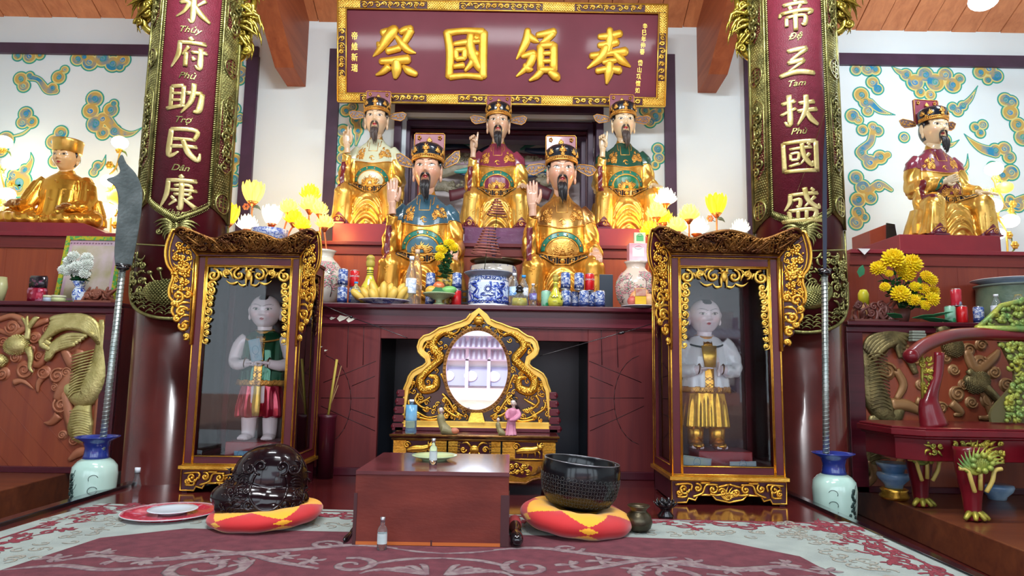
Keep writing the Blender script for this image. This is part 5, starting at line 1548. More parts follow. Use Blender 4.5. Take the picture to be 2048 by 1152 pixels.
def drape(mb_flat, off=.6):
 """wrap a flat x,z ornament on to the robe front, keeping its own relief in y"""
 out = []
 for x, y, z in mb_flat.v:
  p = on_front(x, z, off); out.append((p[0], p[1]+y, p[2]))
 mb_flat.v = out; return mb_flat
def scaled(mb, s): mb.v = [(x*s, y*s, z*s) for x, y, z in mb.v]; return mb

def zmap(z):
 z = np.asarray(z, float)
 return np.where(z < 80, z*.86, 68.8+(z-80)*1.15)
def zscaled(mb, s): mb.v = [(x*s, y*s, float(zmap(z))*s) for x, y, z in mb.v]; return mb
def swirl_orn(cx, cz, rx, rz, n, rad, seed, mb=None):
 q = mb or MB(); rg = random.Random(seed)
 for k in range(n):
  a = rg.uniform(0, 6.28); r = math.sqrt(rg.random())
  x, z = cx+rx*r*math.cos(a), cz+rz*r*math.sin(a)
  if rg.random() < .55: scroll(q, x, z, rad*3.2, rad, rg.uniform(0, 6), rg.choice((-1, 1)), 0, turns=1, n=5, steps=9)
  else: leaf(q, (x, z), (x+rad*5*math.cos(a), z+rad*5*math.sin(a)), rad*1.5, 0, .4, n=5, steps=4)
 return q
def flame(mb, cx, cz, r, rad, y=0, n=5):
 for k in range(n):
  a = math.pi/2+(k-(n-1)/2)*.55
  leaf(mb, (cx, cz-r*.4), (cx+r*math.cos(a), cz-r*.4+r*1.3*math.sin(a)*(1-.1*abs(k-(n-1)/2))), rad*1.6, y, .15*(1 if k < n/2 else -1), n=5, steps=5)
 mb.tube([(cx-r*.7, y, cz-r*.1), (cx-r*.35, y, cz-r*.55), (cx+r*.35, y, cz-r*.55), (cx+r*.7, y, cz-r*.1)], rad, 5)

def mandarin(name, label, loc, s, skin_c, yoke, belly, raised='palm', rest='curl', hat_wing='lace', robe=ROBE_GOLD, rz=0, head_rz=0, head_rx=-.03, beard=BEARD, yoke_gold=True, cap=True, beard_len=1.0, squash=(.88, .9, 1)):
 t = thing(name, label, 'statue', loc, rz)
 t.scale = squash
 V, N, Fc = RB; Vz = np.stack([V[:, 0], V[:, 1], zmap(V[:, 2])], 1)
 HS = s*1.14
 skin('robe', Vz*s, Fc, robe, t)
 def P(pick, off, m_, nm):
  def unz(c):
   z = c[:, 2]/s; return np.stack([c[:, 0]/s, c[:, 1]/s, np.where(z < 68.8, z/.86, 80+(z-68.8)/1.15)], 1)
  return patch(nm, Vz*s, N, Fc, lambda c: pick(unz(c)), off*s, m_, t)
 P(lambda c: (c[:, 2] > 132-4*np.cos(c[:, 0]/16)+(np.abs(c[:, 0]) > 40)*3) & (c[:, 2] < 174) & ((c[:, 0] > -47) | (c[:, 2] > 140)) & ((c[:, 0] > -45) | (c[:, 1] > -22)), .7, yoke, 'yoke')
 P(lambda c: ((c[:, 0]/26)**2+((c[:, 2]-99)/15)**2 < 1) & (c[:, 1] < -25) & (c[:, 2] > 92), 1.0, belly, 'belly_panel')
 P(lambda c: ((c[:, 0]/35)**2+((c[:, 2]-101)/22)**2 < 1) & ((c[:, 0]/29)**2+((c[:, 2]-99)/17)**2 > 1) & (c[:, 1] < -20) & (c[:, 2] > 98), 1.0, TEAL, 'belt_rays')
 P(lambda c: (c[:, 2] > 80.5+.0042*c[:, 0]**2) & (c[:, 2] < 90.5+.0042*c[:, 0]**2) & (np.abs(c[:, 0]) < 39) & (c[:, 1] < -14), 1.6, HAT_BLACK, 'belt')
 for sx in (-1, 1):
  P(lambda c: (np.abs(sx*c[:, 0]-52)*1.15 < 27-c[:, 2]) & (c[:, 2] < 27) & (c[:, 1] < -58), .6, LINING, 'hem_lining')
 P(lambda c: (c[:, 0] < -51.5+.05*(c[:, 2]-100)) & (c[:, 0] > -60) & (c[:, 2] > 80) & (c[:, 2] < 126) & (c[:, 1] < -36), .4, LINING, 'sleeve_lining')
 # ornaments
 q = MB()
 for x in (-15, 15): q.tube([(x-4.5, 0, 82.5), (x+4.5, 0, 82.5), (x+4.5, 0, 89.5), (x-4.5, 0, 89.5)], .7, 4, loop=True); q.ball((x, -.4, 86), 2.1, 8, 5)
 q.tube([(-6.5, 0, 81.5), (6.5, 0, 81.5), (6.5, 0, 89), (-6.5, 0, 89)], 1.0, 4, loop=True); q.ball((0, -.4, 85.3), (4.5, 1.2, 2.8), 8, 5)
 for x in (-28, 28): q.tube([(x-2.5, 0, 84), (x-2.5, 0, 92)], .8, 4); q.tube([(x+3, 0, 84), (x+3, 0, 93)], .8, 4)
 for dz in (0, 9.5): q.tube([(x, 0, 80.8+dz+.0042*x*x) for x in np.linspace(-38, 38, 24)], .9, 5)
 zscaled(drape(q, 1.9), s).build('belt_plaques', ORN, t)
 q = MB()
 q.tube([(26*math.cos(a), 0, 99+15*math.sin(a)) for a in np.linspace(-.3, 3.44, 26)], .8, 5)
 q.tube([(35.5*math.cos(a), 0, 101+21.5*math.sin(a)) for a in np.linspace(.0, 3.14, 26)], .8, 5)
 for a in np.linspace(.3, 2.84, 6): q.ball((31*math.cos(a), -.2, 100+19*math.sin(a)), 1.6, 7, 5)
 for sx in (-1, 1):
  for k in range(5): leaf(q, (sx*2, 97+k), (sx*(19-k*2), 95+k*2.4), 2.0, -.4, -.3*sx, n=5)
  scroll(q, sx*14, 97, 4, 1, 0, sx, -.3)
 flame(q, 0, 101, 7, 1.0, -.5, 7)
 zscaled(drape(q, 1.3), s).build('belly_dragon', ORN, t)
 q = MB()
 if yoke_gold:
  for sx in (-1, 1):
   swirl_orn(sx*24, 146, 10, 8, 16, 1.15, 5 if sx > 0 else 6, q); flame(q, sx*24, 146, 7, 1.2, -.3, 5)
  leaf(q, (-6, 136), (5, 138), 1.8, 0, .3); leaf(q, (-2, 139), (6, 134), 1.4, 0, -.4)
 q.tube([(x, 0, 131.5-4*math.cos(x/16)+(3 if abs(x) > 40 else 0)) for x in np.linspace(-40, 46, 40)], .8, 5)
 for sx in (-1, 1): q.tube([(sx*14, 0, 171), (sx*14, 0, 160), (sx*12, 0, 158)], .8, 5)
 q.tube([(-9, 0, 166), (-9, 0, 150), (9, 0, 150), (9, 0, 166)], .8, 5)
 zscaled(drape(q, .9), s).build('yoke_embroidery', ORN, t)
 q = MB()
 swirl_orn(0, 38, 9, 10, 34, .75, 9, q)
 for x, z in ((-50, 62), (-46, 36), (50, 60), (47, 36), (-30, 118), (28, 118), (0, 68)): swirl_orn(x, z, 4, 5, 7, .6, int(x+90), q)
 zscaled(drape(q, .1), s).build('robe_roundels', robe, t)
 # collar
 q = MB()
 q.tube([(14*math.sin(a), 2-13.5*math.cos(a), 172-2.5*math.cos(a)) for a in np.linspace(0, 6.283, 25)[:-1]], 2.2, 8, loop=True)
 q.tube([(11.5*math.sin(a), 2-11.5*math.cos(a), 177-2*math.cos(a)) for a in np.linspace(0, 6.283, 25)[:-1]], 1.9, 8, loop=True)
 zscaled(q, s).build('collar', ORN, t)
 # boots
 for sx in (-1, 1):
  q = MB(); q.ball((sx*52, -70, 7), (14, 16, 8.5), 18, 10); q.box(sx*52-13, sx*52+13, -85, -55, 0, 3)
  b = scaled(q, s).build('boot', BOOT, t)
  q = MB(); scroll(q, sx*52, 9, 5, 1.0, 1.57, sx, -85); q.tube([(sx*52+13*math.cos(a), -74-9*abs(math.sin(a)), 4+11*math.sin(a)) for a in np.linspace(.1, 3.04, 14)], .8, 5)
  scaled(q, s).build('boot_piping', ORN, b)
 # head, hat
 hz = 183.8+24*1.14+1
 H = thing('head', None, None, (0, -3*s, hz*s), 0); del_props(H); H.parent = t
 H.rotation_euler = (head_rx, 0, head_rz); H.scale = (.94, 1, 1.03)
 head_mesh('face', skin_c, 'mandarin', H, s=HS)
 q = MB()
 n = 32
 def capring(z, r, yo, front): return [(r*math.sin(2*math.pi*k/n)*1.0, yo - r*.98*math.cos(2*math.pi*k/n), z + (front*max(0, math.cos(2*math.pi*k/n)) if False else 0)) for k in range(n)]
 q.rings([capring(14, 23.5, 0, 0), capring(20, 24.5, 0, 0), capring(28, 25.5, -.5, 0), capring(33, 24.5, -.5, 0), capring(36.5, 20, 0, 0), capring(38, 11, 0, 0), capring(38.4, 1, 0, 0)])
 scaled(q, HS).build('cap', HAT_BLACK, H)
 q = MB(); q.box(-25, 25, 12, 17, 16, 58)
 # sideburn flaps behind the ears
 q.build if False else None
 hb = scaled(q, HS).build('hat_board', mat('hat_maroon', (.20, .02, .05), .3, 0, coat=.3), H, bevel=.006*s/.004)
 q = MB()
 q.tube([(-25, 11.5, 20), (-25, 11.5, 56), (-23, 11.5, 58), (23, 11.5, 58), (25, 11.5, 56), (25, 11.5, 20)], .8, 5)
 q.tube([(24.6*math.sin(a), -24.2*math.cos(a), 15) for a in np.linspace(-1.75, 1.75, 24)], 1.8, 6)
 q.tube([(25*math.sin(a), -24.8*math.cos(a), 19) for a in np.linspace(-1.75, 1.75, 24)], .9, 6)
 for k in range(30):
  a = -1.7+3.4*k/29; q.ball((25.3*math.sin(a), -25*math.cos(a), 17), 1.4, 6, 4)
 fl2 = MB(); flame(fl2, 0, 28, 6.5, 1.0, 0, 7); flame(fl2, 0, 22, 4, .8, 0, 5)
 for sx in (-1, 1): flame(fl2, sx*20, 26, 5.5, 1.0, 0, 7); flame(fl2, sx*34, 26, 5.5, 1.0, 0, 7); scroll(fl2, sx*27, 21, 2.5, .8, 0, sx, 0)
 for x, y, z in fl2.v[:]: pass
 fl2.v = [((26.3-y)*math.sin(x/25.5), -(26-y)*math.cos(x/25.5), z) for x, y, z in fl2.v]
 q.add(fl2.v, fl2.f)
 f3 = MB(); flame(f3, 0, 49, 5, 1, 9.5, 7)
 for sx in (-1, 1):
  for k in range(5): f3.ball((sx*17+2.2*math.cos(k*1.257), 10.5, 52+2.2*math.sin(k*1.257)), 1.4, 6, 4)
 q.add(f3.v, f3.f)
 scaled(q, HS).build('hat_ornament', ORN, H)
 for sx in (-1, 1):
  q = MB(); tilt = {'lace': .0, 'up': .55, 'down': -.25}[hat_wing if not (hat_wing == 'up' and sx > 0) else 'up']
  a = 14 if hat_wing != 'up' else 12
  pl = [(0, 4), (10, 7), (26, 9), (33, 6), (29, -2), (22, -6), (8, -4), (0, -2)]
  if sx < 0 and hat_wing == 'up': tilt = .35
  def mp(x, z): return (sx*(25+x*math.cos(tilt)-z*math.sin(tilt)), a+z*math.cos(tilt)+x*math.sin(tilt))
  q.prism([mp(x, z) for x, z in pl], 11, 12.6)
  wing = scaled(q, HS).build('hat_wing', mat('wing_dark', (.10, .05, .05), .4), H)
  q = MB(); q.tube([(mp(x, z)[0], 10.8, mp(x, z)[1]) for x, z in pl], .7, 5, loop=True)
  rg = random.Random(3)
  for k in range(12):
   x = 4+2.2*k; zz = 1+rg.uniform(-2.6, 3.5)
   c = mp(x, zz); scroll(q, c[0], c[1], 2.0, .5, k, 1, 10.6, turns=1, steps=8)
  scaled(q, HS).build('wing_lace', ORN, wing)
 # hair at the nape and temples, beard and moustache
 q = MB()
 for sx in (-1, 1): q.tube([(sx*20.4, -4, 16), (sx*20.8, -3.5, 8), (sx*20.4, -3, 1)], [2.6, 2.0, .5], 8)
 scaled(q, HS).build('sideburns', HAT_BLACK, H)
 q = MB(); rg = random.Random(4)
 for k in range(26):
  x0 = rg.uniform(-4.6, 4.6); L_ = (27+rg.uniform(-6, 5))*beard_len*(1-abs(x0)*.03)
  q.tube(smooth_path([(x0, -22.5+abs(x0)*.2, -15.5), (x0*1.25+rg.uniform(-1, 1), -27+rg.uniform(-1, 1), -22), (x0*1.2+rg.uniform(-2, 2), -27+rg.uniform(-2, 1), -15-L_*.6), (x0*.8+rg.uniform(-2.5, 2.5), -25+rg.uniform(-2, 2), -15-L_)], 3), [1.3, 1.6, 1.8, 1.8, 1.7, 1.6, 1.4, 1.1, .8, .4][:10], 6)
 for sx in (-1, 1):
  q.tube(smooth_path([(sx*1.2, -26.3, -7.0), (sx*4.5, -25.2, -7.8), (sx*7.0, -23.2, -11), (sx*7.6, -23, -18), (sx*7.2, -24, -26)], 3), [.9, 1.3, 1.5, 1.6, 1.5, 1.4, 1.3, 1.2, 1.1, 1.0, .8, .6, .4], 6)
 scaled(q, HS).build('beard', beard, H)
 # hands
 hm = mat('hand_'+name+str(round(skin_c[0]*100)), tuple(c*.92 for c in skin_c), .3, 0, tuple(c*.75 for c in skin_c), 4, coat=.3)
 if raised == 'palm':
  hand('hand', 'palm', -1, t, s*1.3, ((-51)*s, -47*s, 156*s), RZ(-8) @ RY(-3) @ RX(-4), hm)
 elif raised == 'point':
  hand('hand', 'point', -1, t, s*1.2, ((-50)*s, -45*s, 156*s), RZ(-20) @ RY(4), hm)
 elif raised == 'open':
  hand('hand', 'pinch', -1, t, s*1.2, ((-50)*s, -45*s, 156*s), RZ(10) @ RY(-4), hm)
 elif raised == 'lap':
  hand('hand', 'flat', -1, t, s*1.0, (-16*s, -52*s, 104*s), RX(-10) @ RY(70) @ RZ(15), hm)
 # resting hand lies over the far knee: fingers forward and down
 hand('hand', rest, 1, t, s*1.2, (54*s, -52*s, 85*s), RX(118) @ RZ(0) if rest == 'curl' else RZ(12) @ RX(105), hm)
 return t
def del_props(o):
 for k in ('label', 'category', 'group'):
  if k in o: del o[k]
SK_CREAM = (.68, .50, .32); SK_PINK = (.62, .36, .24); SK_PALE = (.70, .55, .34)
GRP = 'gilded mandarin statues on the altars'
s_r = .00457
def front_at(px, Y, z): return (at(px, 450, Y).x, Y, z+.007)
y_r = 5.66
mandarin('seated_statue', 'seated gilded statue with pale green white yoke and open raised hand, back row left', front_at(745, y_r, zP1), s_r, SK_CREAM, mat('yoke_cream', (.55, .60, .42), .25, 0, coat=.4), mat('belly_cream', (.60, .62, .42), .3), 'open', 'curl', 'lace', head_rz=.06, beard=BEARD_G)
mandarin('seated_statue', 'seated gilded statue with maroon yoke and hooked raised finger, middle of back row', front_at(993, y_r, zP2), s_r*1.0, (.60, .40, .26), mat('yoke_maroon', (.20, .03, .06), .25, 0, coat=.4), mat('belly_maroon', (.17, .02, .05), .3), 'point', 'flat', 'lace')
mandarin('seated_statue', 'seated gilded statue with dark green yoke and pointing finger, back row right', front_at(1247, y_r, zP3), s_r*1.01, SK_PALE, mat('yoke_green', (.012, .075, .05), .25, 0, coat=.4), mat('belly_green', (.01, .14, .07), .3), 'point', 'flat', 'lace', head_rz=.03, beard=BEARD_G)
s_f = .0050
mandarin('seated_statue', 'seated gilded statue with steel blue yoke and raised palm, front row left', front_at(852, 5.03, zA), s_f, SK_PINK, mat('yoke_blue', (.03, .09, .13), .22, 0, coat=.5), mat('belly_blue', (.06, .14, .18), .3), 'palm', 'curl', 'up', ROBE_GOLD_W)
mandarin('seated_statue', 'seated gilded statue with all gold yoke and raised palm, front row right', front_at(1122, 5.03, zA), s_f, SK_PINK, mat('yoke_goldbrown', (.50, .27, .07), .25, .7, (.13, .02, .02), 3, edge=(.55, .7)), ORN, 'palm', 'curl', 'down', ROBE_GOLD_W)
# right altar: block, chair side and statue turned to the right
pa = at(1800, 500, 5.0); pb = at(2003, 500, 5.0); hR = at(1900, 470, 5.0).z-zR2
t = thing('statue_pedestal', 'dark maroon block pedestal under the statue on the right altar', 'pedestal', ((pa.x+pb.x)/2, 5.0, zR2))
m = MB(); m.box((pa.x-pb.x)/2, (pb.x-pa.x)/2, 0, .62, 0, hR); m.build('block', REDL, t, bevel=.005)
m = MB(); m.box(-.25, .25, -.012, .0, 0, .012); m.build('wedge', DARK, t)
ca = at(1738, 500, 5.66)
t = thing('statue_chair', 'orange and black lacquered seat side at the left of the right altar statue', 'chair', (ca.x+.125, 5.66, zR2))
m = MB(); m.hexa([(-.115, 0, 0), (.10, 0, 0), (.10, .3, 0), (-.115, .3, 0), (-.115, 0, .30), (.03, 0, .36), (.03, .3, .36), (-.115, .3, .30)])
m.build('side', mat('orange_lacquer', (.33, .06, .03), .4, 0, (.26, .045, .025), 4), t, bevel=.004)
m = MB(); m.hexa([(.02, -.012, .14), (.12, -.012, .2), (.12, 0, .2), (.02, 0, .14), (.03, -.012, .37), (.10, -.012, .36), (.10, 0, .36), (.03, 0, .37)]); m.build('panel', HAT_BLACK, t)
up = RB
use_robe(robe_body('lap'))
s_x = .00475
mandarin('seated_statue', 'seated gilded statue with maroon yoke turned aside, alone on the right altar', (at(1880, 470, 5.36).x, 5.38, zR2+hR+.006), s_x, SK_PALE, mat('yoke_maroon', (.20, .03, .06), .25), mat('belly_maroon', (.17, .02, .05), .3), 'lap', 'flat', 'lace', rz=.06, head_rz=.05, squash=(.86, .86, .93))
use_robe(up)
# ------------------------------------------------------------------ seated monk on the left altar
pL0, pL1, pL2, pL3 = at(-60, 444, 5.1), at(166, 446, 5.1), at(236, 470, 5.1), at(-60, 466, 5.1)
hM = pL1.z-zL2
t = thing('statue_pedestal', 'maroon sloping block under the gilded monk on the left altar', 'pedestal', (pL1.x, 5.1, zL2))
m = MB(); m.hexa([(-1.0, 0, 0), (pL2.x-pL1.x, 0, 0), (pL2.x-pL1.x, .6, 0), (-1.0, .6, 0), (-1.0, 0, hM), (0, 0, hM), (0, .6, hM), (-1.0, .6, hM)])
m.build('block', REDL, t, bevel=.004)
def monk(loc, s, rz):
 t = thing('monk_statue', 'gilded monk statue sitting cross legged in a flat round gold hat, left altar', 'statue', loc, rz)
 m = MB()
 def el(z, cx, cy, rx, ry, n=28): return [(cx+rx*math.cos(2*math.pi*k/n), cy+ry*math.sin(2*math.pi*k/n), z) for k in range(n)]
 m.rings([el(2, 0, 0, 56, 40), el(30, 0, 0, 46, 36), el(60, 0, 0, 42, 30), el(90, 0, 2, 47, 28), el(102, 0, 3, 46, 25), el(112, 0, 4, 32, 20), el(120, 0, 4, 17, 15), el(128, 0, 3, 13, 12.5)])
 for sx in (-1, 1):
  m.tube(smooth_path([(sx*30, 0, 20), (sx*62, -18, 21), (sx*88, -34, 17)], 3), [22, 22, 21, 20, 19, 18, 16], 18)
  m.ball((sx*86, -36, 16), (17, 16, 15), 14, 10)
  m.tube(smooth_path([(sx*84, -40, 14), (sx*45, -58, 12), (sx*5, -56, 10)], 3), [14, 14, 13, 12, 11, 10, 9], 16)
  m.tube([(sx*38, 3, 104), (sx*50, -2, 88), (sx*57, -12, 62), (sx*60, -22, 44)], [14, 16, 17, 15], 16)
 m.tube(smooth_path([(-60, -20, 46), (-64, -40, 42), (-66, -52, 42)], 3), [14, 13.5, 13, 12, 11, 10, 9.5], 14)
 m.tube(smooth_path([(60, -20, 46), (50, -44, 38), (36, -54, 36)], 3), [14, 13.5, 13, 12, 11, 10, 9.5], 14)
 m.tube([(62, 0, 60), (70, 4, 30), (74, 6, 6)], [14, 15, 14], 12)
 m.tube([(0, -40, 8), (0, -60, 6)], [30, 20], 16, flat=.35, up=(0, 0, 1))
 V, N, Fc = sculpt(m, 1.5, 5)
 x, y, z = V.T
 d = 1.5*np.sin(x*.28+z*.12)*(z < 26)*sstep(30-z, 0, 10) + 1.2*np.sin(np.abs(x)*.5+z*.12)*(np.abs(x) > 32)*(z > 30)*(z < 100)
 d += .9*np.sin(x*.3)*(y < -10)*(z > 30)*(z < 80)
 V = V+N*d[:, None]; V[:, 2] = np.maximum(V[:, 2], 0)
 skin('robe', V*s, Fc, goldmat('monk_gold', (.82, .45, .06), (.72, .34, .04), .26, .15, 50, 6, .8), t)
 q = MB()
 for r, z in ((14.5, 119), (17.5, 116)): q.tube([(r*math.sin(a), 3-r*math.cos(a), z-2.5*math.cos(a)) for a in np.linspace(0, 6.283, 25)[:-1]], 1.8, 6, loop=True)
 for x, y, z in ((-2, -27, 98), (-8, -33, 60), (20, -34, 70)): flame(q, x, z, 3, .5, y)
 scaled(q, s).build('collar', ORN, t)
 H = thing('head', None, None, (0, -2*s, 148*s)); del_props(H); H.parent = t; H.rotation_euler = (.0, 0, -.06)
 head_mesh('face', (.80, .50, .22), 'monk', H, s=s*1.06)
 q = MB(); q.lathe([(0, 12), (24, 12), (25, 13), (26.5, 32), (27.5, 36), (26.5, 38), (0, 38.5)], 36)
 scaled(q, s*1.06).build('hat', ROBE_GOLD, H)
 q = MB()
 for sx in (-1, 1): q.tube([(sx*21.5, -4, 14), (sx*22, -3, 6), (sx*21.4, -3, 0)], [3, 2.4, .6], 8)
 scaled(q, s).build('sideburns', HAT_BLACK, H)
 hm = mat('monk_hand', (.62, .42, .20), .3, .3)
 hand('hand', 'pinch', -1, t, s*1.05, (-66*s, -56*s, 42*s), RZ(60) @ RX(75), hm)
 hand('hand', 'flat', 1, t, s*1.05, (34*s, -57*s, 36*s), RZ(55) @ RX(80), hm)
monk((at(112, 445, 5.36).x, 5.42, zL2+hM+.002), .0040, .04)

# ------------------------------------------------------------------ boy figures in the cases
def boy(loc, s, kind, label, rz=0):
 t = thing('boy_statue', label, 'statue', loc, rz)
 PALE = (.88, .78, .79)
 pm = mat('porcelain_skin', PALE, .2, 0, coat=.5)
 def el(z, cx, cy, rx, ry, n=24): return [(cx+rx*math.cos(2*math.pi*k/n), cy+ry*math.sin(2*math.pi*k/n), z) for k in range(n)]
 # body: one skin of legs, trunk, arms
 b = MB()
 for sx in (-1, 1):
  b.tube([(sx*20, 2, 4), (sx*20, 2, 20), (sx*20, 0, 50), (sx*18, 0, 80)], [12, 13.5, 15, 17], 16)
  b.ball((sx*22, -10, 6), (12.5, 20, 7), 14, 9)
  for k in range(5): b.ball((sx*(14+k*4.2), -27+abs(k-1)*1.6, 4.5), (2.6, 4, 3.4), 8, 6)
 b.rings([el(70, 0, 0, 34, 22), el(110, 0, 0, 36, 24), el(150, 0, 0, 36, 24), el(190, 0, 1, 36, 20), el(203, 0, 2, 28, 16), el(212, 0, 2, 13, 12), el(222, 0, 1, 12, 12)])
 for sx in (-1, 1):
  b.tube(smooth_path([(sx*33, 2, 196), (sx*46, 0, 178), (sx*52, -4, 150), (sx*38, -24, 142), (sx*17, -38, 147)], 3), [12, 13.5, 14, 14, 13.5, 13, 12.5, 12, 11.5, 10.5, 9.5, 8.5, 8], 14)
 V, N, Fc = sculpt(b, 1.5, 4)
 body = skin('body', V*s, Fc, pm, t)
 if kind == 'green':
  ves = mat('vest_green', (.008, .12, .05), .14, .55, (.006, .085, .04), 5, coat=.6); low = mat('shorts_red', (.42, .008, .035), .15, .55, (.34, .006, .03), 5, coat=.6)
 else:
  ves = mat('shirt_white', (.82, .87, .88), .18, 0, coat=.5); low = goldmat('skirt_gold', (.72, .46, .06), (.50, .28, .03), .25, .15, 40, 6)
 # lower garment
 g = MB()
 if kind == 'green':
  for sx in (-1, 1): g.rings([el(44, sx*23, 0, 25, 23), el(60, sx*22, 0, 25, 24), el(85, sx*18, 0, 24, 23), el(112, sx*14, 0, 24, 22)])
 else:
  g.rings([el(40, 0, 0, 46, 27), el(60, 0, 0, 43, 26), el(90, 0, 0, 38, 25), el(114, 0, 0, 35, 24)])
 V, N, Fc = sculpt(g, 1.5, 3)
 x, y, z = V.T; d = 1.8*np.sin(np.arctan2(y, x)*13)*sstep(112-z, 0, 40)
 V = V+N*d[:, None]
 skin('shorts' if kind == 'green' else 'skirt', V*s, Fc, low, t)
 # upper garment
 g = MB()
 g.rings([el(104, 0, 0, 47, 31), el(112, 0, 0, 46, 30), el(140, 0, 0, 41, 28), el(170, 0, 0, 39, 26), el(195, 0, 1, 38, 22), el(206, 0, 2, 27, 17), el(210, 0, 2, 17, 14)])
 if kind != 'green':
  for sx in (-1, 1): g.tube(smooth_path([(sx*33, 2, 197), (sx*47, 0, 180), (sx*54, -4, 152), (sx*44, -20, 143), (sx*26, -33, 146)], 3), [14, 15.5, 16, 16.5, 16, 15.5, 15, 14.5, 14, 13, 12, 11, 10.5], 14)
 V, N, Fc = sculpt(g, 1.5, 3)
 x, y, z = V.T; d = .8*np.sin(x*.35)*sstep(150-z, 0, 30)*(y < 0)+.7*np.sin(z*.3+x*.2)*(np.abs(x) > 38)*(z > 125)
 V = V+N*d[:, None]
 skin('vest' if kind == 'green' else 'shirt', V*s, Fc, ves, t)
 tr = BVHTree.FromPolygons([Vector(v) for v in V], Fc)
 def wrap(q, off=.8):
  o = []
  for a, bb, c in q.v:
   h = tr.ray_cast(Vector((a, -300, c)), Vector((0, 1, 0)))[0]
   o.append((a, (h.y if h else -24)-off+bb, c))
  q.v = o; return q
 patch('hem', V*s, N, Fc, lambda c: (c[:, 2]/s > 103) & (c[:, 2]/s < 114), 1.2*s, ORN, t)
 patch('front_band', V*s, N, Fc, lambda c: (np.abs(c[:, 0]/s) < 8.5+.0*c[:, 2]) & (c[:, 2]/s < 200) & (c[:, 1] < -20*s) & ((c[:, 1]/s > -34) | (c[:, 2]/s < 128)), 1.0*s, GOLD, t)
 q = MB()
 for k in range(9):
  zc_ = 104+k*11
  if 128 < zc_ < 160: continue
  q.tube([(-8, 0, zc_), (0, 0, zc_+6), (8, 0, zc_)], .7, 4); q.tube([(-8, 0, zc_+6), (0, 0, zc_), (8, 0, zc_+6)], .7, 4)
 for x in range(-42, 43, 7): q.tube([(x, 0, 105), (x+3.5, 0, 112), (x+7, 0, 105)], .6, 4)
 scaled(wrap(q, 1.4), s).build('band_chevrons', GOLD_DK, t)
 q = MB()
 q.tube([(15*math.sin(a), 2-15*math.cos(a), 208-4*math.cos(a)) for a in np.linspace(0, 6.283, 25)[:-1]], 4.2, 8, loop=True)
 scaled(q, s).build('collar', ORN, t)
 q = MB(); q.tube([(33*math.sin(a), -1-27*math.cos(a), 196-9*math.cos(a)) for a in np.linspace(-1.7, 1.7, 25)], 1.7, 7)
 scaled(q, s).build('neck_ring', mat('ring_dark', (.05, .09, .08), .3, .5) if kind != 'green' else ORN, t)
 if kind == 'green':
  q = MB(); q.rings([[(-7+1*math.sin(k), -27, 110-9*k), (7-.4*math.sin(k), -28.5, 110-9*k), (7-.4*math.sin(k), -25, 110-9*k), (-7+1*math.sin(k), -24, 110-9*k)] for k in range(8)])
  scaled(q, s).build('sash', GOLD_LT, t)
 else:
  q = MB(); q.rings([el(150, 0, -34, 10, 2, 12), el(172, 0, -31, 13, 2.5, 12), el(190, 0, -27, 14, 2.5, 12)])
  scaled(q, s).build('breast_plate', GOLD_LT, t)
  for sx in (-1, 1):
   q = MB(); q.tube([(sx*20, 2, 8), (sx*20, 1, 25), (sx*20, 0, 44)], [14.5, 14.5, 16], 16); q.ball((sx*21, -10, 7), (13.5, 22, 8.5), 16, 9)
   scaled(q, s).build('boot', GOLD, t)
 H = thing('head', None, None, (0, -3*s, 244*s)); del_props(H); H.parent = t; H.rotation_euler = (.02, 0, .05 if kind == 'green' else .02)
 head_mesh('face', PALE, 'boy', H, vmat('painted_porcelain', .18, coat=.5), s=s*1.2)
 hand('hand', 'fist' if kind == 'green' else 'flat', -1, t, s*.85, (-20*s, -38*s, 147*s), RZ(-8) @ RY(82) @ RZ(90), pm)
 hand('hand', 'fist' if kind == 'green' else 'palm', 1, t, s*.85, ((14 if kind == 'green' else 13)*s, -42*s, (147 if kind == 'green' else 146)*s), (RY(-80) @ RZ(-90)) if kind == 'green' else RY(-4) @ RZ(70), pm)
 for sx in (-1, 1):
  q = MB(); q.tube([(sx*22+1.2*math.cos(a), -36+7.8*math.sin(a), 147+9*math.cos(a)) for a in np.linspace(0, 6.28, 17)[:-1]], 1.3, 6, loop=True)
  scaled(q, s).build('bracelet', GOLD_DK, t)
 return t
def note(px, py, Y, w, h, rot, label, col, tilt=.0, loc=None, col2=(.35, .45, .5)):
 p = loc or at(px, py, Y)
 t = thing('banknote', label, 'banknote', tuple(p), 0); t.rotation_euler = (tilt, rot, 0)
 m = MB(); m.box(-w/2, w/2, -.0008, .0008, -h/2, h/2); m.build('paper', mat('note_'+str(round(col[0]*99)), col, .6, 0, col2, 22), t)
 m = MB(); m.tube([(-w/2+.005, -.0012, -h/2+.005), (w/2-.005, -.0012, -h/2+.005), (w/2-.005, -.0012, h/2-.005), (-w/2+.005, -.0012, h/2-.005)], .0009, 4, loop=True)
 m.tube([(.018*math.cos(a), -.0012, .024*math.sin(a)) for a in np.linspace(0, 6.28, 17)[:-1]], .0012, 4, loop=True)
 m.tube(spiral(-.0, -h*.3, .014, 1.5, y=-.0012), .001, 4); m.build('print', mat('note_print', (.06, .2, .32), .6), t)
zplL = zpl*.985; zplR = zpl
bl = boy((at(517, 870, 3.97).x, 3.97, zplL), .00300, 'green', 'standing boy figure in green vest and red shorts inside the left case', .06)
br_ = boy((at(1413, 890, 3.85).x, 3.85, zplR), .00300, 'white', 'standing boy figure in white shirt and gold skirt inside the right case')
note(511, 700, 3.82, .065, .125, -.22, 'blue banknote held upright in the hands of the green vested boy', (.20, .42, .50))
note(482, 903, 3.78, .075, .04, 0, 'small blue banknote on the floor of the left case', (.12, .36, .6), loc=(at(482, 903, 3.79).x, 3.79, zplL-.063))
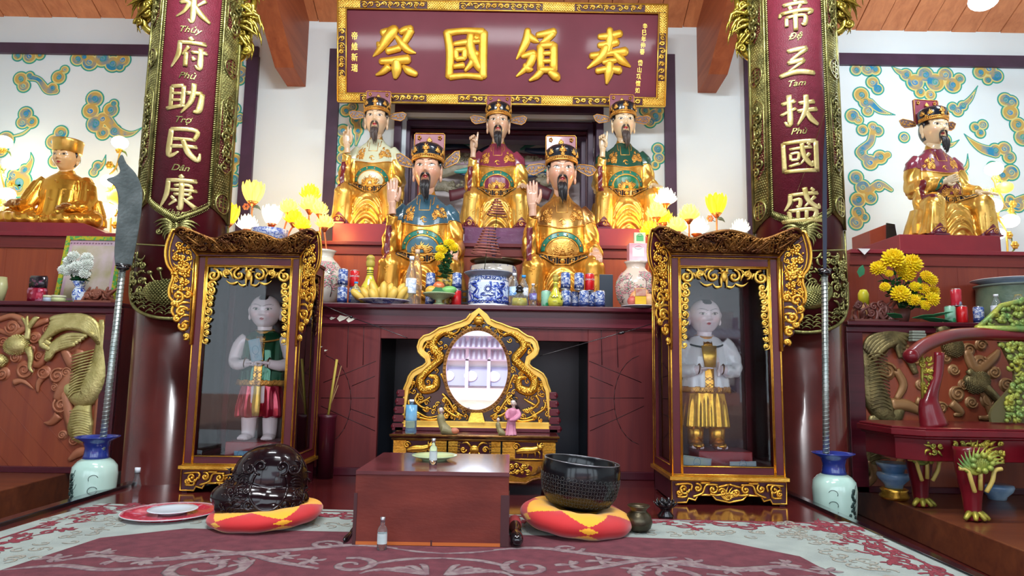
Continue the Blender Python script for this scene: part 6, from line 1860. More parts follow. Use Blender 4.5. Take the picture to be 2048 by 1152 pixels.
note(405, 905, 3.78, .09, .04, .1, 'crumpled grey banknote in the left corner of the left case', (.4, .44, .42), loc=(at(392, 908, 3.85).x, 3.82, zplL-.063))
note(1393, 917, 3.7, .15, .055, .12, 'pale green banknote leaning inside the right case at its left', (.42, .5, .38), loc=(at(1394, 915, 3.67).x, 3.67, zplR-.052))
note(1485, 930, 3.7, .14, .035, -.03, 'grey green banknote leaning inside the right case at its right', (.40, .46, .46), loc=(at(1486, 928, 3.67).x, 3.67, zplR-.062))
# ------------------------------------------------------------------ clouds painted on the white wall bays
C_OUT = mat('cloud_outline_green', (.03, .40, .30), .7, 0, (.02, .32, .30), 5)
C_YEL = mat('cloud_yellow', (.78, .66, .22), .7, 0, (.60, .62, .25), 6)
C_INN = mat('cloud_blend', (.02, .25, .46), .7, 0, (.56, .38, .09), 7, edge=(.38, .56))
C_BLU = mat('cloud_blue', (.03, .22, .62), .7, 0, (.20, .42, .38), 9)
def flatdisc(mb, x, z, r, y, mi, n=18, th=.0012):
 mb.prism([(x+r*math.cos(2*math.pi*k/n), z+r*math.sin(2*math.pi*k/n)) for k in range(n)], y-th, y, mi)
def cloud(discs, tails=(), Y=YW, seed=0):
 """discs: (px,py,r px); tails: lists of (px,py,half width px)"""
 m = MB(); k = Y/1350; rg = random.Random(seed)
 sw = []
 st = 0
 for lay, (grow, y, mi) in enumerate(((1.0, -.002, 0), (.86, -.0034, 1), (.72, -.0048, 2))):
  for (a, b, r) in discs:
   x, z = wpt(a, b, Y); st += 1; flatdisc(m, x, z, r*k*1.42-(0, .013, .026)[lay], y-st*6e-6, mi, 22)
  for tl in tails:
   for a, b, r in smooth_path(tl, 9):
    x, z = wpt(a, b, Y); rr = r*k*1.1-(0, .009, .018)[lay]; st += 1
    if rr > .0015: flatdisc(m, x, z, rr, y-st*6e-6, mi, 12)
 for (a, b, r) in discs:
  x, z = wpt(a, b, Y)
  flatdisc(m, x+rg.uniform(-.1, .1)*r*k, z, r*k*.42, -.0056, 3, 14)
  p = spiral(x, z, r*k*.62, 1.4, rg.uniform(0, 6), rg.choice((-1, 1)), -.0068, 18, .15)
  m.tube(p, [.0035+.001*math.sin(i) for i in range(18)], 5, rg.choice((0, 1)), flat=.12, up=(0, 1, 0))
 o = m.build('painted_cloud', [C_OUT, C_YEL, C_INN, C_BLU], wall, recalc=False); o['kind'] = 'structure'
 o.location.y = Y
 return o
cloud([(36, 112, 9), (60, 113, 12), (80, 110, 9)])
cloud([(42, 158, 12), (48, 172, 11), (118, 155, 12), (106, 176, 10), (130, 140, 8), (60, 152, 8)], [[(60, 155, 8), (78, 160, 7), (95, 180, 9), (112, 182, 8)], [(115, 150, 7), (132, 138, 5)]])
cloud([(156, 118, 12), (180, 125, 14), (205, 118, 14), (226, 128, 14), (246, 120, 13), (170, 114, 10), (240, 134, 9)])
cloud([(190, 198, 14), (182, 222, 14), (192, 248, 15), (222, 220, 13), (206, 238, 12), (228, 208, 8), (206, 266, 12), (230, 262, 11)], [[(215, 240, 12), (235, 262, 10), (262, 268, 6), (285, 255, 1)]])
cloud([(52, 228, 12), (46, 245, 11), (64, 244, 11)], [[(62, 255, 3), (45, 268, 4), (20, 274, 3)]])
cloud([(12, 280, 14), (2, 300, 12)])
cloud([(122, 266, 12), (108, 284, 13), (118, 300, 12), (112, 322, 12), (132, 330, 12)])
cloud([(38, 365, 20), (28, 350, 10), (50, 340, 10), (38, 375, 16)], [[(55, 338, 9), (64, 320, 5), (62, 305, 1)]])
cloud([(196, 332, 9), (188, 345, 8)], [[(190, 340, 8), (206, 328, 5), (212, 310, 1)]])
cloud([(470, 128, 13), (482, 145, 12), (480, 160, 9), (462, 122, 8)])
cloud([(470, 218, 10), (480, 236, 9), (456, 240, 9), (466, 246, 9)], [[(462, 250, 7), (468, 268, 4), (472, 284, 1)]])
cloud([(470, 320, 11), (464, 338, 9), (468, 360, 11)], [[(470, 320, 10), (462, 345, 8), (470, 366, 8)]])
cloud([(432, 372, 9)], [[(432, 378, 8), (436, 355, 5), (444, 330, 1)]])
cloud([(452, 420, 8)], [[(456, 424, 7), (448, 400, 4), (444, 380, 1)]])
# middle bay, beside the back row figures
cloud([(692, 222, 10), (705, 214, 9), (712, 240, 10), (716, 262, 9)], [[(700, 222, 8), (712, 240, 9), (716, 265, 8), (712, 290, 3)]])
cloud([(686, 262, 11), (692, 282, 12), (684, 298, 8)])
cloud([(686, 316, 11), (690, 340, 11), (682, 360, 9)])
cloud([(1310, 232, 13), (1300, 244, 10), (1318, 222, 9), (1290, 222, 9)], [[(1290, 225, 8), (1305, 240, 8), (1318, 228, 6)]])
cloud([(1316, 298, 10), (1318, 316, 10), (1310, 330, 8)])
cloud([(1160, 212, 8), (1172, 213, 8)]); cloud([(1112, 213, 8), (1126, 214, 8)])
# right bay
cloud([(1712, 140, 10), (1735, 138, 12), (1750, 140, 10)])
cloud([(1722, 190, 13), (1745, 165, 11), (1730, 205, 11), (1755, 178, 10), (1735, 222, 10)], [[(1740, 205, 9), (1760, 222, 7), (1790, 230, 1)]])
cloud([(1812, 150, 11), (1830, 165, 15), (1850, 150, 14), (1870, 165, 16), (1890, 150, 13), (1905, 170, 14), (1918, 158, 10), (1840, 185, 10), (1860, 190, 10)], [[(1815, 150, 9), (1796, 143, 6), (1782, 132, 1)]])
cloud([(1960, 145, 12), (1978, 138, 13), (1992, 152, 12), (1975, 160, 9)])
cloud([(1905, 215, 9), (1915, 222, 10), (1925, 212, 9)], [[(1922, 214, 8), (1940, 198, 6), (1955, 172, 1)]])
cloud([(1705, 232, 12), (1716, 240, 9)]);
cloud([(1725, 260, 10), (1745, 254, 9), (1755, 262, 10)], [[(1745, 262, 8), (1740, 285, 9), (1720, 305, 10), (1745, 322, 10), (1775, 310, 8)]])
cloud([(1722, 305, 10), (1740, 325, 13), (1760, 315, 12)])
cloud([(1950, 255, 9), (1965, 250, 9), (1960, 266, 9)])
cloud([(2010, 200, 12), (2020, 225, 14), (2035, 250, 13), (2045, 275, 14), (2022, 205, 12)])
cloud([(1990, 300, 11), (2008, 298, 12), (2018, 315, 11), (1985, 335, 10), (2022, 345, 13), (2005, 350, 12)], [[(1990, 305, 12), (1965, 298, 10), (1945, 285, 6), (1928, 268, 1)]])
cloud([(1712, 355, 12), (1725, 375, 13), (1716, 400, 13), (1740, 395, 12), (1757, 372, 10)], [[(1735, 385, 10), (1758, 368, 8), (1782, 380, 5)]])
cloud([(1716, 425, 12), (1712, 445, 12), (1728, 435, 9)])
cloud([(1915, 340, 9), (1925, 350, 8)], [[(1908, 345, 8), (1932, 335, 5), (1935, 308, 1)]])
cloud([(2020, 400, 9), (2035, 410, 12)], [[(1990, 420, 6), (2020, 408, 9), (2048, 395, 7)]])
cloud([(1890, 280, 10), (1808, 275, 9)], [[(1885, 278, 9), (1900, 290, 6), (1918, 280, 1)]])

# dragon-cloud carving in the doorway
al = thing('cloud_dragon_carving', 'teal, navy and cream wave carving hanging in the doorway behind the middle statue', 'carving', (0, 6.75, 0))
cols = [mat('wave_teal', (.03, .20, .18), .4, coat=.2), mat('wave_navy', (.02, .05, .13), .4, coat=.2), mat('wave_cream', (.40, .36, .26), .5, 0, (.22, .20, .12), 14, bump=.3), mat('wave_maroon', (.14, .03, .04), .5), mat('wave_sea', (.05, .36, .32), .4, coat=.2), mat('wave_mauve', (.36, .26, .32), .5)]
for nm, mi, bands in (('teal_wave', 0, [[(880, 275, 3), (920, 286, 9), (960, 280, 5)], [(1040, 300, 2), (1070, 285, 8), (1100, 283, 7), (1130, 288, 3)], [(840, 300, 8), (860, 330, 8)]]),
                      ('navy_wave', 1, [[(870, 295, 5), (915, 295, 9), (950, 305, 5), (980, 295, 4)], [(1050, 300, 4), (1090, 305, 8), (1140, 312, 6)], [(920, 348, 2), (960, 350, 7), (1000, 340, 5)], [(1050, 352, 6), (1085, 350, 4), (1100, 356, 1)], [(1150, 330, 9), (1175, 325, 6)]]),
                      ('scaled_body', 2, [[(880, 320, 10), (930, 318, 14), (990, 330, 15), (1060, 325, 16), (1110, 335, 14), (1150, 330, 8)], [(880, 350, 10), (930, 335, 11), (980, 338, 9)], [(860, 372, 12), (890, 375, 11), (915, 388, 7)], [(1080, 370, 9), (1110, 360, 10), (1150, 350, 7)]]),
                      ('maroon_wave', 3, [[(880, 308, 5), (930, 305, 6), (980, 312, 4)], [(1030, 310, 5), (1080, 318, 6), (1130, 322, 4)], [(1150, 285, 10), (1178, 300, 9)], [(1020, 372, 10), (1060, 380, 14), (1100, 392, 12)], [(900, 395, 12), (940, 385, 10)]]),
                      ('sea_wave', 4, [[(905, 343, 4), (935, 343, 7), (970, 340, 5)], [(1040, 338, 5), (1075, 340, 7), (1110, 345, 4)]]),
                      ('mauve_wave', 5, [[(900, 328, 3), (950, 328, 5), (990, 320, 4)], [(1050, 330, 4), (1090, 328, 5), (1130, 322, 3)]])):
 m = MB()
 for k, b in enumerate(bands):
  sp = smooth_path(b, 5); P = []; R = []
  for i, (a, c, r) in enumerate(sp):
   x, z = wpt(a, c+1.2*math.sin(i*.8), 6.75); P.append((x, -.01*mi-.01*k, z)); R.append(max(.004, r*6.75/1350))
  m.tube(P, R, 10, flat=.4, up=(0, 1, 0))
 if mi == 2:
  rg = random.Random(2)
  for _ in range(260):
   a, c = rg.choice(((930, 320), (990, 330), (1060, 325), (1110, 335), (890, 372), (1110, 360))); a += rg.uniform(-38, 38); c += rg.uniform(-10, 10)
   x, z = wpt(a, c, 6.75); m.ball((x, -.05, z), (.022, .015, .017), 6, 4)
 m.build(nm, cols[mi], al)
for x0, x1, y0, y1 in ((826, 838, 300, 400), (1165, 1173, 330, 410)):
 a, b, c, d = px_rect(x0, y0, x1, y1, 6.9)
 o = MB(); o.box(a, b, 6.88, 6.92, zB-.2, d); q = o.build('red_post', mat('vermilion_post', (.62, .06, .03), .5)); tag(q, 'slim vermilion post in the doorway alcove, '+('left' if x0 < 1000 else 'right')+' side', 'post')
# ------------------------------------------------------------------ lotus lamps
def petal_ring(mb, n, r0, r1, h0, h1, w, z, tilt=0, mi=0, ph=0):
 for k in range(n):
  a = 2*math.pi*k/n+ph
  rs = []
  for i in range(6):
   t = i/5; rr = r0+(r1-r0)*math.sin(t*1.5); hh = h0+(h1-h0)*t; ww = w*math.sin(math.pi*(.12+.86*t))**.7
   c = Vector((rr*math.cos(a), rr*math.sin(a), z+hh)); s_ = Vector((-math.sin(a), math.cos(a), 0))
   nn = Vector((math.cos(a), math.sin(a), 0))
   rs.append([c-s_*ww, c+nn*.0012+s_*0-nn*ww*-.25, c+s_*ww, c+nn*(ww*.25-.0015)])
  mb.rings([[tuple(p) for p in r] for r in rs], mi=mi)
LAMP = {'yellow': mat('lamp_petal_yellow', (.9, .62, .02), .5, emit=(1, .56, .015), estr=1.0), 'white': mat('lamp_petal_white', (.95, .93, .8), .5, emit=(1, .90, .66), estr=1.5), 'pale': mat('lamp_petal_pale', (.92, .72, .16), .5, emit=(1, .68, .12), estr=1.0)}
CORE = mat('lamp_core', (1, 1, .9), .5, emit=(1, .86, .50), estr=5)
COPPER = mat('lamp_copper', (.75, .22, .07), .3, .7)
def lotus_lamp(px, py, Y, r, kind, zb, label, bend=0, tulip=False, pw=0):
 if not -1.6 < at(px, py, Y).x < 1.35: Y, zb = 5.35, zB
 p = at(px, py+r, Y); rr = r*1.14*Y/1350
 t = thing('lotus_lamp', label, 'lamp', (p.x-bend, Y, zb), group=None)
 h = p.z-zb
 m = MB()
 if tulip:
  for (n, a, b, hh, w, ph) in ((8, .35, 1.0, 1.75, .42, 0), (8, .3, .85, 1.9, .4, .4), (6, .2, .6, 2.0, .35, .2)): petal_ring(m, n, rr*a, rr*b, 0, rr*hh, rr*w, h, ph=ph)
 else:
  for (n, a, b, hh, w, ph) in ((9, .25, 1.15, .75, .34, 0), (9, .25, .95, 1.25, .34, .35), (7, .2, .65, 1.6, .32, .1), (5, .1, .35, 1.75, .25, .2)): petal_ring(m, n, rr*a, rr*b, 0, rr*hh, rr*w, h, ph=ph)
 m.v = [(x+bend, y, z) for x, y, z in m.v]
 fl_ = m.build('flower_shade', LAMP[kind], t)
 m = MB(); m.ball((bend, 0, h+rr*.75), (rr*.45, rr*.45, rr*.6), 12, 8); m.build('bulb', CORE, t)
 m = MB(); m.lathe([(rr*.12, -.03), (rr*.3, -.01), (rr*.5, rr*.1), (rr*.42, rr*.18)], 14, (bend, 0, h)); m.build('calyx', COPPER, t)
 m = MB(); m.tube(smooth_path([(0, 0, 0), (0, 0, h*.4), (bend*.6, 0, h*.75), (bend, 0, h-.02)], 5), .007, 8); m.lathe([(.035, 0), (.035, .008), (.01, .02)], 16); m.build('stem', COPPER, t)
 if pw: light('lamp_glow', 'POINT', (p.x, Y+.12, p.z+rr*.8), pw*2.6, (1, .60, .18), .05)
 return t
LL = 'left lamp cluster: ';
lampA = lotus_lamp(505, 386, 5.05, 20, 'pale', zA, 'tall tulip shaped lit lotus lamp above the left case, on a copper stem', tulip=True, pw=1.2)
lotus_lamp(456, 430, 5.0, 19, 'yellow', zA, 'yellow lit lotus lamp just right of the left column', tulip=True)
lotus_lamp(494, 444, 4.9, 17, 'white', zA, 'white lit lotus lamp half hidden behind the left case crest')
lotus_lamp(543, 432, 4.98, 18, 'white', zA, 'white glowing bud lamp behind the middle of the left case crest', tulip=True)
lotus_lamp(577, 412, 5.05, 16, 'pale', zA, 'pale yellow lotus lamp, third flower left of the tall pair by the white robed statue', .03, pw=1)
lotus_lamp(587, 432, 4.95, 16, 'yellow', zA, 'yellow lotus lamp low behind the right end of the left case crest', .04)
lotus_lamp(604, 446, 4.88, 14, 'yellow', zA, 'yellow lotus lamp touching the right corner of the left case crest', -.03)
lotus_lamp(620, 383, 5.1, 17, 'yellow', zA, 'topmost yellow lotus lamp of the left cluster, beside the plum band')
lotus_lamp(619, 405, 5.02, 17, 'pale', zA, 'wide lotus lamp directly under the topmost one of the left cluster', .0)
lotus_lamp(639, 416, 5.0, 14, 'pale', zA, 'small pale lotus lamp right below the tall pair of the left cluster', -.04, pw=1)
lotus_lamp(649, 442, 4.9, 15, 'pale', zA, 'lowest lotus lamp of the left cluster, over the porcelain vase', -.05, pw=1)
lotus_lamp(1331, 392, 5.1, 18, 'white', zA, 'topmost lotus lamp of the right cluster against the plum band', pw=1.2)
lotus_lamp(1313, 420, 5.0, 17, 'pale', zA, 'lotus lamp second from the top at the left of the right cluster', .0)
lotus_lamp(1328, 432, 5.05, 15, 'yellow', zA, 'yellow lotus lamp tucked in the middle of the right cluster', .03)
lotus_lamp(1300, 456, 4.9, 16, 'yellow', zA, 'lowest yellow lotus lamp of the right cluster, over the gift boxes', .02, pw=1)
lotus_lamp(1353, 449, 4.92, 17, 'pale', zA, 'pale lotus lamp resting behind the left corner of the right case crest', .03)
lotus_lamp(1378, 424, 5.05, 17, 'pale', zA, 'pale lotus lamp standing free left of the white glowing one, right cluster', .0, pw=1)
lotus_lamp(1393, 450, 4.95, 20, 'white', zA, 'brightest white lotus lamp behind the right case crest')
lampB = lotus_lamp(1433, 410, 5.05, 19, 'yellow', zA, 'tall yellow tulip lamp on a copper stem above the right case', tulip=True, pw=1.2)
lotus_lamp(1481, 452, 4.95, 15, 'white', zA, 'white lotus lamp just left of the right column, behind the case crest')
for px, py, lp in ((492, 413, lampA), (1420, 437, lampB)):   # little side blossoms
 p = at(px, py, 5.34); t = thing('side_blossom', None, None, tuple(Vector(p)-lp.location)); del_props(t); t.parent = lp
 m = MB()
 for k in range(6): m.ball((.018*math.cos(k*1.05), 0, .018*math.sin(k*1.05)), (.012, .006, .012), 8, 5)
 m.build('petals', mat('orange_blossom', (.75, .20, .06), .4), t)
 m = MB(); leaf(m, (.06, 0), (.12, -.03), .016, 0, .2); m.tube([(0, 0, 0), (.05, .03, -.02), (.06, 0, 0)], .003, 5); m.build('leaf', mat('blossom_leaf', (.12, .16, .10), .5), t)

def branch_lamp(Y, zb, base, pts, globes, flowers, label):
 b = at(base[0], base[1], Y)
 t = thing('branch_lamp', label, 'lamp', (b.x, Y, zb))
 m = MB()
 def lc(px, py): p = at(px, py, Y); return (p.x-b.x, 0, p.z-zb)
 P = [(0, 0, .0)]+[lc(*q) for q in pts]
 m.tube(smooth_path(P, 6), .008, 7); m.lathe([(.05, 0), (.05, .01), (.012, .03)], 18)
 for g in globes:
  q = lc(g[0], g[1]); near = min(P, key=lambda a: (Vector(a)-Vector(q)).length)
  m.tube(smooth_path([near, ((q[0]+near[0])/2, -.02, (q[2]+near[2])/2-.02), q], 4), .004, 6)
 for f in flowers:
  q = lc(*f[:2]); near = min(P, key=lambda a: (Vector(a)-Vector(q)).length)
  m.tube(smooth_path([near, ((q[0]+near[0])/2, .02, (q[2]+near[2])/2+.01), q], 4), .0022, 5)
 m.build('branch', GOLD_LT, t)
 m = MB()
 for f in flowers:
  q = lc(*f[:2]); s_ = f[2]*Y/1350
  for k in range(6): m.ball((q[0]+s_*.55*math.cos(k*1.05), q[1], q[2]+s_*.55*math.sin(k*1.05)), (s_*.42, s_*.2, s_*.42), 7, 5)
  m.ball((q[0], q[1]-.008, q[2]), s_*.3, 7, 5)
 m.build('gilt_flowers', GOLD_LT, t)
 m = MB(); rg = random.Random(2)
 for f in flowers:
  q = lc(*f[:2]); leaf(m, (q[0], q[2]), (q[0]+rg.uniform(-.08, .08), q[2]-.06), .012, .01, .2)
 m.build('leaves', mat('lamp_leaf', (.16, .25, .05), .5), t)
 for g in globes:
  m = MB(); q = lc(g[0], g[1]); r = g[2]*Y/1350; m.ball(q, (r, r, r*.8), 16, 10)
  m.build('globe', mat('globe_'+g[3], {'w': (1, .97, .88), 'y': (.9, .6, .1)}[g[3]], .4, emit={'w': (1, .9, .68), 'y': (1, .55, .06)}[g[3]], estr={'w': 6, 'y': .9}[g[3]]), t)
 gp = at(globes[0][0], globes[0][1], Y); light('lamp_glow', 'POINT', (gp.x, Y-.1, gp.z-.1), 5, (1, .72, .34), .08)
branch_lamp(5.9, zL2, (-8, 440), [(10, 400), (2, 350), (-6, 310), (6, 280)], [(14, 388, 16, 'w'), (22, 327, 16, 'w'), (8, 284, 16, 'w'), (-14, 350, 16, 'w')], [(6, 300, 9), (22, 368, 8), (0, 405, 9), (8, 428, 10), (-4, 335, 8)], 'gilt branch lamp with white globes at the far left edge')
branch_lamp(5.9, zL2, (226, 440), [(222, 400), (214, 360), (232, 335), (240, 305)], [(218, 362, 16, 'w'), (214, 422, 20, 'w'), (232, 395, 17, 'y'), (240, 285, 16, 'w')], [(238, 300, 8), (219, 330, 9), (226, 370, 9), (228, 425, 10), (232, 450, 9)], 'gilt branch lamp with yellow glow behind the monk, beside the left column')
branch_lamp(5.5, zR2, (2014, 500), [(2012, 465), (1996, 432), (2006, 402), (1992, 375), (1990, 345)], [(1988, 338, 17, 'w'), (2010, 375, 15, 'y'), (1984, 412, 19, 'w'), (2020, 442, 17, 'w'), (1996, 468, 14, 'w')], [(1992, 357, 10), (1972, 384, 8), (1988, 382, 8), (2026, 408, 9), (2022, 422, 8), (1988, 440, 10), (2018, 470, 9), (2030, 490, 9)], 'gilt branch lamp with white globes right of the right altar statue')

# round lamp under the ceiling, upper right
p = at(1967, 0, 5.0)
t = thing('ceiling_lamp', 'bright round white lamp below the plank ceiling at upper right', 'lamp', (p.x, p.y, p.z))
m = MB(); m.ball((0, 0, 0), (.105, .105, .075), 20, 12); m.build('globe', mat('led_globe', (1, 1, 1), .4, emit=(.80, .93, 1), estr=14), t)
m = MB(); m.tube([(0, 0, .06), (0, 0, zc(p.y)-p.z)], .02, 10); m.build('rod', WHITE, t)
light('overhead_fill_and_lamp', 'POINT', (p.x, p.y-.15, p.z-.25), 26, (.8, .92, 1), .1)

# ------------------------------------------------------------------ vessels and offerings
def vessel(name, label, cat, loc, prof, m_, n=40, parts=(), sx=1, sy=1, group=None):
 t = thing(name, label, cat, loc, group=group)
 m = MB(); m.lathe(prof, n, sx=sx, sy=sy); m.build('body', m_, t)
 for nm, pf, mm in parts:
  m = MB(); m.lathe(pf, n, sx=sx, sy=sy); m.build(nm, mm, t)
 return t
def pz(px, Y, z): return (at(px, 600, Y).x, Y, z+.0005)
SILVER = mat('can_silver', (.55, .57, .60), .28, .9)
CANB = porcelain('can_blue_print', (.55, .60, .68), (.02, .07, .30), 30, .48, .25)
NAVY = mat('can_navy', (.012, .03, .13), .3)
def can(loc, kind, label, rz=0, text=None, group=None):
 t = thing('drink_can', label, 'can', loc, rz, group=group)
 r = .033; h = .118
 bodym = {'beer': CANB, 'cola': mat('can_red', (.55, .008, .012), .25, coat=.3), 'green': mat('can_green', (.25, .50, .36), .3, 0, (.02, .30, .12), 14, edge=(.5, .55)), 'redblue': mat('can_redblue', (.5, .02, .04), .3, 0, (.35, .4, .55), 16, edge=(.55, .6))}[kind]
 m = MB(); m.lathe([(r-.004, .004), (r, .009), (r, h-.010), (r-.003, h-.005)], 24); m.build('body', bodym, t)
 m = MB(); m.lathe([(r-.008, 0), (r-.004, .004)], 24); m.lathe([(r-.003, h-.005), (r-.005, h), (r-.007, h), (r-.008, h-.004), (0, h-.004)], 24); m.box(-.006, .006, -.012, .012, h-.004, h-.002); m.build('rim', SILVER, t)
 if kind == 'beer':
  m = MB(); m.lathe([(r+.0004, .010), (r+.0004, .038)], 24); m.build('label_band', NAVY, t)
 if text:
  m = MB()
  for s_, z, sz, of, sh in text:
   V, Fc = text_mesh(s_, sz, .0002, of, 0, sh, 2, .008)
   o = []
   for x, y, zz_ in V: a = x/r; o.append(((r+.0009)*math.sin(a), -(r+.0009)*math.cos(a), z+y))
   m.add(o, Fc, smooth=False)
  m.build('lettering', WHITE, t)
 return t
TN = [('T   N', .024, .020, .0008, 0)]; NH = [('N H', .024, .022, .0008, 0)]
COLA = [('Coca-Cola', .078, .020, .0006, .4)]
Yc = 4.46
G1 = 'cans stacked on the main altar'
pc = lambda px, lvl, Y=Yc: pz(px, Y, zA+.119*lvl)
can(pc(684, 0), 'beer', 'blue printed beer can, bottom of the stack beside the left porcelain vase', .3, group=G1)
can(pc(684, 1), 'beer', 'blue printed beer can stacked on another beside the left porcelain vase', 0, TN, G1)
can(pc(707, 0, 4.52), 'beer', 'blue printed can under the red one, left of the yellow green gourd bottle', 1, group=G1)
can(pc(707, 1, 4.52), 'cola', 'red can with white script stacked near the left porcelain vase', .1, COLA, G1)
can(pc(860, 1, 4.58), 'beer', 'blue printed can on top, behind the apple', .5, group=G1); can(pc(860, 0, 4.58), 'beer', 'blue printed can standing behind the footed fruit dish', .9, group=G1)
can(pc(913, 1, 4.56), 'beer', 'blue printed can on top of the red one, left of the great censer', .2, group=G1); can(pc(913, 0, 4.56), 'cola', 'red can at the right foot of the fruit dish, below a blue one', 2.5, group=G1)
for k, px in enumerate((1132, 1150, 1168, 1183, 1200)):
 can(pc(px, 0, 4.46 if k % 2 == 0 else 4.53), 'beer', ['blue printed can directly right of the yellow green gourd bottle', 'blue printed can set back, second right of the gourd bottle', 'blue printed can in the middle of the bottom row right of the gourd bottle', 'blue printed can set back under the red can', 'blue printed can alone at the right end of the bottom row'][k], k*.7, group=G1)
can(pc(1131, 1), 'beer', 'blue can lettered T N on the upper row by the gourd bottle', 0, TN, G1)
can(pc(1158, 1, 4.47), 'beer', 'blue can lettered N H in the middle of the upper row', 0, NH, G1)
can(pc(1179, 1, 4.5), 'cola', 'red can with white script at the right end of the upper row', .1, COLA, G1)
can(pc(1092, 0, 4.5), 'green', 'pale green can half hidden behind the right gourd bottle', 0, group=G1)

# gourd bottles
YG = mat('yellow_green_glaze', (.62, .58, .05), .15, 0, (.52, .54, .06), 6, coat=.5)
GB = mat('gourd_marks', (.03, .04, .01), .4)
def gourd(loc, label, s=1, flip=1):
 t = thing('gourd_bottle', label, 'bottle', loc, scale=s)
 m = MB(); m.lathe([(.0, 0), (.045, 0), (.064, .015), (.072, .045), (.070, .075), (.052, .115), (.030, .155), (.021, .185), (.019, .21), (.021, .225), (.019, .235)], 36); m.build('body', YG, t)
 m = MB(); m.lathe([(.017, .235), (.026, .245), (.027, .27), (.022, .282), (.027, .288), (.024, .302), (.012, .312), (0, .314)], 28); m.build('stopper', mat('stopper_yellow', (.55, .48, .08), .35, 0, (.4, .3, .05), 12), t)
 m = MB()
 for z in (.19, .203, .216): m.tube([(.0205*math.cos(a), .0205*math.sin(a), z) for a in np.linspace(0, 6.283, 20)[:-1]], .0022, 5, loop=True)
 rg = random.Random(3)
 for k in range(9):
  a0 = -1.57+rg.uniform(-.9, .9); z0 = rg.uniform(.02, .13); r = .073 if z0 < .08 else .073-.45*(z0-.08)
  m.tube([((r+.0005)*math.cos(a0+i*.12), (r+.0005)*math.sin(a0+i*.12), z0+.0015*math.sin(i*2)) for i in range(5)], .0011, 4)
 m.tube([(.0715*math.cos(-2.3+i*.08), .0715*math.sin(-2.3+i*.08), .088+.006*math.sin(i*1.3)) for i in range(14)], .0025, 5)
 m.ball((.05*flip, -.05, .075), (.008, .006, .01), 8, 5)
 m.build('brush_marks', GB, t)
gourd(pz(738, 4.56, zA), 'yellow green gourd bottle with black marks behind the bananas', 1.12)
gourd(pz(1111, 4.44, zA), 'yellow green gourd bottle with black marks in front of the cans', .72*1.0)
# porcelain vases
PV = None
def painted_vase(loc, s, label, back):
 t = thing('porcelain_vase', label, 'vase', loc, scale=s)
 m = MB(); m.lathe([(0, 0), (.085, 0), (.12, .04), (.155, .11), (.168, .18), (.155, .25), (.115, .31), (.085, .34), (.075, .36), (.085, .39), (.098, .405), (.09, .402), (.07, .37), (.06, .34)], 48)
 m.build('body', mat('vase_'+back, (.62, .50, .40) if back == 'peach' else (.60, .56, .46), .15, 0, (.68, .62, .55) if back == 'peach' else (.66, .62, .54), 4, coat=.5), t)
 rg = random.Random(5); m = MB(); f = MB()
 def on(a, z):
  prof = [(.155, .11), (.168, .18), (.155, .25), (.115, .31)]; r = np.interp(z, [.04, .11, .18, .25, .31], [.12, .155, .168, .155, .115])+.001
  return (r*math.sin(a), -r*math.cos(a), z)
 def br(a, z, da, dz, n, w):
  P = [on(a, z)]
  for i in range(n):
   a += da+rg.uniform(-.07, .07); z += dz+rg.uniform(-.006, .006); z = min(.31, max(.05, z)); P.append(on(a, z))
   if rg.random() < .65 and w > .0012: br(a, z, rg.uniform(-.12, .12), rg.uniform(-.004, .014), 3, w*.55)
   if rg.random() < .8:
    for _ in range(3):
     q = on(a+rg.uniform(-.1, .1), min(.31, z+rg.uniform(-.015, .015))); f.ball(q, rg.uniform(.003, .006), 6, 4, mi=rg.choice((0, 0, 1)))
  m.tube(P, [w*(1-.6*i/len(P)) for i in range(len(P))], 5)
 for a in (-.5, .2, .8, -1.1): br(a, .06, rg.uniform(-.06, .06), .025, 9, .0042)
 m.build('painted_branches', mat('branch_ink', (.10, .07, .06), .4), t); f.build('painted_blossom', [mat('blossom_pink', (.6, .25, .28), .4), mat('blossom_green', (.25, .42, .30), .4)], t)
painted_vase(pz(641, 4.62, zA), .95, 'cream porcelain vase painted with a blossoming tree, left end of the main altar', 'cream')
painted_vase(pz(1272, 4.62, zA), .84, 'peach porcelain vase painted with blossom branches, right end of the main altar', 'peach')
# boxes on the right vase
def carton(name, label, cat, loc, w, d, h, m_, print_m=None):
 t = thing(name, label, cat, loc)
 m = MB(); m.box(-w/2, w/2, -d/2, d/2, 0, h); m.build('box', m_, t, bevel=.002)
 if print_m:
  m = MB(); m.box(-w*.32, w*.32, -d/2-.001, -d/2, h*.25, h*.75); m.tube([(w*.2*math.cos(a), -d/2-.002, h*.78+w*.1*math.sin(a)) for a in np.linspace(0, 6.28, 17)[:-1]], .002, 4, loop=True); m.build('print', print_m, t)
 return t
vt = zA+.405*.84
pk = mat('carton_pink', (.72, .25, .30), .4, 0, (.8, .62, .66), 5)
carton('gift_carton', 'pink and white gift carton lying on the mouth of the right porcelain vase', 'carton', (at(1274, 500, 4.62).x, 4.62, vt), .125, .10, at(1274, 489, 4.62).z-vt, pk, mat('carton_white', (.75, .73, .72), .5))
zk = at(1274, 489, 4.62).z
carton('lime_packet', 'cream packet with green print standing on the pink gift carton', 'packet', (at(1279, 480, 4.62).x, 4.62, zk+.0006), .078, .03, at(1279, 466, 4.62).z-zk, mat('packet_cream', (.62, .66, .42), .5), mat('packet_green', (.10, .42, .14), .5))

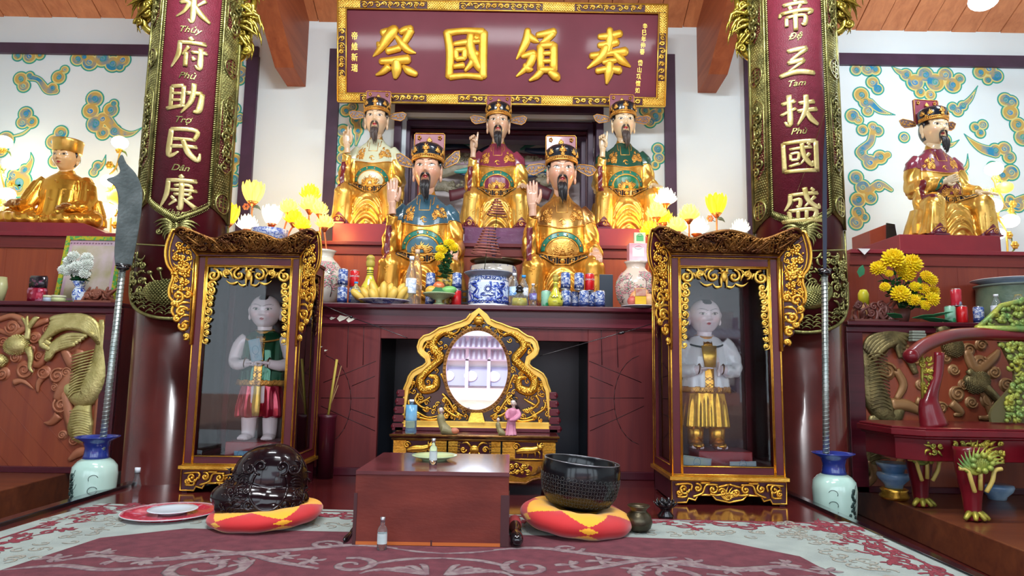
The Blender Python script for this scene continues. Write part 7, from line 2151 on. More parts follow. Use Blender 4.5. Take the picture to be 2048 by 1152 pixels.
# fruit
def plate(loc, r, h, label, m_, rim=None, foot=.55, name='plate'):
 t = thing(name, label, 'plate', loc)
 m = MB(); m.lathe([(0, 0), (r*foot, 0), (r*foot, .004), (r*.85, h*.7), (r, h), (r*.985, h+.003), (r*.82, h*.75+.004), (r*foot*.9, .008), (0, .007)], 44); m.build('dish', m_, t)
 if rim: m = MB(); m.tube([(r*math.cos(a), r*math.sin(a), h+.0015) for a in np.linspace(0, 6.283, 45)[:-1]], .0022, 6, loop=True); m.build('rim', rim, t)
 return t
BW = porcelain('blue_white_plate', (.55, .56, .68), (.16, .16, .42), 12, .5)
pb_ = pz(768, 4.47, zA); plate(pb_, .172, .028, 'wide lilac rimmed plate carrying the bananas', BW, WHITE)
BAN = mat('banana_skin', (.72, .50, .09), .45, 0, (.60, .38, .06), 7, bump=.1)
rg = random.Random(4)
GBN = 'bananas heaped on the lilac plate'
bl_ = ['banana leaning at the far left of the heap', 'banana second from left on the plate', 'banana standing third from left', 'banana with a tall pointed tip left of middle', 'tallest banana left of the middle gap', 'short front banana in the middle of the heap', 'tallest banana right of the middle gap', 'banana standing right of middle', 'banana leaning right behind the front ones', 'banana second from right on the plate', 'banana lying at the far right of the heap', 'small banana at lower left of the heap', 'front banana left of centre, lying low', 'front banana right of centre, lying low']
for k in range(14):
 t_ = (k-5)/5 if k < 11 else (-1.15, -.45, .5)[k-11]
 a = t_*.75; L_ = (.115+.02*math.cos(k*2.3))*(1 if k < 11 else .75)
 x0 = t_*.105; y0 = -.02 if k % 2 else .03
 if k >= 11: y0 = -.06
 t = thing('banana', bl_[k]+', on the lilac plate', 'banana', (pb_[0]+x0, pb_[1]+y0, pb_[2]+.022), group=GBN)
 m = MB(); P = [(-.0, 0, 0), (math.sin(a)*L_*.35-.0, -.012, math.cos(a)*L_*.35), (math.sin(a)*L_*.75, -.010, math.cos(a)*L_*.72), (math.sin(a)*L_*1.0, .0, math.cos(a)*L_*.98), (math.sin(a)*L_*1.12, .006, math.cos(a)*L_*1.1)]
 m.tube(smooth_path(P, 3), [.010, .017, .022, .0245, .026, .026, .025, .024, .021, .017, .011, .007, .003], 7); m.build('fruit', BAN, t)
 q = P[-1]; m = MB(); m.ball(q, .004, 6, 4); m.build('tip', GB, t)
pf = pz(878, 4.46, zA)
t = thing('footed_dish', 'pale green footed fruit dish with pierced rim', 'dish', pf)
m = MB(); m.lathe([(0, 0), (.045, 0), (.04, .012), (.022, .022), (.022, .038), (.05, .048), (.10, .072), (.112, .080), (.108, .083), (.08, .070), (0, .060)], 40); m.build('bowl', mat('celadon', (.48, .60, .33), .2, 0, (.40, .54, .30), 5, coat=.4), t)
m = MB()
for k in range(40): a = k*.157; m.ball((.095*math.cos(a), .095*math.sin(a), .0665), .003, 5, 3)
m.build('pierced_dots', mat('pierce_green', (.2, .3, .12), .5), t)
def fruit(name, label, cat, loc, r, m_, stem=True, rot=0):
 t = thing(name, label, cat, loc, 0); t.rotation_euler = (0, rot, 0)
 m = MB(); m.ball((0, 0, 0), r, 20, 12); m.build('fruit', m_, t)
 if stem: m = MB(); m.tube([(0, 0, r[2]*.85), (.003, 0, r[2]*1.15)], .002, 5); m.build('stem', GB, t)
fruit('apple', 'red apple on top of the fruit in the footed dish', 'apple', (pf[0]-.005, pf[1]+.01, pf[2]+.130), (.040, .040, .034), mat('apple_red', (.60, .06, .03), .3, 0, (.62, .20, .06), 5, coat=.3))
fruit('mango', 'orange mango at the left of the footed dish', 'mango', (pf[0]-.052, pf[1]-.01, pf[2]+.100), (.040, .036, .032), mat('mango_orange', (.70, .33, .03), .4, 0, (.65, .42, .06), 4))
fruit('mango', 'green mango at the right of the footed dish', 'mango', (pf[0]+.062, pf[1]-.01, pf[2]+.102), (.056, .036, .030), mat('mango_green', (.13, .42, .10), .4, 0, (.2, .46, .14), 4), rot=-.15)
t = thing('banana_leaf', 'dark green leaf lying over the front of the footed dish', 'leaf', (pf[0], pf[1]-.055, pf[2]+.085))
m = MB(); m.prism([(-.05, 0), (-.03, .02), (-.02, .035), (0, .03), (.02, .032), (.03, .012), (.055, 0), (.02, -.008), (-.02, -.008)], 0, .002); m.tube([(-.05, -.001, .0), (.05, -.001, .004)], .0012, 4); m.build('blade', mat('leaf_green', (.02, .14, .04), .45), t)
# bottles
GL = mat('clear_plastic', (.85, .92, .95), .05, trans=.92, ior=1.25)
GLB = mat('clear_glass', (.95, .98, .98), .03, trans=.95, ior=1.35)
def bottle(loc, label, h, r, cap, labelm=None, liquid=None, gl=None, neck=.35, name='water_bottle', lab=(.35, .6)):
 t = thing(name, label, 'bottle', loc)
 m = MB(); m.lathe([(0, 0), (r*.92, 0), (r, h*.03), (r, h*.12), (r*.93, h*.16), (r, h*.2), (r, h*.62), (r*.8, h*.72), (r*neck, h*.86), (r*neck, h*.93)], 28); m.build('body', gl or GL, t)
 m = MB(); m.lathe([(r*(neck+.08), h*.92), (r*(neck+.08), h), (0, h)], 20); m.build('cap', cap, t)
 if labelm: m = MB(); m.lathe([(r*1.01, h*lab[0]), (r*1.02, h*(lab[0]+.01)), (r*1.02, h*lab[1]), (r*1.01, h*lab[1])], 28, cap=False); m.build('label', labelm, t)
 if liquid: m = MB(); m.lathe([(0, .003), (r*.9, .003), (r*.93, h*.05), (r*.93, h*.4), (0, h*.4)], 24); m.build('liquid', liquid, t)
 return t
CAPB = mat('cap_blue', (.02, .30, .75), .4); CAPW = mat('cap_white', (.75, .8, .85), .4)
LBL = porcelain('bottle_label', (.45, .62, .78), (.05, .2, .5), 20, .5, .4); LBW = porcelain('pale_label', (.66, .70, .74), (.35, .45, .6), 24, .52, .4)
bottle(pz(1028, 4.52, zA), 'clear water bottle with white cap right of the great censer', .235, .034, CAPW, LBL)
bottle(pz(1047, 4.47, zA), 'clear water bottle with bright blue cap right of the great censer', .215, .032, CAPB, LBW)
bottle(pz(1066, 4.55, zA), 'small blue labelled bottle behind the yellow jar', .17, .026, CAPW, porcelain('purple_label', (.3, .35, .6), (.12, .08, .35), 20, .5, .4))
bottle(pz(821, 4.5, zA), 'clear rice wine bottle with pale label behind the bananas', .335, .036, CAPW, LBW, lab=(.25, .55), neck=.38, name='wine_bottle')
bottle(pz(832, 4.6, zA), 'taller clear bottle set just behind the rice wine bottle', .40, .036, mat('cap_wood', (.55, .42, .3), .5), None, neck=.36, name='wine_bottle', gl=GLB)
bottle(pz(711, 4.45, zA), 'small clear bottle with blue cap lying among the cans left of the bananas', .15, .030, CAPB, LBL)
t = thing('oil_jar', 'small clear jar of yellow offering with a carved stopper', 'jar', pz(1039, 4.42, zA))
m = MB(); m.lathe([(0, 0), (.048, 0), (.052, .01), (.05, .045), (.03, .075), (.018, .09)], 28); m.build('body', GLB, t)
m = MB(); m.lathe([(0, .004), (.046, .004), (.047, .05), (0, .052)], 24); m.build('contents', mat('jar_yellow', (.75, .58, .02), .5, 0, (.6, .6, .1), 30), t)
m = MB(); m.lathe([(.018, .09), (.03, .10), (.02, .112), (.028, .125), (.012, .14), (0, .15)], 14); m.build('stopper', BLACKW, t)

# great blue and white censer
PB = porcelain('blue_white_dragon', (.60, .68, .80), (.02, .06, .36), 17, .50, .1)
PBf = porcelain('blue_white_fine', (.55, .62, .72), (.03, .08, .30), 40, .50, .1)
PBg = mat('grey_blue_glaze', (.22, .26, .36), .2, 0, (.30, .34, .42), 10, coat=.4)
pcn = pz(977, 4.56, zA)
t = thing('censer', 'large blue and white porcelain incense burner with dragon painting in the middle of the altar', 'incense burner', pcn)
m = MB(); m.lathe([(0, 0), (.135, 0), (.142, .008), (.140, .018)], 48); m.build('foot', WHITE, t)
m = MB(); m.lathe([(.138, .016), (.140, .03), (.141, .16), (.138, .175)], 56); m.build('painted_body', PB, t)
m = MB(); m.lathe([(.138, .175), (.1385, .18), (.136, .205)], 56); m.build('collar_band', PBf, t)
m = MB(); m.lathe([(.136, .205), (.150, .222), (.168, .232), (.172, .238), (.16, .240), (0, .236)], 56); m.build('rim', PBg, t)
m = MB(); sx_ = .1425
def cy_(a, z, o=0): return ((sx_+o)*math.sin(a), -(sx_+o)*math.cos(a), z)
for k in range(-3, 4):
 if k: m.tube([cy_(k*.11-.03*np.sign(k), .200, -.004), cy_(k*.11+.03*np.sign(k), .192, -.003), cy_(k*.11-.03*np.sign(k), .184, -.002)], .003, 5)
m.tube([cy_(.07*math.cos(a), .192+.008*math.sin(a), -.003) for a in np.linspace(0, 6.28, 15)[:-1]], .002, 5, loop=True)
for k in range(14): m.tube([cy_(.12*math.cos(k*.45), .115+.017*math.sin(k*.45)), cy_(.2*math.cos(k*.45+.1), .115+.028*math.sin(k*.45+.1))], .0022, 5)
m.tube([cy_(.1*math.cos(a), .115+.014*math.sin(a)) for a in np.linspace(0, 6.28, 15)[:-1]], .003, 5, loop=True)
for s_ in (-1, 1):
 m.tube(smooth_path([cy_(0, .075), cy_(s_*.2, .07), cy_(s_*.3, .085), cy_(s_*.15, .09)], 4), .0035, 5)
 m.tube(smooth_path([cy_(s_*.45, .05), cy_(s_*.75, .08), cy_(s_*.55, .12), cy_(s_*.85, .15), cy_(s_*.6, .155)], 5), .007, 6)
for i in range(16): m.tube([cy_(-1.2+.16*i+.07*math.cos(q), .028+.012*math.sin(q)) for q in np.linspace(.2, 2.9, 6)], .003, 5)
m.build('painted_emblem', mat('cobalt', (.015, .04, .28), .2), t)
pcb = (pcn[0]+.045, 4.80, zA)
t = thing('censer', 'cream and blue porcelain incense burner behind the great one', 'incense burner', (pcb[0]-.025, 4.92, zA))
m = MB(); m.lathe([(0, 0), (.11, 0), (.15, .05), (.178, .15), (.178, .28), (.17, .335), (.16, .34), (.14, .32), (0, .31)], 48); m.build('body', porcelain('cream_blue', (.55, .52, .45), (.06, .07, .24), 10, .56, .15), t)
m = MB(); m.lathe([(.0, .34), (.12, .345), (.19, .372), (.195, .38), (.11, .36), (0, .355)], 36, (0.02, 0, 0)); m.build('brass_dish', mat('dark_brass', (.12, .09, .05), .3, .7), t)
t = thing('spiral_base_glow', None, None) if False else None
# incense coils
COIL = mat('incense_coil', (.36, .12, .09), .7, 0, (.27, .09, .07), 20)
def coil(px, ytop, ybot, wbot, wtop, Y, turns, label, tilt=0, drop=.1):
 top = at(px, ytop, Y); bot = at(px, ybot, Y); k = Y/1350
 t = thing('incense_coil', label, 'incense coil', (bot.x, Y, bot.z)); t.rotation_euler = (.10, tilt, 0)
 h = top.z-bot.z; n = turns*28; P = []; m = MB()
 for i in range(n+1):
  u = i/n; r = (wbot+(wtop-wbot)*u**.85)*k; a = u*turns*2*math.pi; P.append((r*math.cos(a), r*math.sin(a), h*u))
 m.tube(P, .0048, 6); m.build('spiral', COIL, t)
 m = MB(); m.tube([(0, 0, h), (0, 0, -drop)], .003, 5); m.build('support_rod', GB, t)
 return t
coil(972, 455, 512, 32, 10, 4.60, 10, 'large red brown incense coil cone over the great censer', .10, at(972, 512, 4.6).z-zA-.245)
coil(993, 398, 432, 21, 5, 4.78, 7, 'smaller red brown incense coil hanging before the middle back statue', .05)
t = thing('crane_figure', 'small dark purple crane figure holding up the smaller incense coil', 'figurine', (at(988, 465, 4.78).x, 4.78, zA+.38))
PUR = mat('dark_purple_bronze', (.05, .025, .06), .4, .3)
m = MB(); m.tube(smooth_path([(0, 0, 0), (.0, 0, .05), (-.015, 0, .1), (0, 0, .16), (.005, 0, .22)], 4), [.012, .013, .014, .02, .024, .022, .018, .014, .012, .01, .01, .009, .008, .007, .006, .005, .004], 8)
m.build('body', PUR, t)
m = MB()
for s_ in (-1, 1): leaf(m, (0, .10), (s_*.05, .15), .016, 0, .3*s_); leaf(m, (0, .12), (s_*.03, .05), .013, 0, .2)
m.build('wing', PUR, t)
m = MB(); m.lathe([(0, -.1), (.03, -.1), (.03, -.09), (.008, -.08), (.008, .0)], 12); m.build('stand', PUR, t)
# small vase of yellow chrysanthemums
def mum(mb, c, r, rg, mi=0, up=(0, 0, 1), n=60):
 U = Vector(up).normalized(); A = U.orthogonal().normalized(); B = U.cross(A); c = Vector(c)
 for k in range(n):
  t = (k+.5)/n; ph = k*2.39996; th = 1.75*math.sqrt(t)
  d = (U*math.cos(th)+(A*math.cos(ph)+B*math.sin(ph))*math.sin(th))
  s_ = (A*-math.sin(ph)+B*math.cos(ph)); p0 = c+d*r*.25; p1 = c+d*r*(.85+.15*rg.random())+U*r*.12
  w = r*.13
  q = [p0-s_*w*.5, p0+s_*w*.5, p1+s_*w*.9-d*r*.15, p1, p1-s_*w*.9-d*r*.15]
  nn = s_.cross(d).normalized()*r*.03
  mb.add([tuple(x-nn) for x in q]+[tuple(x+nn) for x in q], [(0, 1, 2, 3, 4), (9, 8, 7, 6, 5)]+[(i, 5+i, 5+(i+1) % 5, (i+1) % 5) for i in range(5)], mi, False)
 mb.ball(tuple(c+U*r*.1), r*.5, 8, 6, mi)
MUMY = mat('chrysanthemum_yellow', (.85, .72, .01), .6, 0, (.88, .62, .01), 20)
MUMW = mat('chrysanthemum_white', (.78, .84, .78), .6)
STEMG = mat('stem_green', (.015, .10, .03), .5, 0, (.03, .14, .05), 8)
def bouquet(name, label, loc, vase_prof, vase_m, heads, leaves, headm, seed, sleeve=None, vase_name='vase'):
 t = thing(name, label, 'flowers', loc); rg = random.Random(seed)
 if vase_prof: m = MB(); m.lathe(vase_prof, 32); m.build(vase_name, vase_m, t)
 zt = vase_prof[-1][1] if vase_prof else 0
 for (x, y, z, r) in heads:
  m = MB(); mum(m, (x, y, z), r, rg, up=(x*1.5, y*1.5-.25, .25 if z > .1 else 0), n=70); fl_ = m.build('flower_head', headm, t)
 m = MB()
 for (x, y, z, r) in heads: m.tube(smooth_path([(0, 0, zt*.7), (x*.4, y*.4, zt+(z-zt)*.5), (x, y+.01, z-r*.3)], 4), .003, 5)
 m.build('stems', STEMG, t)
 m = MB()
 for k in range(leaves):
  h_ = rg.choice(heads); u = rg.uniform(.25, .95); p = Vector((h_[0]*u, h_[1]*u, zt+(h_[2]-zt)*u)); d = Vector((rg.uniform(-1, 1), rg.uniform(-1, .4), rg.uniform(-.3, .8))).normalized()*rg.uniform(.03, .055)
  s_ = d.cross(Vector((0, .3, 1))).normalized()*.013; q = [p, p+d*.4+s_, p+d*.75+s_*.8, p+d, p+d*.75-s_*.8, p+d*.4-s_]
  nn = Vector((0, .001, .0008)); m.add([tuple(a-nn) for a in q]+[tuple(a+nn) for a in q], [tuple(range(6)), tuple(reversed(range(6, 12)))]+[(i, 6+i, 6+(i+1) % 6, (i+1) % 6) for i in range(6)], smooth=False)
 m.build('leaves', STEMG, t)
 return t
pfv = pz(889, 4.57, zA)
bouquet('chrysanthemum_vase', 'small yellow pot of yellow chrysanthemums before the blue yoked statue', pfv, [(0, 0), (.03, 0), (.03, .02), (.036, .1), (.055, .17), (.058, .19), (.05, .185), (.03, .15)], mat('pot_yellow', (.50, .35, .05), .3, 0, (.08, .06, .02), 24, edge=(.48, .55)),
  [(-.02, -.02, .385, .042), (-.035, -.045, .335, .040), (.03, -.02, .43, .040), (.055, -.03, .40, .036), (-.045, 0, .40, .03), (.01, .02, .44, .035)], 90, MUMY, 3)
# peaches before the right vase and their label
zq = zA
pq = pz(1278, 4.42, zA); plate((pq[0], pq[1], pq[2]), .12, .012, 'white plate under the wax peaches before the right vase', mat('plate_white', (.62, .62, .66), .25, coat=.3))
PEA = mat('peach_skin', (.75, .22, .12), .45, 0, (.80, .48, .22), 5)
for k, (dx, dy, dz, r, lb) in enumerate(((-.045, -.02, .045, .036, 'small dark pink peach at the left of the plate'), (.0, .03, .075, .058, 'large peach behind the yellow tag'), (.055, .0, .062, .050, 'large peach at the right of the plate'), (.03, .05, .115, .045, 'topmost peach of the pile under the vase blossoms'))):
 fruit('peach', lb, 'peach', (pq[0]+dx, pq[1]+dy, pq[2]+dz-.005*k), (r, r, r*.95), PEA if k else mat('peach_dark', (.45, .05, .07), .4, 0, (.6, .15, .1), 6))
carton('peach_tag', 'small yellow and red tag box in front of the peaches', 'tag box', (pq[0]-.003, pq[1]-.07, pq[2]+.02), .072, .012, .105, mat('tag_yellow', (.75, .48, .03), .5, 0, (.7, .42, .02), 4), None)
m = MB(); m.box(-.034, .034, -.0085, -.0062, .055, .103); o = m.build('picture', mat('tag_red', (.45, .08, .06), .5, 0, (.6, .4, .3), 30), bpy.data.objects['peach_tag'])
# dark board standing right
p = at(1214, 560, 4.62); t = thing('black_board', 'narrow black lacquered board standing behind the right end of the cans', 'board', (p.x, 4.68, zA))
m = MB(); m.box(-.045, .05, 0, .012, 0, .26); m.build('panel', mat('black_board', (.02, .03, .045), .35), t, bevel=.002)
p = at(925, 590, 4.6); t = thing('incense_stand', 'small dark slatted stand between the fruit dish and the great censer', 'stand', (p.x, 4.70, zA))
m = MB(); m.box(-.02, -.008, 0, .01, 0, .14); m.box(.02, .032, 0, .01, 0, .14); [m.box(-.02, .032, -.002, .008, z, z+.012) for z in (.04, .08, .12)]; m.build('slats', mat('stand_grey', (.05, .045, .05), .5), t)
# blue ringed jar behind the left case
p = at(540, 452, 4.8); t = thing('porcelain_jar', 'porcelain jar with blue ringed rim behind the left case crest', 'jar', (p.x, 4.8, zA))
hj = p.z-zA-.03; m = MB(); m.lathe([(0, 0), (.11, 0), (.17, .12), (.17, hj*.7), (.11, hj-.06), (.125, hj-.05), (.13, hj), (.12, hj), (.1, hj-.05)], 40); m.build('body', porcelain('ring_blue', (.55, .60, .72), (.10, .16, .45), 26, .5), t)

# table and box things
zTT = zT_+.0008
bottle((at(822, 850, 3.80).x, 3.80, zTT), 'blue tinted water bottle standing on the mirror table at the left', .185, .031, CAPW, mat('label_skyblue', (.10, .30, .48), .3, 0, (.3, .5, .65), 10), lab=(.38, .85), gl=mat('blue_plastic', (.35, .60, .80), .08, trans=.8, ior=1.25))
def figurine(loc, kind, label):
 t = thing('figurine', label, 'figurine', loc)
 skin_ = mat('fig_skin', (.62, .50, .46), .4); rob = mat('fig_pink', (.52, .17, .27), .45, 0, (.6, .26, .36), 12) if kind == 'lady' else mat('fig_olive', (.26, .22, .10), .5, 0, (.16, .14, .06), 12)
 b = MB()
 if kind == 'lady':
  b.tube(smooth_path([(0, 0, 0), (.0, 0, .04), (.004, 0, .09), (.010, 0, .135), (.012, 0, .15)], 3), [.034, .032, .028, .026, .025, .024, .025, .027, .028, .026, .02, .012, .008], 14)
  b.tube(smooth_path([(.032, 0, .138), (.045, -.012, .11), (.02, -.03, .088), (-.01, -.036, .082)], 3), [.011, .012, .013, .014, .014, .013, .012, .010, .008, .006], 8)
  b.tube(smooth_path([(-.008, 0, .138), (-.024, -.012, .115), (-.02, -.03, .09)], 3), [.010, .012, .012, .012, .011, .010, .008], 8)
  V, N, Fc = sculpt(b, .0028, 3); x, y, z = V.T; V = V+N*(.0018*np.sin(np.arctan2(y, x)*9)*sstep(.09-z, 0, .05))[:, None]
  skin('robe', V, Fc, rob, t)
  H = (.012, -.004, .172)
 else:
  b.tube(smooth_path([(.035, 0, .006), (.015, 0, .02), (.0, 0, .045), (-.006, 0, .07), (-.006, 0, .088)], 3), [.016, .02, .024, .024, .022, .02, .018, .018, .018, .018, .016, .012, .008], 12)
  b.tube([(.07, 0, .008), (.03, -.01, .012), (0, -.012, .02)], [.010, .016, .02], 10)
  V, N, Fc = sculpt(b, .0028, 3); skin('robe', V, Fc, rob, t)
  q = MB(); q.ball((.055, -.004, .014), (.022, .018, .014), 12, 8); q.build('skirt_hem', mat('fig_orange', (.45, .15, .08), .5), t)
  H = (-.005, -.002, .102)
 Hh = thing('head', None, None, H); del_props(Hh); Hh.parent = t; Hh.rotation_euler.z = -.3
 head_mesh('face', (.62, .48, .42), 'monk', Hh, s=.0007 if kind == 'lady' else .0005)
 q = MB(); k = 1 if kind == 'lady' else .7
 q.ball((0, .006*k, .008*k), (.0185*k, .0165*k, .017*k), 14, 10); q.ball((0, .008*k, .028*k), (.009*k, .008*k, .010*k), 10, 7); q.build('hair', BEARD, Hh)
 return t
fl1 = (at(1022, 850, 3.80).x, 3.80, zTT)
figurine(fl1, 'lady', 'pink robed lady figurine on the mirror table, right of the oval mirror')
f2 = figurine((at(1000, 850, 3.80).x-.006, 3.80, zTT), 'child', 'small mauve child figurine beside the pink lady'); f2.scale = (.8, .8, .8)
figurine((at(884, 850, 3.80).x, 3.80, zTT), 'seated', 'olive brown seated figurine on the mirror table left of the mirror').scale = (1.25, 1.25, 1.25)
bt = .0125+bh+.0008
pp = (at(869, 918, 2.98).x, 2.98, bt)
plate(pp, .098, .020, 'pale green plate on top of the wooden box', mat('celadon', (.48, .60, .33), .2))
def vial(loc, label, h=.10, r=.016, cap_=None):
 t = thing('glass_vial', label, 'bottle', loc)
 m = MB(); m.lathe([(0, 0), (r, 0), (r, h*.62), (r*.75, h*.70), (r*.45, h*.76), (r*.45, h*.88)], 24); m.build('body', GLB, t)
 m = MB(); m.lathe([(r*.5, h*.86), (r*.55, h), (0, h)], 16); m.build('cap', cap_ or SILVER, t)
 m = MB(); m.lathe([(r*1.02, h*.18), (r*1.02, h*.5)], 24, cap=False); m.build('label', mat('vial_label', (.5, .6, .6), .4, 0, (.65, .7, .7), 30), t)
vial((at(866, 930, 2.84).x, 2.84, bt), 'small clear vial in front of the green plate on the box', .105)
vial((at(766, 1085, 2.62).x, 2.60, .0125), 'small clear vial standing on the carpet before the box', .115, .018)

# ------------------------------------------------------------------ wooden fish, bowl, cushions
CUSH_R = mat('cushion_red', (.55, .010, .012), .75, 0, (.48, .008, .012), 6, sheen=.3); CUSH_Y = mat('cushion_yellow', (.90, .45, .01), .75, 0, (.85, .38, .01), 6, sheen=.3)
def cushion(loc, R, r, label, tilt=(0, 0), n=5, flat=.62, rz=0):
 t = thing('patchwork_cushion', label, 'cushion', loc, rz); t.rotation_euler = (tilt[0], tilt[1], rz)
 nu, nv = 240, 90
 for nm, want, m_ in (('red_patches', 0, CUSH_R), ('yellow_patches', 1, CUSH_Y)):
  m = MB(); V = []; Fc = []
  for i in range(nu):
   a = 2*math.pi*i/nu
   for j in range(nv):
    b = 2*math.pi*j/nv; rr = r*(1+.03*math.sin(a*n*2))
    V.append(((R+rr*math.cos(b))*math.cos(a), (R+rr*math.cos(b))*math.sin(a), r*flat+rr*flat*math.sin(b)))
  for i in range(nu):
   for j in range(nv):
    a = (i+.5)/nu*n % 1; b = (j+.5)/nv; bb = abs(((b+.5) % 1)-.5)*2  # 0 outer edge ..1 inner
    red = abs(a-.5) < .5*(1-abs(bb-.10)/.38) if bb < .5 else False
    if (0 if red else 1) == want: Fc.append((i*nv+j, ((i+1) % nu)*nv+j, ((i+1) % nu)*nv+(j+1) % nv, i*nv+(j+1) % nv))
  m.add(V, Fc); m.build(nm, m_, t)
 return t
YF = 3.0
cf_ = at(533, 1040, YF)
cushion((cf_.x, YF, .0125), .165, .070, 'red and yellow patchwork ring cushion under the wooden fish', (0, -.06), 5, .55, .3)
t = thing('wooden_fish', 'glossy black carved wooden fish drum leaning on its patchwork cushion', 'drum', (at(529, 1000, YF).x, YF, .045), scale=.87)
t.rotation_euler = (.0, .05, .25)
m = MB()
m.ball((.01, .04, .165), (.185, .155, .175), 36, 24); m.ball((-.05, -.01, .085), (.205, .15, .095), 32, 18); m.ball((.03, -.02, .08), (.18, .14, .09), 28, 16); m.ball((.03, .02, .20), (.15, .13, .145), 28, 18)
m.tube([(-.2, -.05, .05), (-.1, -.11, .045), (.05, -.12, .045), (.16, -.08, .05)], [.045, .055, .055, .045], 14)
V, N, Fc = sculpt(m, .005, 6)
FISH = mat('fish_lacquer', (.008, .003, .005), .16, 0, (.012, .004, .005), 5, coat=.2, spec=.3)
skin('body', V, Fc, FISH, t)
tr = BVHTree.FromPolygons([Vector(v) for v in V], Fc)
def proj(q, off=0):
 o = []
 for a, b, c in q.v:
  h = tr.ray_cast(Vector((a, -1, c)), Vector((0, 1, 0)))[0]; o.append((a, (h.y if h else 0)-off+b, c))
 q.v = o; return q
q = MB(); rg = random.Random(6)
q.tube([(.02+.085*math.sin(a), 0, .15-.10*math.cos(a)) for a in np.linspace(-2.2, 2.2, 30)], .007, 7)
for s_ in (-1, 1):
 scroll(q, .02+s_*.05, .245, .038, .008, -1.57, s_, 0, turns=1.2); scroll(q, .02+s_*.105, .235, .04, .007, 1.57, -s_, 0, turns=1.3); scroll(q, .02+s_*.08, .075, .028, .006, 0, s_, 0)
 for k in range(9): leaf(q, (.02+s_*(.095+.002*k), .21-.014*k), (.02+s_*(.15+.002*k), .185-.017*k), .0055, 0, .3*s_)
 for k in range(6): leaf(q, (.02+s_*(.03+.02*k), .055-.001*k), (.02+s_*(.07+.022*k), .03), .006, 0, .4*s_)
q.build('carving', FISH, t) if False else None
proj(q, .002).build('carving', FISH, t)
q = MB(); filigree(q, lambda x, z: abs(x-.02) > .1 or z < .06, -.2, .2, .02, .22, .032, .0042, rg, 0); proj(q, .001).build('scale_carving', FISH, t)
YB_ = 2.98
cb2 = at(1150, 1045, YB_)
cushion((cb2.x, YB_, .0125), .160, .078, 'red and orange patchwork ring cushion under the black bell bowl', (0, .10), 5, .62, -.2)
t = thing('bell_bowl', 'large black metal bell bowl with honeycomb pattern, tilted on its cushion', 'bowl', (at(1155, 1010, YB_).x, YB_+.01, .094)); t.rotation_euler = (.0, .10, 0)
BOWL = mat('bowl_black', (.006, .007, .009), .18, 0, coat=.2, spec=.3)
m = MB(); m.lathe([(0, 0), (.09, .003), (.135, .025), (.160, .065), (.170, .12), (.169, .17), (.163, .198), (.160, .203), (.155, .198), (.160, .15), (.155, .09), (.12, .04), (0, .02)], 64); m.build('body', BOWL, t)
m = MB()
def bowl_r(z): return float(np.interp(z, [.025, .065, .12, .17, .198], [.135, .160, .170, .169, .163]))+.0003
for j in range(8):
 z = .035+j*.0145
 for i in range(40):
  a = (i+.5*(j % 2))*.157
  if z > .12 and math.cos(a*1.0+2.0) > .75-.2*(j-6) and False: continue
  r = bowl_r(z); m.tube([((bowl_r(z+.0082*math.sin(q)))*math.sin(a+.0082*math.cos(q)/r*1.0), -bowl_r(z+.0082*math.sin(q))*math.cos(a+.0082*math.cos(q)/r), z+.0082*math.sin(q)) for q in np.linspace(0, 6.283, 7)[:-1]], .0007, 3, loop=True)
m.build('honeycomb_lines', mat('honeycomb_line', (.16, .17, .17), .3, .6), t)
m = MB(); m.tube([(.161*math.cos(a), .161*math.sin(a), .202) for a in np.linspace(0, 6.283, 65)[:-1]], .0028, 6, loop=True); m.build('lip', mat('lip_grey', (.25, .26, .28), .25, .7), t)
# brass pot, lotus holder, tray and plate, mallets
t = thing('brass_pot', 'small round dark brass pot on the carpet beside the bell bowl cushion', 'pot', (at(1275, 1060, 2.98).x, 2.95, .0125))
m = MB(); m.lathe([(0, 0), (.034, 0), (.05, .015), (.058, .04), (.050, .066), (.034, .082), (.032, .09), (.048, .104), (.046, .107), (.028, .094), (.03, .08)], 36); m.build('body', mat('pot_brass', (.12, .10, .06), .35, .8, (.06, .05, .035), 10, bump=.15), t)
t = thing('lotus_holder', 'black carved lotus shaped candle holder on the polished floor by the right case', 'candle holder', (at(1331, 1030, 3.28).x, 3.28, .001))
m = MB(); m.lathe([(0, 0), (.035, 0), (.038, .012), (.022, .03), (.03, .045), (.04, .05), (.03, .055), (0, .05)], 24); m.build('foot', BLACKW, t)
m = MB(); petal_ring(m, 9, .02, .055, 0, .035, .018, .040); petal_ring(m, 9, .02, .042, 0, .045, .016, .040, ph=.3); m.build('petals', BLACKW, t)
pt = (at(340, 1035, 3.12).x, 3.12, .0125)
plate(pt, .20, .014, 'white rimmed red patterned tray on the carpet at left', mat('tray_red', (.50, .02, .05), .25, 0, (.55, .2, .28), 34, coat=.4, edge=(.55, .62)), mat('tray_rim', (.62, .60, .64), .3), .8, 'tray')
plate((pt[0]+.01, pt[1], pt[2]+.0085), .105, .016, 'small white plate resting in the red patterned tray', mat('plate_bluewhite', (.60, .68, .74), .2, coat=.4))
def mallet(a, b, r0, r1, label, red=False):
 a = Vector(a); b = Vector(b); t = thing('bell_mallet', label, 'mallet', tuple(a)); d = b-a
 P = [tuple(d*u) for u in (0, .06, .15, .35, .42, .5, .75, .97, 1)]
 m = MB(); m.tube(P, [r0*.5, r0, r0*1.05, r0*.8, r0*.62, r0*.9, r0*1.05, r0, r0*.6], 16); m.build('handle', BLACKW, t)
 if red: m = MB(); m.tube([tuple(d*u) for u in (.70, .72, .98, 1.0)], [r0*.9, r0*1.12, r0*1.1, r0*.9], 16); m.build('cloth_wrap', mat('mallet_cloth', (.30, .03, .035), .8), t)
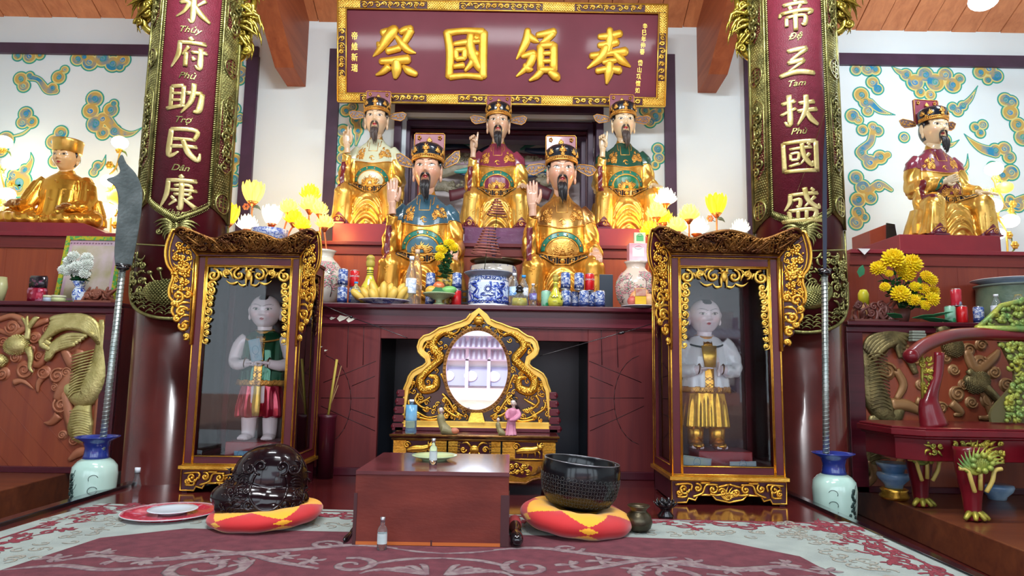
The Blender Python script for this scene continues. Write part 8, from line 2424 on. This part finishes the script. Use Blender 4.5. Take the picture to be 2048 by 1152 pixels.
mallet((at(1034, 1082, 2.68).x, 2.64, .0125+.026), (at(1030, 1040, 2.8).x, 2.98, .0125+.028), .024, 0, 'black bell mallet with red cloth grip lying against the right side of the box', True)
mallet((at(691, 1076, 2.70).x, 2.68, .022), (at(703, 1030, 2.80).x-.004, 2.95, .024), .009, 0, 'slim black striker lying against the left side of the box')

# ------------------------------------------------------------------ floor vases with ritual blades
def floor_vase(x, Y, label, seed, h=.54):
 t = thing('floor_vase', label, 'vase', (x, Y, -.25))
 m = MB(); m.lathe([(0, 0), (.075, 0), (.085, .01), (.095, .12), (.108, .25), (.112, .34), (.106, .385), (.085, .412), (.066, .425)], 44); m.build('body', mat('vase_celadon', (.42, .62, .54), .15, 0, (.50, .66, .58), 3, coat=.5), t)
 m = MB(); m.lathe([(.066, .424), (.060, .44), (.056, .48), (.068, .515), (.108, .538), (.110, .543), (.10, .541), (.06, .515), (.048, .48), (.05, .43)], 40); m.build('neck', mat('vase_cobalt', (.015, .03, .20), .15, 0, (.02, .05, .3), 4, coat=.5), t)
 m = MB(); rg = random.Random(seed)
 for k in range(26):
  a = (-.55 if seed == 1 else .45)+rg.uniform(-.22, .22)*(1-k/30); z = .20+k*.006
  r = float(np.interp(z, [.12, .25, .34], [.095, .108, .112]))
  m.ball((r*math.sin(a), -r*math.cos(a), z), (.010, .004, .009), 6, 4)
  if k % 4 == 0: m.tube([((r+.001)*math.sin(a+q*.06), -(r+.001)*math.cos(a+q*.06), z+.002*q*q) for q in range(5)], .0014, 4)
 for s_ in (0, 1): m.tube([(.112*math.sin(.5+.2*math.cos(q))*(1 if seed == 1 else -1), -.112*math.cos(.5+.2*math.cos(q)), .27+s_*.06+.02*math.sin(q)) for q in np.linspace(.3, 3.6, 10)], .0014, 4)
 m.build('painted_scene', mat('ink_green', (.01, .035, .03), .3), t)
 return t
vl = at(203, 872, 3.72); vr = at(1655, 905, 3.72)
vLz, vRz = vl.z+.25-.543, vr.z+.25-.543
a = floor_vase(vl.x-.02, 3.72, 'celadon and cobalt floor vase holding the broad blade at left', 1); a.scale.z = (vl.z+.25)/.543
a = floor_vase(vr.x+.03, 3.72, 'celadon and cobalt floor vase holding the thin spear at right', 2); a.scale.z = (vr.z+.25)/.543
def staff(p0, p1, r, blade, label):
 p0 = Vector(p0); p1 = Vector(p1); t = thing('ritual_polearm', label, 'polearm', tuple(p0)); d = p1-p0; L_ = d.length; q = d.to_track_quat('Z', 'Y'); t.rotation_mode = 'QUATERNION'; t.rotation_quaternion = q
 m = MB(); m.tube([(0, 0, 0), (0, 0, L_)], r, 14)
 n = int(L_/.022)
 for k in range(n):
  z = k*.022; m.tube([((r+.0008)*math.cos(a), (r+.0008)*math.sin(a), z+a*.0035) for a in np.linspace(0, 6.28, 9)], .0022, 4)
 m.build('shaft', mat('shaft_silver', (.50, .56, .53), .35, .8, (.30, .36, .34), 20), t)
 m = MB()
 if blade == 'broad':
  pl = [(-.035, 0), (-.045, .10), (-.05, .35), (-.055, .48), (-.075, .56), (-.115, .60), (-.075, .64), (-.06, .68), (-.075, .74), (-.06, .80), (-.035, .74), (.01, .68), (.045, .58), (.055, .45), (.05, .2), (.04, 0)]
  sp = smooth_path(pl, 3); m.prism([(a_*1.08, L_+b_*.74) for a_, b_ in sp], -.004, .004)
  m.build('blade', mat('blade_steel', (.14, .17, .17), .45, .7, (.07, .09, .09), 8, bump=.2), t, bevel=.003)
 else:
  pl = [(-.008, 0), (-.010, .3), (-.004, .6), (.01, .80), (.012, .86), (.014, .78), (.016, .5), (.014, .2), (.010, 0)]
  m.prism([(a_, L_+b_) for a_, b_ in pl], -.003, .003); m.build('blade', mat('blade_dark', (.05, .06, .09), .4, .7), t)
 m = MB(); m.lathe([(r*1.1, 0), (r*2.1, .01), (r*1.8, .025), (r*1.1, .035)], 18, (0, 0, L_-.03)); m.tube([(-.035, 0, L_), (.035, 0, L_)], .010, 8); m.build('collar', BLACKW, t)
pL_ = at(206, 880, 3.70); tL = at(246, 530, 3.62)
base = pL_+(pL_-tL).normalized()*.30
staff((base.x, base.y, base.z), tuple(tL), .0165, 'broad', 'silver spiral shaft with a broad grey glaive blade in the left floor vase')
pR_ = at(1652, 905, 3.72); tR = at(1649, 540, 3.66)
base = pR_+(pR_-tR).normalized()*.30
staff(tuple(base), tuple(tR), .0165, 'thin', 'silver spiral shaft with a thin dark spear blade in the right floor vase')
bottle((at(259, 978, 3.85).x-.0, 3.92, -.249), 'clear water bottle on the floor beside the left floor vase', at(259, 935, 3.92).z+.25, .036, CAPW, LBW)
# incense sticks in a dark pot behind the left case
pi_ = at(640, 830, 4.2)
t = thing('incense_pot', 'dark pot with yellow incense sticks leaning behind the left case', 'incense pot', (pi_.x+.03, 4.26, .001))
m = MB(); m.lathe([(0, 0), (.05, 0), (.055, pi_.z-.02), (.062, pi_.z), (.05, pi_.z-.01)], 24); m.build('pot', MAROON_D, t)
for k, (dx, h_, r, c) in enumerate(((.045, .34, .008, 1), (.075, .30, .003, 0), (.06, .18, .003, 0))):
 m = MB(); m.tube([(-.01*k, 0, pi_.z-.05), (dx, -.01, pi_.z+h_)], r, 7); m.build('incense_stick', mat('stick_yellow', (.45, .34, .05), .6) if c else mat('stick_brown', (.25, .13, .05), .6), t)
# cords
def cord(pts, label, Y, plug):
 P = [tuple(at(a, b, y)) for a, b, y in pts]; t = thing('power_cord', label, 'cord', P[0])
 m = MB(); o = Vector(P[0]); m.tube([tuple(Vector(p)-o) for p in smooth_path(P, 6)], .0028, 6); m.build('wire', BLACKW, t)
 a, b = Vector(P[plug])-o, Vector(P[plug+1])-o; m = MB(); m.tube([tuple(a.lerp(b, u)) for u in (.0, .1, .3, .45)], [.004, .010, .010, .004], 8); m.build('switch', BLACKW, t)
cord([(628, 603, 4.32), (700, 633, 4.31), (712, 638, 4.31), (760, 655, 4.31), (815, 676, 4.31)], 'black power cord slanting down the altar frieze at left', 4.3, 1)
cord([(1303, 648, 4.31), (1250, 664, 4.31), (1220, 672, 4.31), (1150, 692, 4.33), (1080, 712, 4.36)], 'black power cord slanting down the altar frieze at right', 4.3, 1)
# ------------------------------------------------------------------ left altar offerings
def onL(px, Y): return (at(px, 590, Y).x, Y, zL1+.0006)
p0, p1 = at(107, 600, 4.72), at(228, 600, 4.72); ztp = at(168, 474, 4.80).z
t = thing('framed_picture', 'picture in a glittery yellow green frame leaning on the left altar tier', 'picture frame', ((p0.x+p1.x)/2, 4.72, zL1+.001), rx=-.14)
w = (p1.x-p0.x)/2; h = (ztp-zL1)*1.01; e = .028
m = MB(); m.frame([(-w, 0), (w, 0), (w*.96, h), (-w*.96, h)], [(-w+e, e), (w-e, e), (w*.96-e, h-e), (-w*.96+e, h-e)], -.01, .012); m.build('frame', mat('glitter_frame', (.55, .50, .03), .35, .3, (.10, .42, .10), 60, edge=(.48, .54)), t)
m = MB(); m.box(-w*.97+e, w*.97-e, .0, .006, e, h-e); m.build('picture', mat('picture_mauve', (.50, .30, .38), .4, 0, (.55, .45, .50), 6, coat=.5), t)
m = MB(); m.box(-w+e+.03, w-e-.03, -.002, 0, e+.02, h-e-.04); m.build('inner_picture', mat('picture_inner', (.42, .38, .20), .3, 0, (.6, .5, .5), 7, coat=.6), t)
m = MB(); [m.ball((-w+e+.02+k*.022, -.003, h-e-.02), .007, 6, 4) for k in range(int((2*w-2*e-.04)/.022))]; m.build('bead_row', mat('picture_bead', (.4, .25, .32), .4), t)
pw_ = onL(158, 4.58)
rg = random.Random(9)
hd = [(rg.uniform(-.085, .085), rg.uniform(-.05, .03), .19+rg.uniform(0, .13), .042) for _ in range(13)]
hd += [(-.09, -.03, .22, .045), (.06, -.05, .19, .042), (0, -.05, .24, .045), (-.03, -.04, .31, .045), (.05, -.02, .30, .042)]
bouquet('chrysanthemum_vase', 'blue and white vase of white chrysanthemums before the framed picture', pw_, [(0, 0), (.028, 0), (.032, .012), (.045, .05), (.04, .085), (.026, .11), (.05, .15), (.045, .148), (.022, .11)], porcelain('blue_white_small', (.6, .7, .78), (.02, .08, .4), 26, .5), hd, 70, MUMW, 5)
pr_ = onL(75, 4.58)
t = thing('candy_bag', 'shiny black and red bag of sweets standing on the left altar', 'bag', pr_)
m = MB(); m.rings([[(-.055+.004*math.sin(k*2), -.02*s_, z), (.05, -.02*s_, z), (.052, .02*s_, z), (-.055, .02*s_, z)] for k, (z, s_) in enumerate(((0, .8), (.03, 1.3), (.08, 1.2), (.10, .8)))]); m.build('bag', mat('bag_red', (.35, .01, .04), .2, .3, (.55, .2, .3), 30, edge=(.5, .6)), t)
m = MB(); m.rings([[(-.055, -.016*s_, z), (.05, -.016*s_, z), (.052, .016*s_, z), (-.055, .016*s_, z)] for k, (z, s_) in enumerate(((.10, .8), (.13, 1.0), (.17, .9), (.185, .2)))]); m.build('bag_top', mat('bag_black', (.02, .015, .02), .15, .2, (.2, .05, .1), 40, edge=(.6, .65)), t)
for px, c, nm, lb in ((97, (.35, .42, .5), 'grey', 'small grey blue tin beside the candy bag'), (118, (.45, .52, .25), 'green', 'small green and cream jar left of the white flower vase')):
 pj = onL(px, 4.53); t = thing('small_jar', lb, 'jar', pj)
 m = MB(); m.lathe([(0, 0), (.030 if px < 100 else .042, 0), (.030 if px < 100 else .042, .042), (0, .044)], 24); m.build('jar', mat('jar_'+nm, c, .3, 0, tuple(q*1.4 for q in c), 25), t)
 m = MB(); m.lathe([(.031 if px < 100 else .043, .030), (.031 if px < 100 else .043, .046), (0, .047)], 24); m.build('lid', mat('jar_lid_'+nm, (.6, .6, .4), .3), t)
pj = onL(0, 4.56); t = thing('cream_cup', 'pale cream cup at the far left end of the left altar', 'cup', pj); m = MB(); m.lathe([(0, 0), (.025, 0), (.04, .1), (.03, .17), (.02, .16)], 24); m.build('cup', mat('cup_cream', (.5, .5, .25), .3), t)
def root_stand(name, label, loc, w, h, m_, seed):
 t = thing(name, label, 'carved stand', loc); rg = random.Random(seed)
 m = MB(); m.box(-w, w, -.06, .06, 0, .02); m.build('base', m_, t, bevel=.006)
 m = MB()
 for k in range(16):
  x = -w+2*w*(k+.5)/16; m.tube(smooth_path([(x, rg.uniform(-.03, .03), .015), (x+rg.uniform(-.04, .04), rg.uniform(-.04, .02), h*.45), (x+rg.uniform(-.06, .06), rg.uniform(-.04, .02), h*rg.uniform(.6, 1))], 4), [.014, .013, .012, .012, .011, .010, .009, .008, .006], 7)
 for k in range(8): scroll(m, rg.uniform(-w*.8, w*.8), h*rg.uniform(.3, .75), .028, .009, rg.uniform(0, 6), 1, -.03)
 m.build('carving', m_, t)
root_stand('root_stand', 'reddish carved root stand at the right end of the left altar', onL(196, 4.60), .125, .12, mat('root_wood', (.26, .09, .05), .5, 0, (.18, .05, .03), 10), 3)

# ------------------------------------------------------------------ right altar offerings
def onR(px, Y, dz=0): return (at(px, 640, Y).x, Y, zR1+.0006+dz)
RWD = mat('root_wood_dark', (.14, .04, .03), .5, 0, (.09, .025, .02), 10)
root_stand('root_stand', 'dark brown carved root stand at the left end of the right altar', onR(1745, 4.60), .15, .16, RWD, 5)
pg = onR(1732, 4.74); t = thing('candle_glass', 'tall yellow candle glass behind the carved root stand', 'candle', (pg[0], 4.76, pg[2]))
m = MB(); m.lathe([(0, 0), (.035, 0), (.038, .13), (.035, .14)], 24); m.build('glass', mat('candle_amber', (.5, .25, .08), .25, 0, (.45, .35, .3), 9), t)
m = MB(); m.lathe([(.036, .14), (.036, .215), (.022, .245), (0, .25)], 24); m.build('candle_top', mat('candle_yellow', (.62, .60, .03), .35), t)
pbq = onR(1803, 4.64)
rg = random.Random(13); hd = []
for (px, py, r) in ((1786, 520, 24), (1822, 530, 22), (1757, 538, 17), (1810, 550, 20), (1850, 555, 14), (1860, 562, 14), (1800, 590, 20), (1770, 575, 11), (1835, 600, 14), (1862, 600, 16), (1828, 575, 12), (1848, 612, 12), (1778, 548, 9), (1845, 580, 14), (1864, 585, 14), (1800, 535, 16), (1825, 602, 14)):
 Yh = 4.55+rg.uniform(-.05, .04); q = at(px, py, Yh); hd.append((q.x-pbq[0], Yh-4.64, q.z-pbq[2], r*4.5/1350*1.05))
bouquet('chrysanthemum_bouquet', 'big bouquet of yellow chrysanthemums lying over the right altar', pbq, [(0, .0), (.04, .0), (.05, .04), (.06, .10), (.05, .10)], RWD, hd, 170, MUMY, 8, vase_name='pot')
t = thing('broad_leaves', 'broad green wrapper leaves spread under the yellow bouquet', 'leaves', onR(1830, 4.52))
m = MB()
for dx, L_, a in ((-.02, .16, .1), (.03, .22, -.25), (-.08, .12, 2.9), (.05, .2, .25), (-.36, .11, 1.4)):
 d = Vector((math.cos(a), -.15, math.sin(a)*.7+.05))*L_; s_ = Vector((-.0, .25, .8)).cross(d).normalized()*.035; p = Vector((dx, 0, .03 if dx > -.3 else .30))
 q = [p, p+d*.35+s_, p+d*.7+s_*.8, p+d, p+d*.7-s_*.8, p+d*.35-s_]; nn = Vector((0, .0015, .001))
 m.add([tuple(x-nn) for x in q]+[tuple(x+nn) for x in q], [tuple(range(6)), tuple(reversed(range(6, 12)))]+[(i, 6+i, 6+(i+1) % 6, (i+1) % 6) for i in range(6)], smooth=False)
m.build('blades', mat('broad_leaf', (.02, .22, .08), .35, 0, (.04, .3, .14), 6), t)
G2 = 'cans on the right altar'
can(onR(1901, 4.55), 'green', 'pale green can at the left of the red cans on the right altar', 0, group=G2)
can(onR(1925, 4.55), 'cola', 'red can at the bottom of the pair on the right altar', .6, group=G2)
can(onR(1915, 4.56, .1185), 'redblue', 'red and blue can stacked on the pair of cans, right altar', 0, group=G2)
can(onR(1958, 4.56), 'beer', 'silver blue can alone left of the dark green drum, right altar', 0, group=G2)
pd = onR(2030, 4.68)
hd_ = at(2030, 572, 4.68).z-pd[2]
vessel('green_drum', 'dark green stone like censer drum on the right altar', 'incense burner', (pd[0], 4.70, pd[2]), [(0, 0), (.19, 0), (.215, .02), (.21, hd_*.5), (.205, hd_-.02), (.215, hd_), (0, hd_)], mat('green_stone', (.07, .12, .09), .35, 0, (.15, .21, .14), 8, bump=.2), parts=(('rim', [(.205, hd_-.015), (.222, hd_-.005), (.222, hd_+.004), (0, hd_+.004)], mat('stone_rim', (.12, .16, .14), .4)),))
plate((pd[0], 4.70, pd[2]+hd_+.005), .235, .035, 'pale blue porcelain plate lying on the dark green drum', mat('plate_paleblue', (.42, .55, .72), .2, 0, (.3, .42, .62), 16, coat=.4), WHITE)
bottle(onR(1995, 4.45), 'water bottle in front of the dark green drum', .19, .033, CAPW, LBW)
t = thing('oil_jar', 'clear jar with yellow offering at the right edge, behind the chair back', 'jar', onR(2040, 4.44))
m = MB(); m.lathe([(0, 0), (.05, 0), (.055, .10), (.03, .16), (.02, .19)], 24); m.build('body', GLB, t); m = MB(); m.lathe([(0, .004), (.048, .004), (.05, .12), (0, .122)], 24); m.build('contents', mat('jar_yellow', (.75, .58, .02), .5), t)
t = thing('paper_corner', 'white folded paper corner hanging over the right altar tier edge', 'paper', (at(1728, 504, 4.90).x, 4.90, zR2)); m = MB(); m.prism([(-.045, .001), (.045, .001), (0, -.045)], -.006, -.0045); m.box(-.045, .045, -.006, .02, .0005, .002); m.build('paper', WHITE, t)

# ------------------------------------------------------------------ red throne at right
YT = 3.72
tx = at(1960, 850, YT).x
zt = zr+.001
RT = mat('throne_red', (.17, .007, .014), .28, 0, (.12, .006, .011), 5, coat=.25, spec=.3)
GT = goldmat('throne_gold', (.50, .40, .05), (.22, .22, .04), .4, .5, 60, 12, .5)
GGR = mat('throne_green_gold', (.40, .40, .05), .45, .3, (.14, .28, .08), 8, bump=.4, bscale=60)
t = thing('ceremonial_throne', 'red lacquered ceremonial chair with gilt claw feet and green gold pierced back', 'chair', (tx, YT, zt))
def Th(px, py, Y=YT): p = at(px, py, Y); return (p.x-tx, Y-YT, p.z-zt)
sL = Th(1806, 845)[0]; zs = Th(1950, 862)[2]; sR = 1.05
m = MB()
def oct_(x0, x1, y0, y1, z0, z1, c, mb):
 P = [(x0+c, y0), (x1-c, y0), (x1, y0+c), (x1, y1-c), (x1-c, y1), (x0+c, y1), (x0, y1-c), (x0, y0+c)]
 n = len(P); mb.rings([[(x, y, z0) for x, y in P], [(x, y, z1) for x, y in P]], smooth=False)
oct_(sL, sR, 0, .62, zs-.035, zs, .12, m); oct_(sL+.02, sR-.02, .02, .6, zs-.05, zs-.035, .11, m); oct_(sL+.01, sR-.01, .01, .61, zs, zs+.012, .12, m)
m.build('seat', RT, t, bevel=.005)
m = MB(); oct_(sL+.035, sR-.03, .04, .58, zs-.17, zs-.05, .11, m); m.build('apron', RT, t, bevel=.004)
m = MB(); rg = random.Random(3)
for cx, w in ((sL+.18, .10), (sL+.85, .14)):
 filigree(m, lambda x, z: True, cx-w/2, cx+w/2, zs-.14, zs-.07, .032, .006, rg, .03)
filigree(m, lambda x, z: True, sL+.28, sL+.56, zs-.17, zs-.055, .034, .0075, rg, .025)
for k in range(11): leaf(m, (sL+.42, zs-.15), (sL+.42+.14*math.cos(k*.31), zs-.14+.10*math.sin(k*.31)), .012, .028, .1)
m.build('apron_carving', GT, t)
def foot(px, py, Y, name='leg'):
 b = Th(px, py, Y); x, y = b[0], b[1]
 m = MB(); sp = smooth_path([(x, y, zs-.08, .075), (x-.0, y, zs-.18, .072), (x, y, zs-.27, .060), (x, y, zs-.33, .048), (x, y, .05, .040), (x, y-.01, .0, .034)], 4)
 m.tube([q[:3] for q in sp], [q[3] for q in sp], 16); lg = m.build('leg', RT, t)
 m = MB()
 for k in range(4): a = -2.6+k*.7; m.tube(smooth_path([(x, y, .05), (x+.04*math.cos(a), y+.04*math.sin(a), .04), (x+.075*math.cos(a), y+.06*math.sin(a), .012)], 3), [.014, .016, .017, .016, .014, .012, .009], 8)
 m.build('claw_foot', GT, lg)
 m = MB()
 for s_ in (-1, 0, 1): m.tube(smooth_path([(x+s_*.03, y-.07, zs-.30), (x+s_*.055, y-.085, zs-.24), (x+s_*.07, y-.085, zs-.19), (x+s_*.11, y-.08, zs-.18)], 4) if s_ else [(x, y-.07, zs-.29), (x, y-.082, zs-.17)], .011, 8)
 g = MB()
 for k in range(13): a = .2+k*.23; leaf(g, (x, zs-.20), (x+.125*math.cos(a), zs-.17+.10*math.sin(a)), .016, y-.088, .15, n=6)
 for k in range(9): g.ball((x+.05*math.cos(k*.7), y-.10, zs-.15+.04*math.sin(k*.7)), .016, 8, 5)
 g.build('leg_mask', GGR, lg)
 m.build('gilt_whisker', mat('whisker_yellow', (.62, .48, .12), .4), lg)
foot(1946, 1030, 3.66); foot(1842, 1000, 4.02); foot(2110, 1060, 3.66); foot(2080, 1005, 4.25)
# arm rail curving from front left to the back
m = MB()
rail = [Th(1822, 712, 3.76), Th(1850, 690, 3.86), Th(1900, 672, 3.98), Th(1960, 668, 4.10), Th(2048, 671, 4.15), Th(2120, 674, 4.15)]
m.tube(smooth_path(rail, 6), .040, 16); m.ball(rail[0], .042, 14, 10); m.build('arm_rail', RT, t)
m = MB(); a = Th(1875, 705, 3.84); b = Th(1868, 842, 3.84)
m.tube(smooth_path([(a[0]+.01, a[1], a[2]), (a[0]-.005, a[1], a[2]-.12), (b[0]-.0, b[1], b[2]+.16), (b[0]-.02, b[1], b[2]+.08), (b[0]+.0, b[1], zs+.01)], 4), [.028]*6+[.03, .032, .035, .04, .045, .055, .06, .065, .07, .075, .08], 12, flat=.7, up=(0, 1, 0))
m.build('arm_post', RT, t)
m = MB(); filigree(m, lambda x, z: True, a[0]-.105, a[0]-.03, b[2]+.08, a[2]-.02, .035, .008, rg, a[1]); m.tube([(a[0]-.1, a[1], b[2]+.1), (a[0]-.09, a[1], a[2])], .008, 6); m.build('arm_bracket', GT, t)
# pierced back panel
Yp = 4.12; q0 = Th(1990, 845, Yp); q1 = Th(2008, 690, Yp); q2 = Th(1950, 660, Yp); q3 = Th(2000, 612, Yp); q4 = Th(2060, 598, Yp)
xr_ = Th(2130, 700, Yp)[0]
m = MB(); pl = [(q0[0]-.02, q0[2]), (q0[0]-.01, q0[2]+.08), (q1[0]+.05, (q0[2]+q1[2])/2+.02), (q1[0]+.01, q1[2]-.06), (q1[0]-.03, q1[2]+.02), (xr_, q1[2]+.02), (xr_, q0[2])]
m.prism([(x, z) for x, z in smooth_path(pl[:5], 4)]+[(x, z) for x, z in pl[5:]], Yp-YT, Yp-YT+.02); m.build('back_panel', mat('panel_backing', (.10, .09, .03), .6), t)  # solid plate in one even dark olive behind the carving
m = MB()
P2 = [(x, z) for x, z in pl]
filigree(m, lambda x, z: inpoly(x, z, P2), q1[0]-.03, xr_, q0[2], q1[2]+.02, .036, .0105, rg, Yp-YT-.004, .006)
m.build('back_carving', GGR, t)
m = MB(); pl = [(q2[0], q2[2]), (q3[0]-.06, q3[2]-.06), (q3[0], q3[2]), (q4[0], q4[2]), (xr_, q4[2]), (xr_, q2[2])]
m.prism(pl, Yp-YT, Yp-YT+.025); m.build('crest_panel', mat('panel_backing', (.10, .09, .03), .6), t)
m = MB(); filigree(m, lambda x, z: inpoly(x, z, pl), q2[0], xr_, q2[2]+.03, q4[2], .038, .012, rg, Yp-YT-.004, .006)
m.tube([(q2[0], Yp-YT-.01, q2[2]+.01), (xr_, Yp-YT-.01, q2[2]+.01)], .02, 8); m.tube([(x, Yp-YT-.005, z) for x, z in pl[:5]], .016, 8)
m.build('crest_carving', GGR, t)
# bowls under and beside the throne
def stack(px, Y, label, k, n=2):
 p = at(px, 960, Y); t = thing('porcelain_bowls', label, 'bowls', (p.x, Y, zr+.001))
 BL = mat('bowl_blue', (.10, .22, .42), .2, 0, (.35, .50, .62), 7, coat=.4)
 if n == 2: m = MB(); m.lathe([(0, 0), (.07, 0), (.085, .02), (.07, .045), (.08, .06), (.06, .07), (0, .07)], 28); m.build('brass_base', GOLD, t)
 z0 = .07 if n == 2 else 0
 m = MB(); m.lathe([(0, z0), (.05, z0), (.055, z0+.02), (.085, z0+.05), (.095, z0+.075), (.09, z0+.09), (0, z0+.09)], 32); m.build('bowl', BL, t)
 if n == 2: m = MB(); m.lathe([(0, z0+.09), (.06, z0+.09), (.065, z0+.11), (.09, z0+.13), (.095, z0+.15), (.085, z0+.148), (0, z0+.12)], 32); m.build('upper_bowl', BL, t)
stack(1787, 4.25, 'stacked blue green bowls on a gilt base left of the throne', 1)
stack(1992, 4.3, 'single blue bowl on the ledge under the throne', 1, 1)
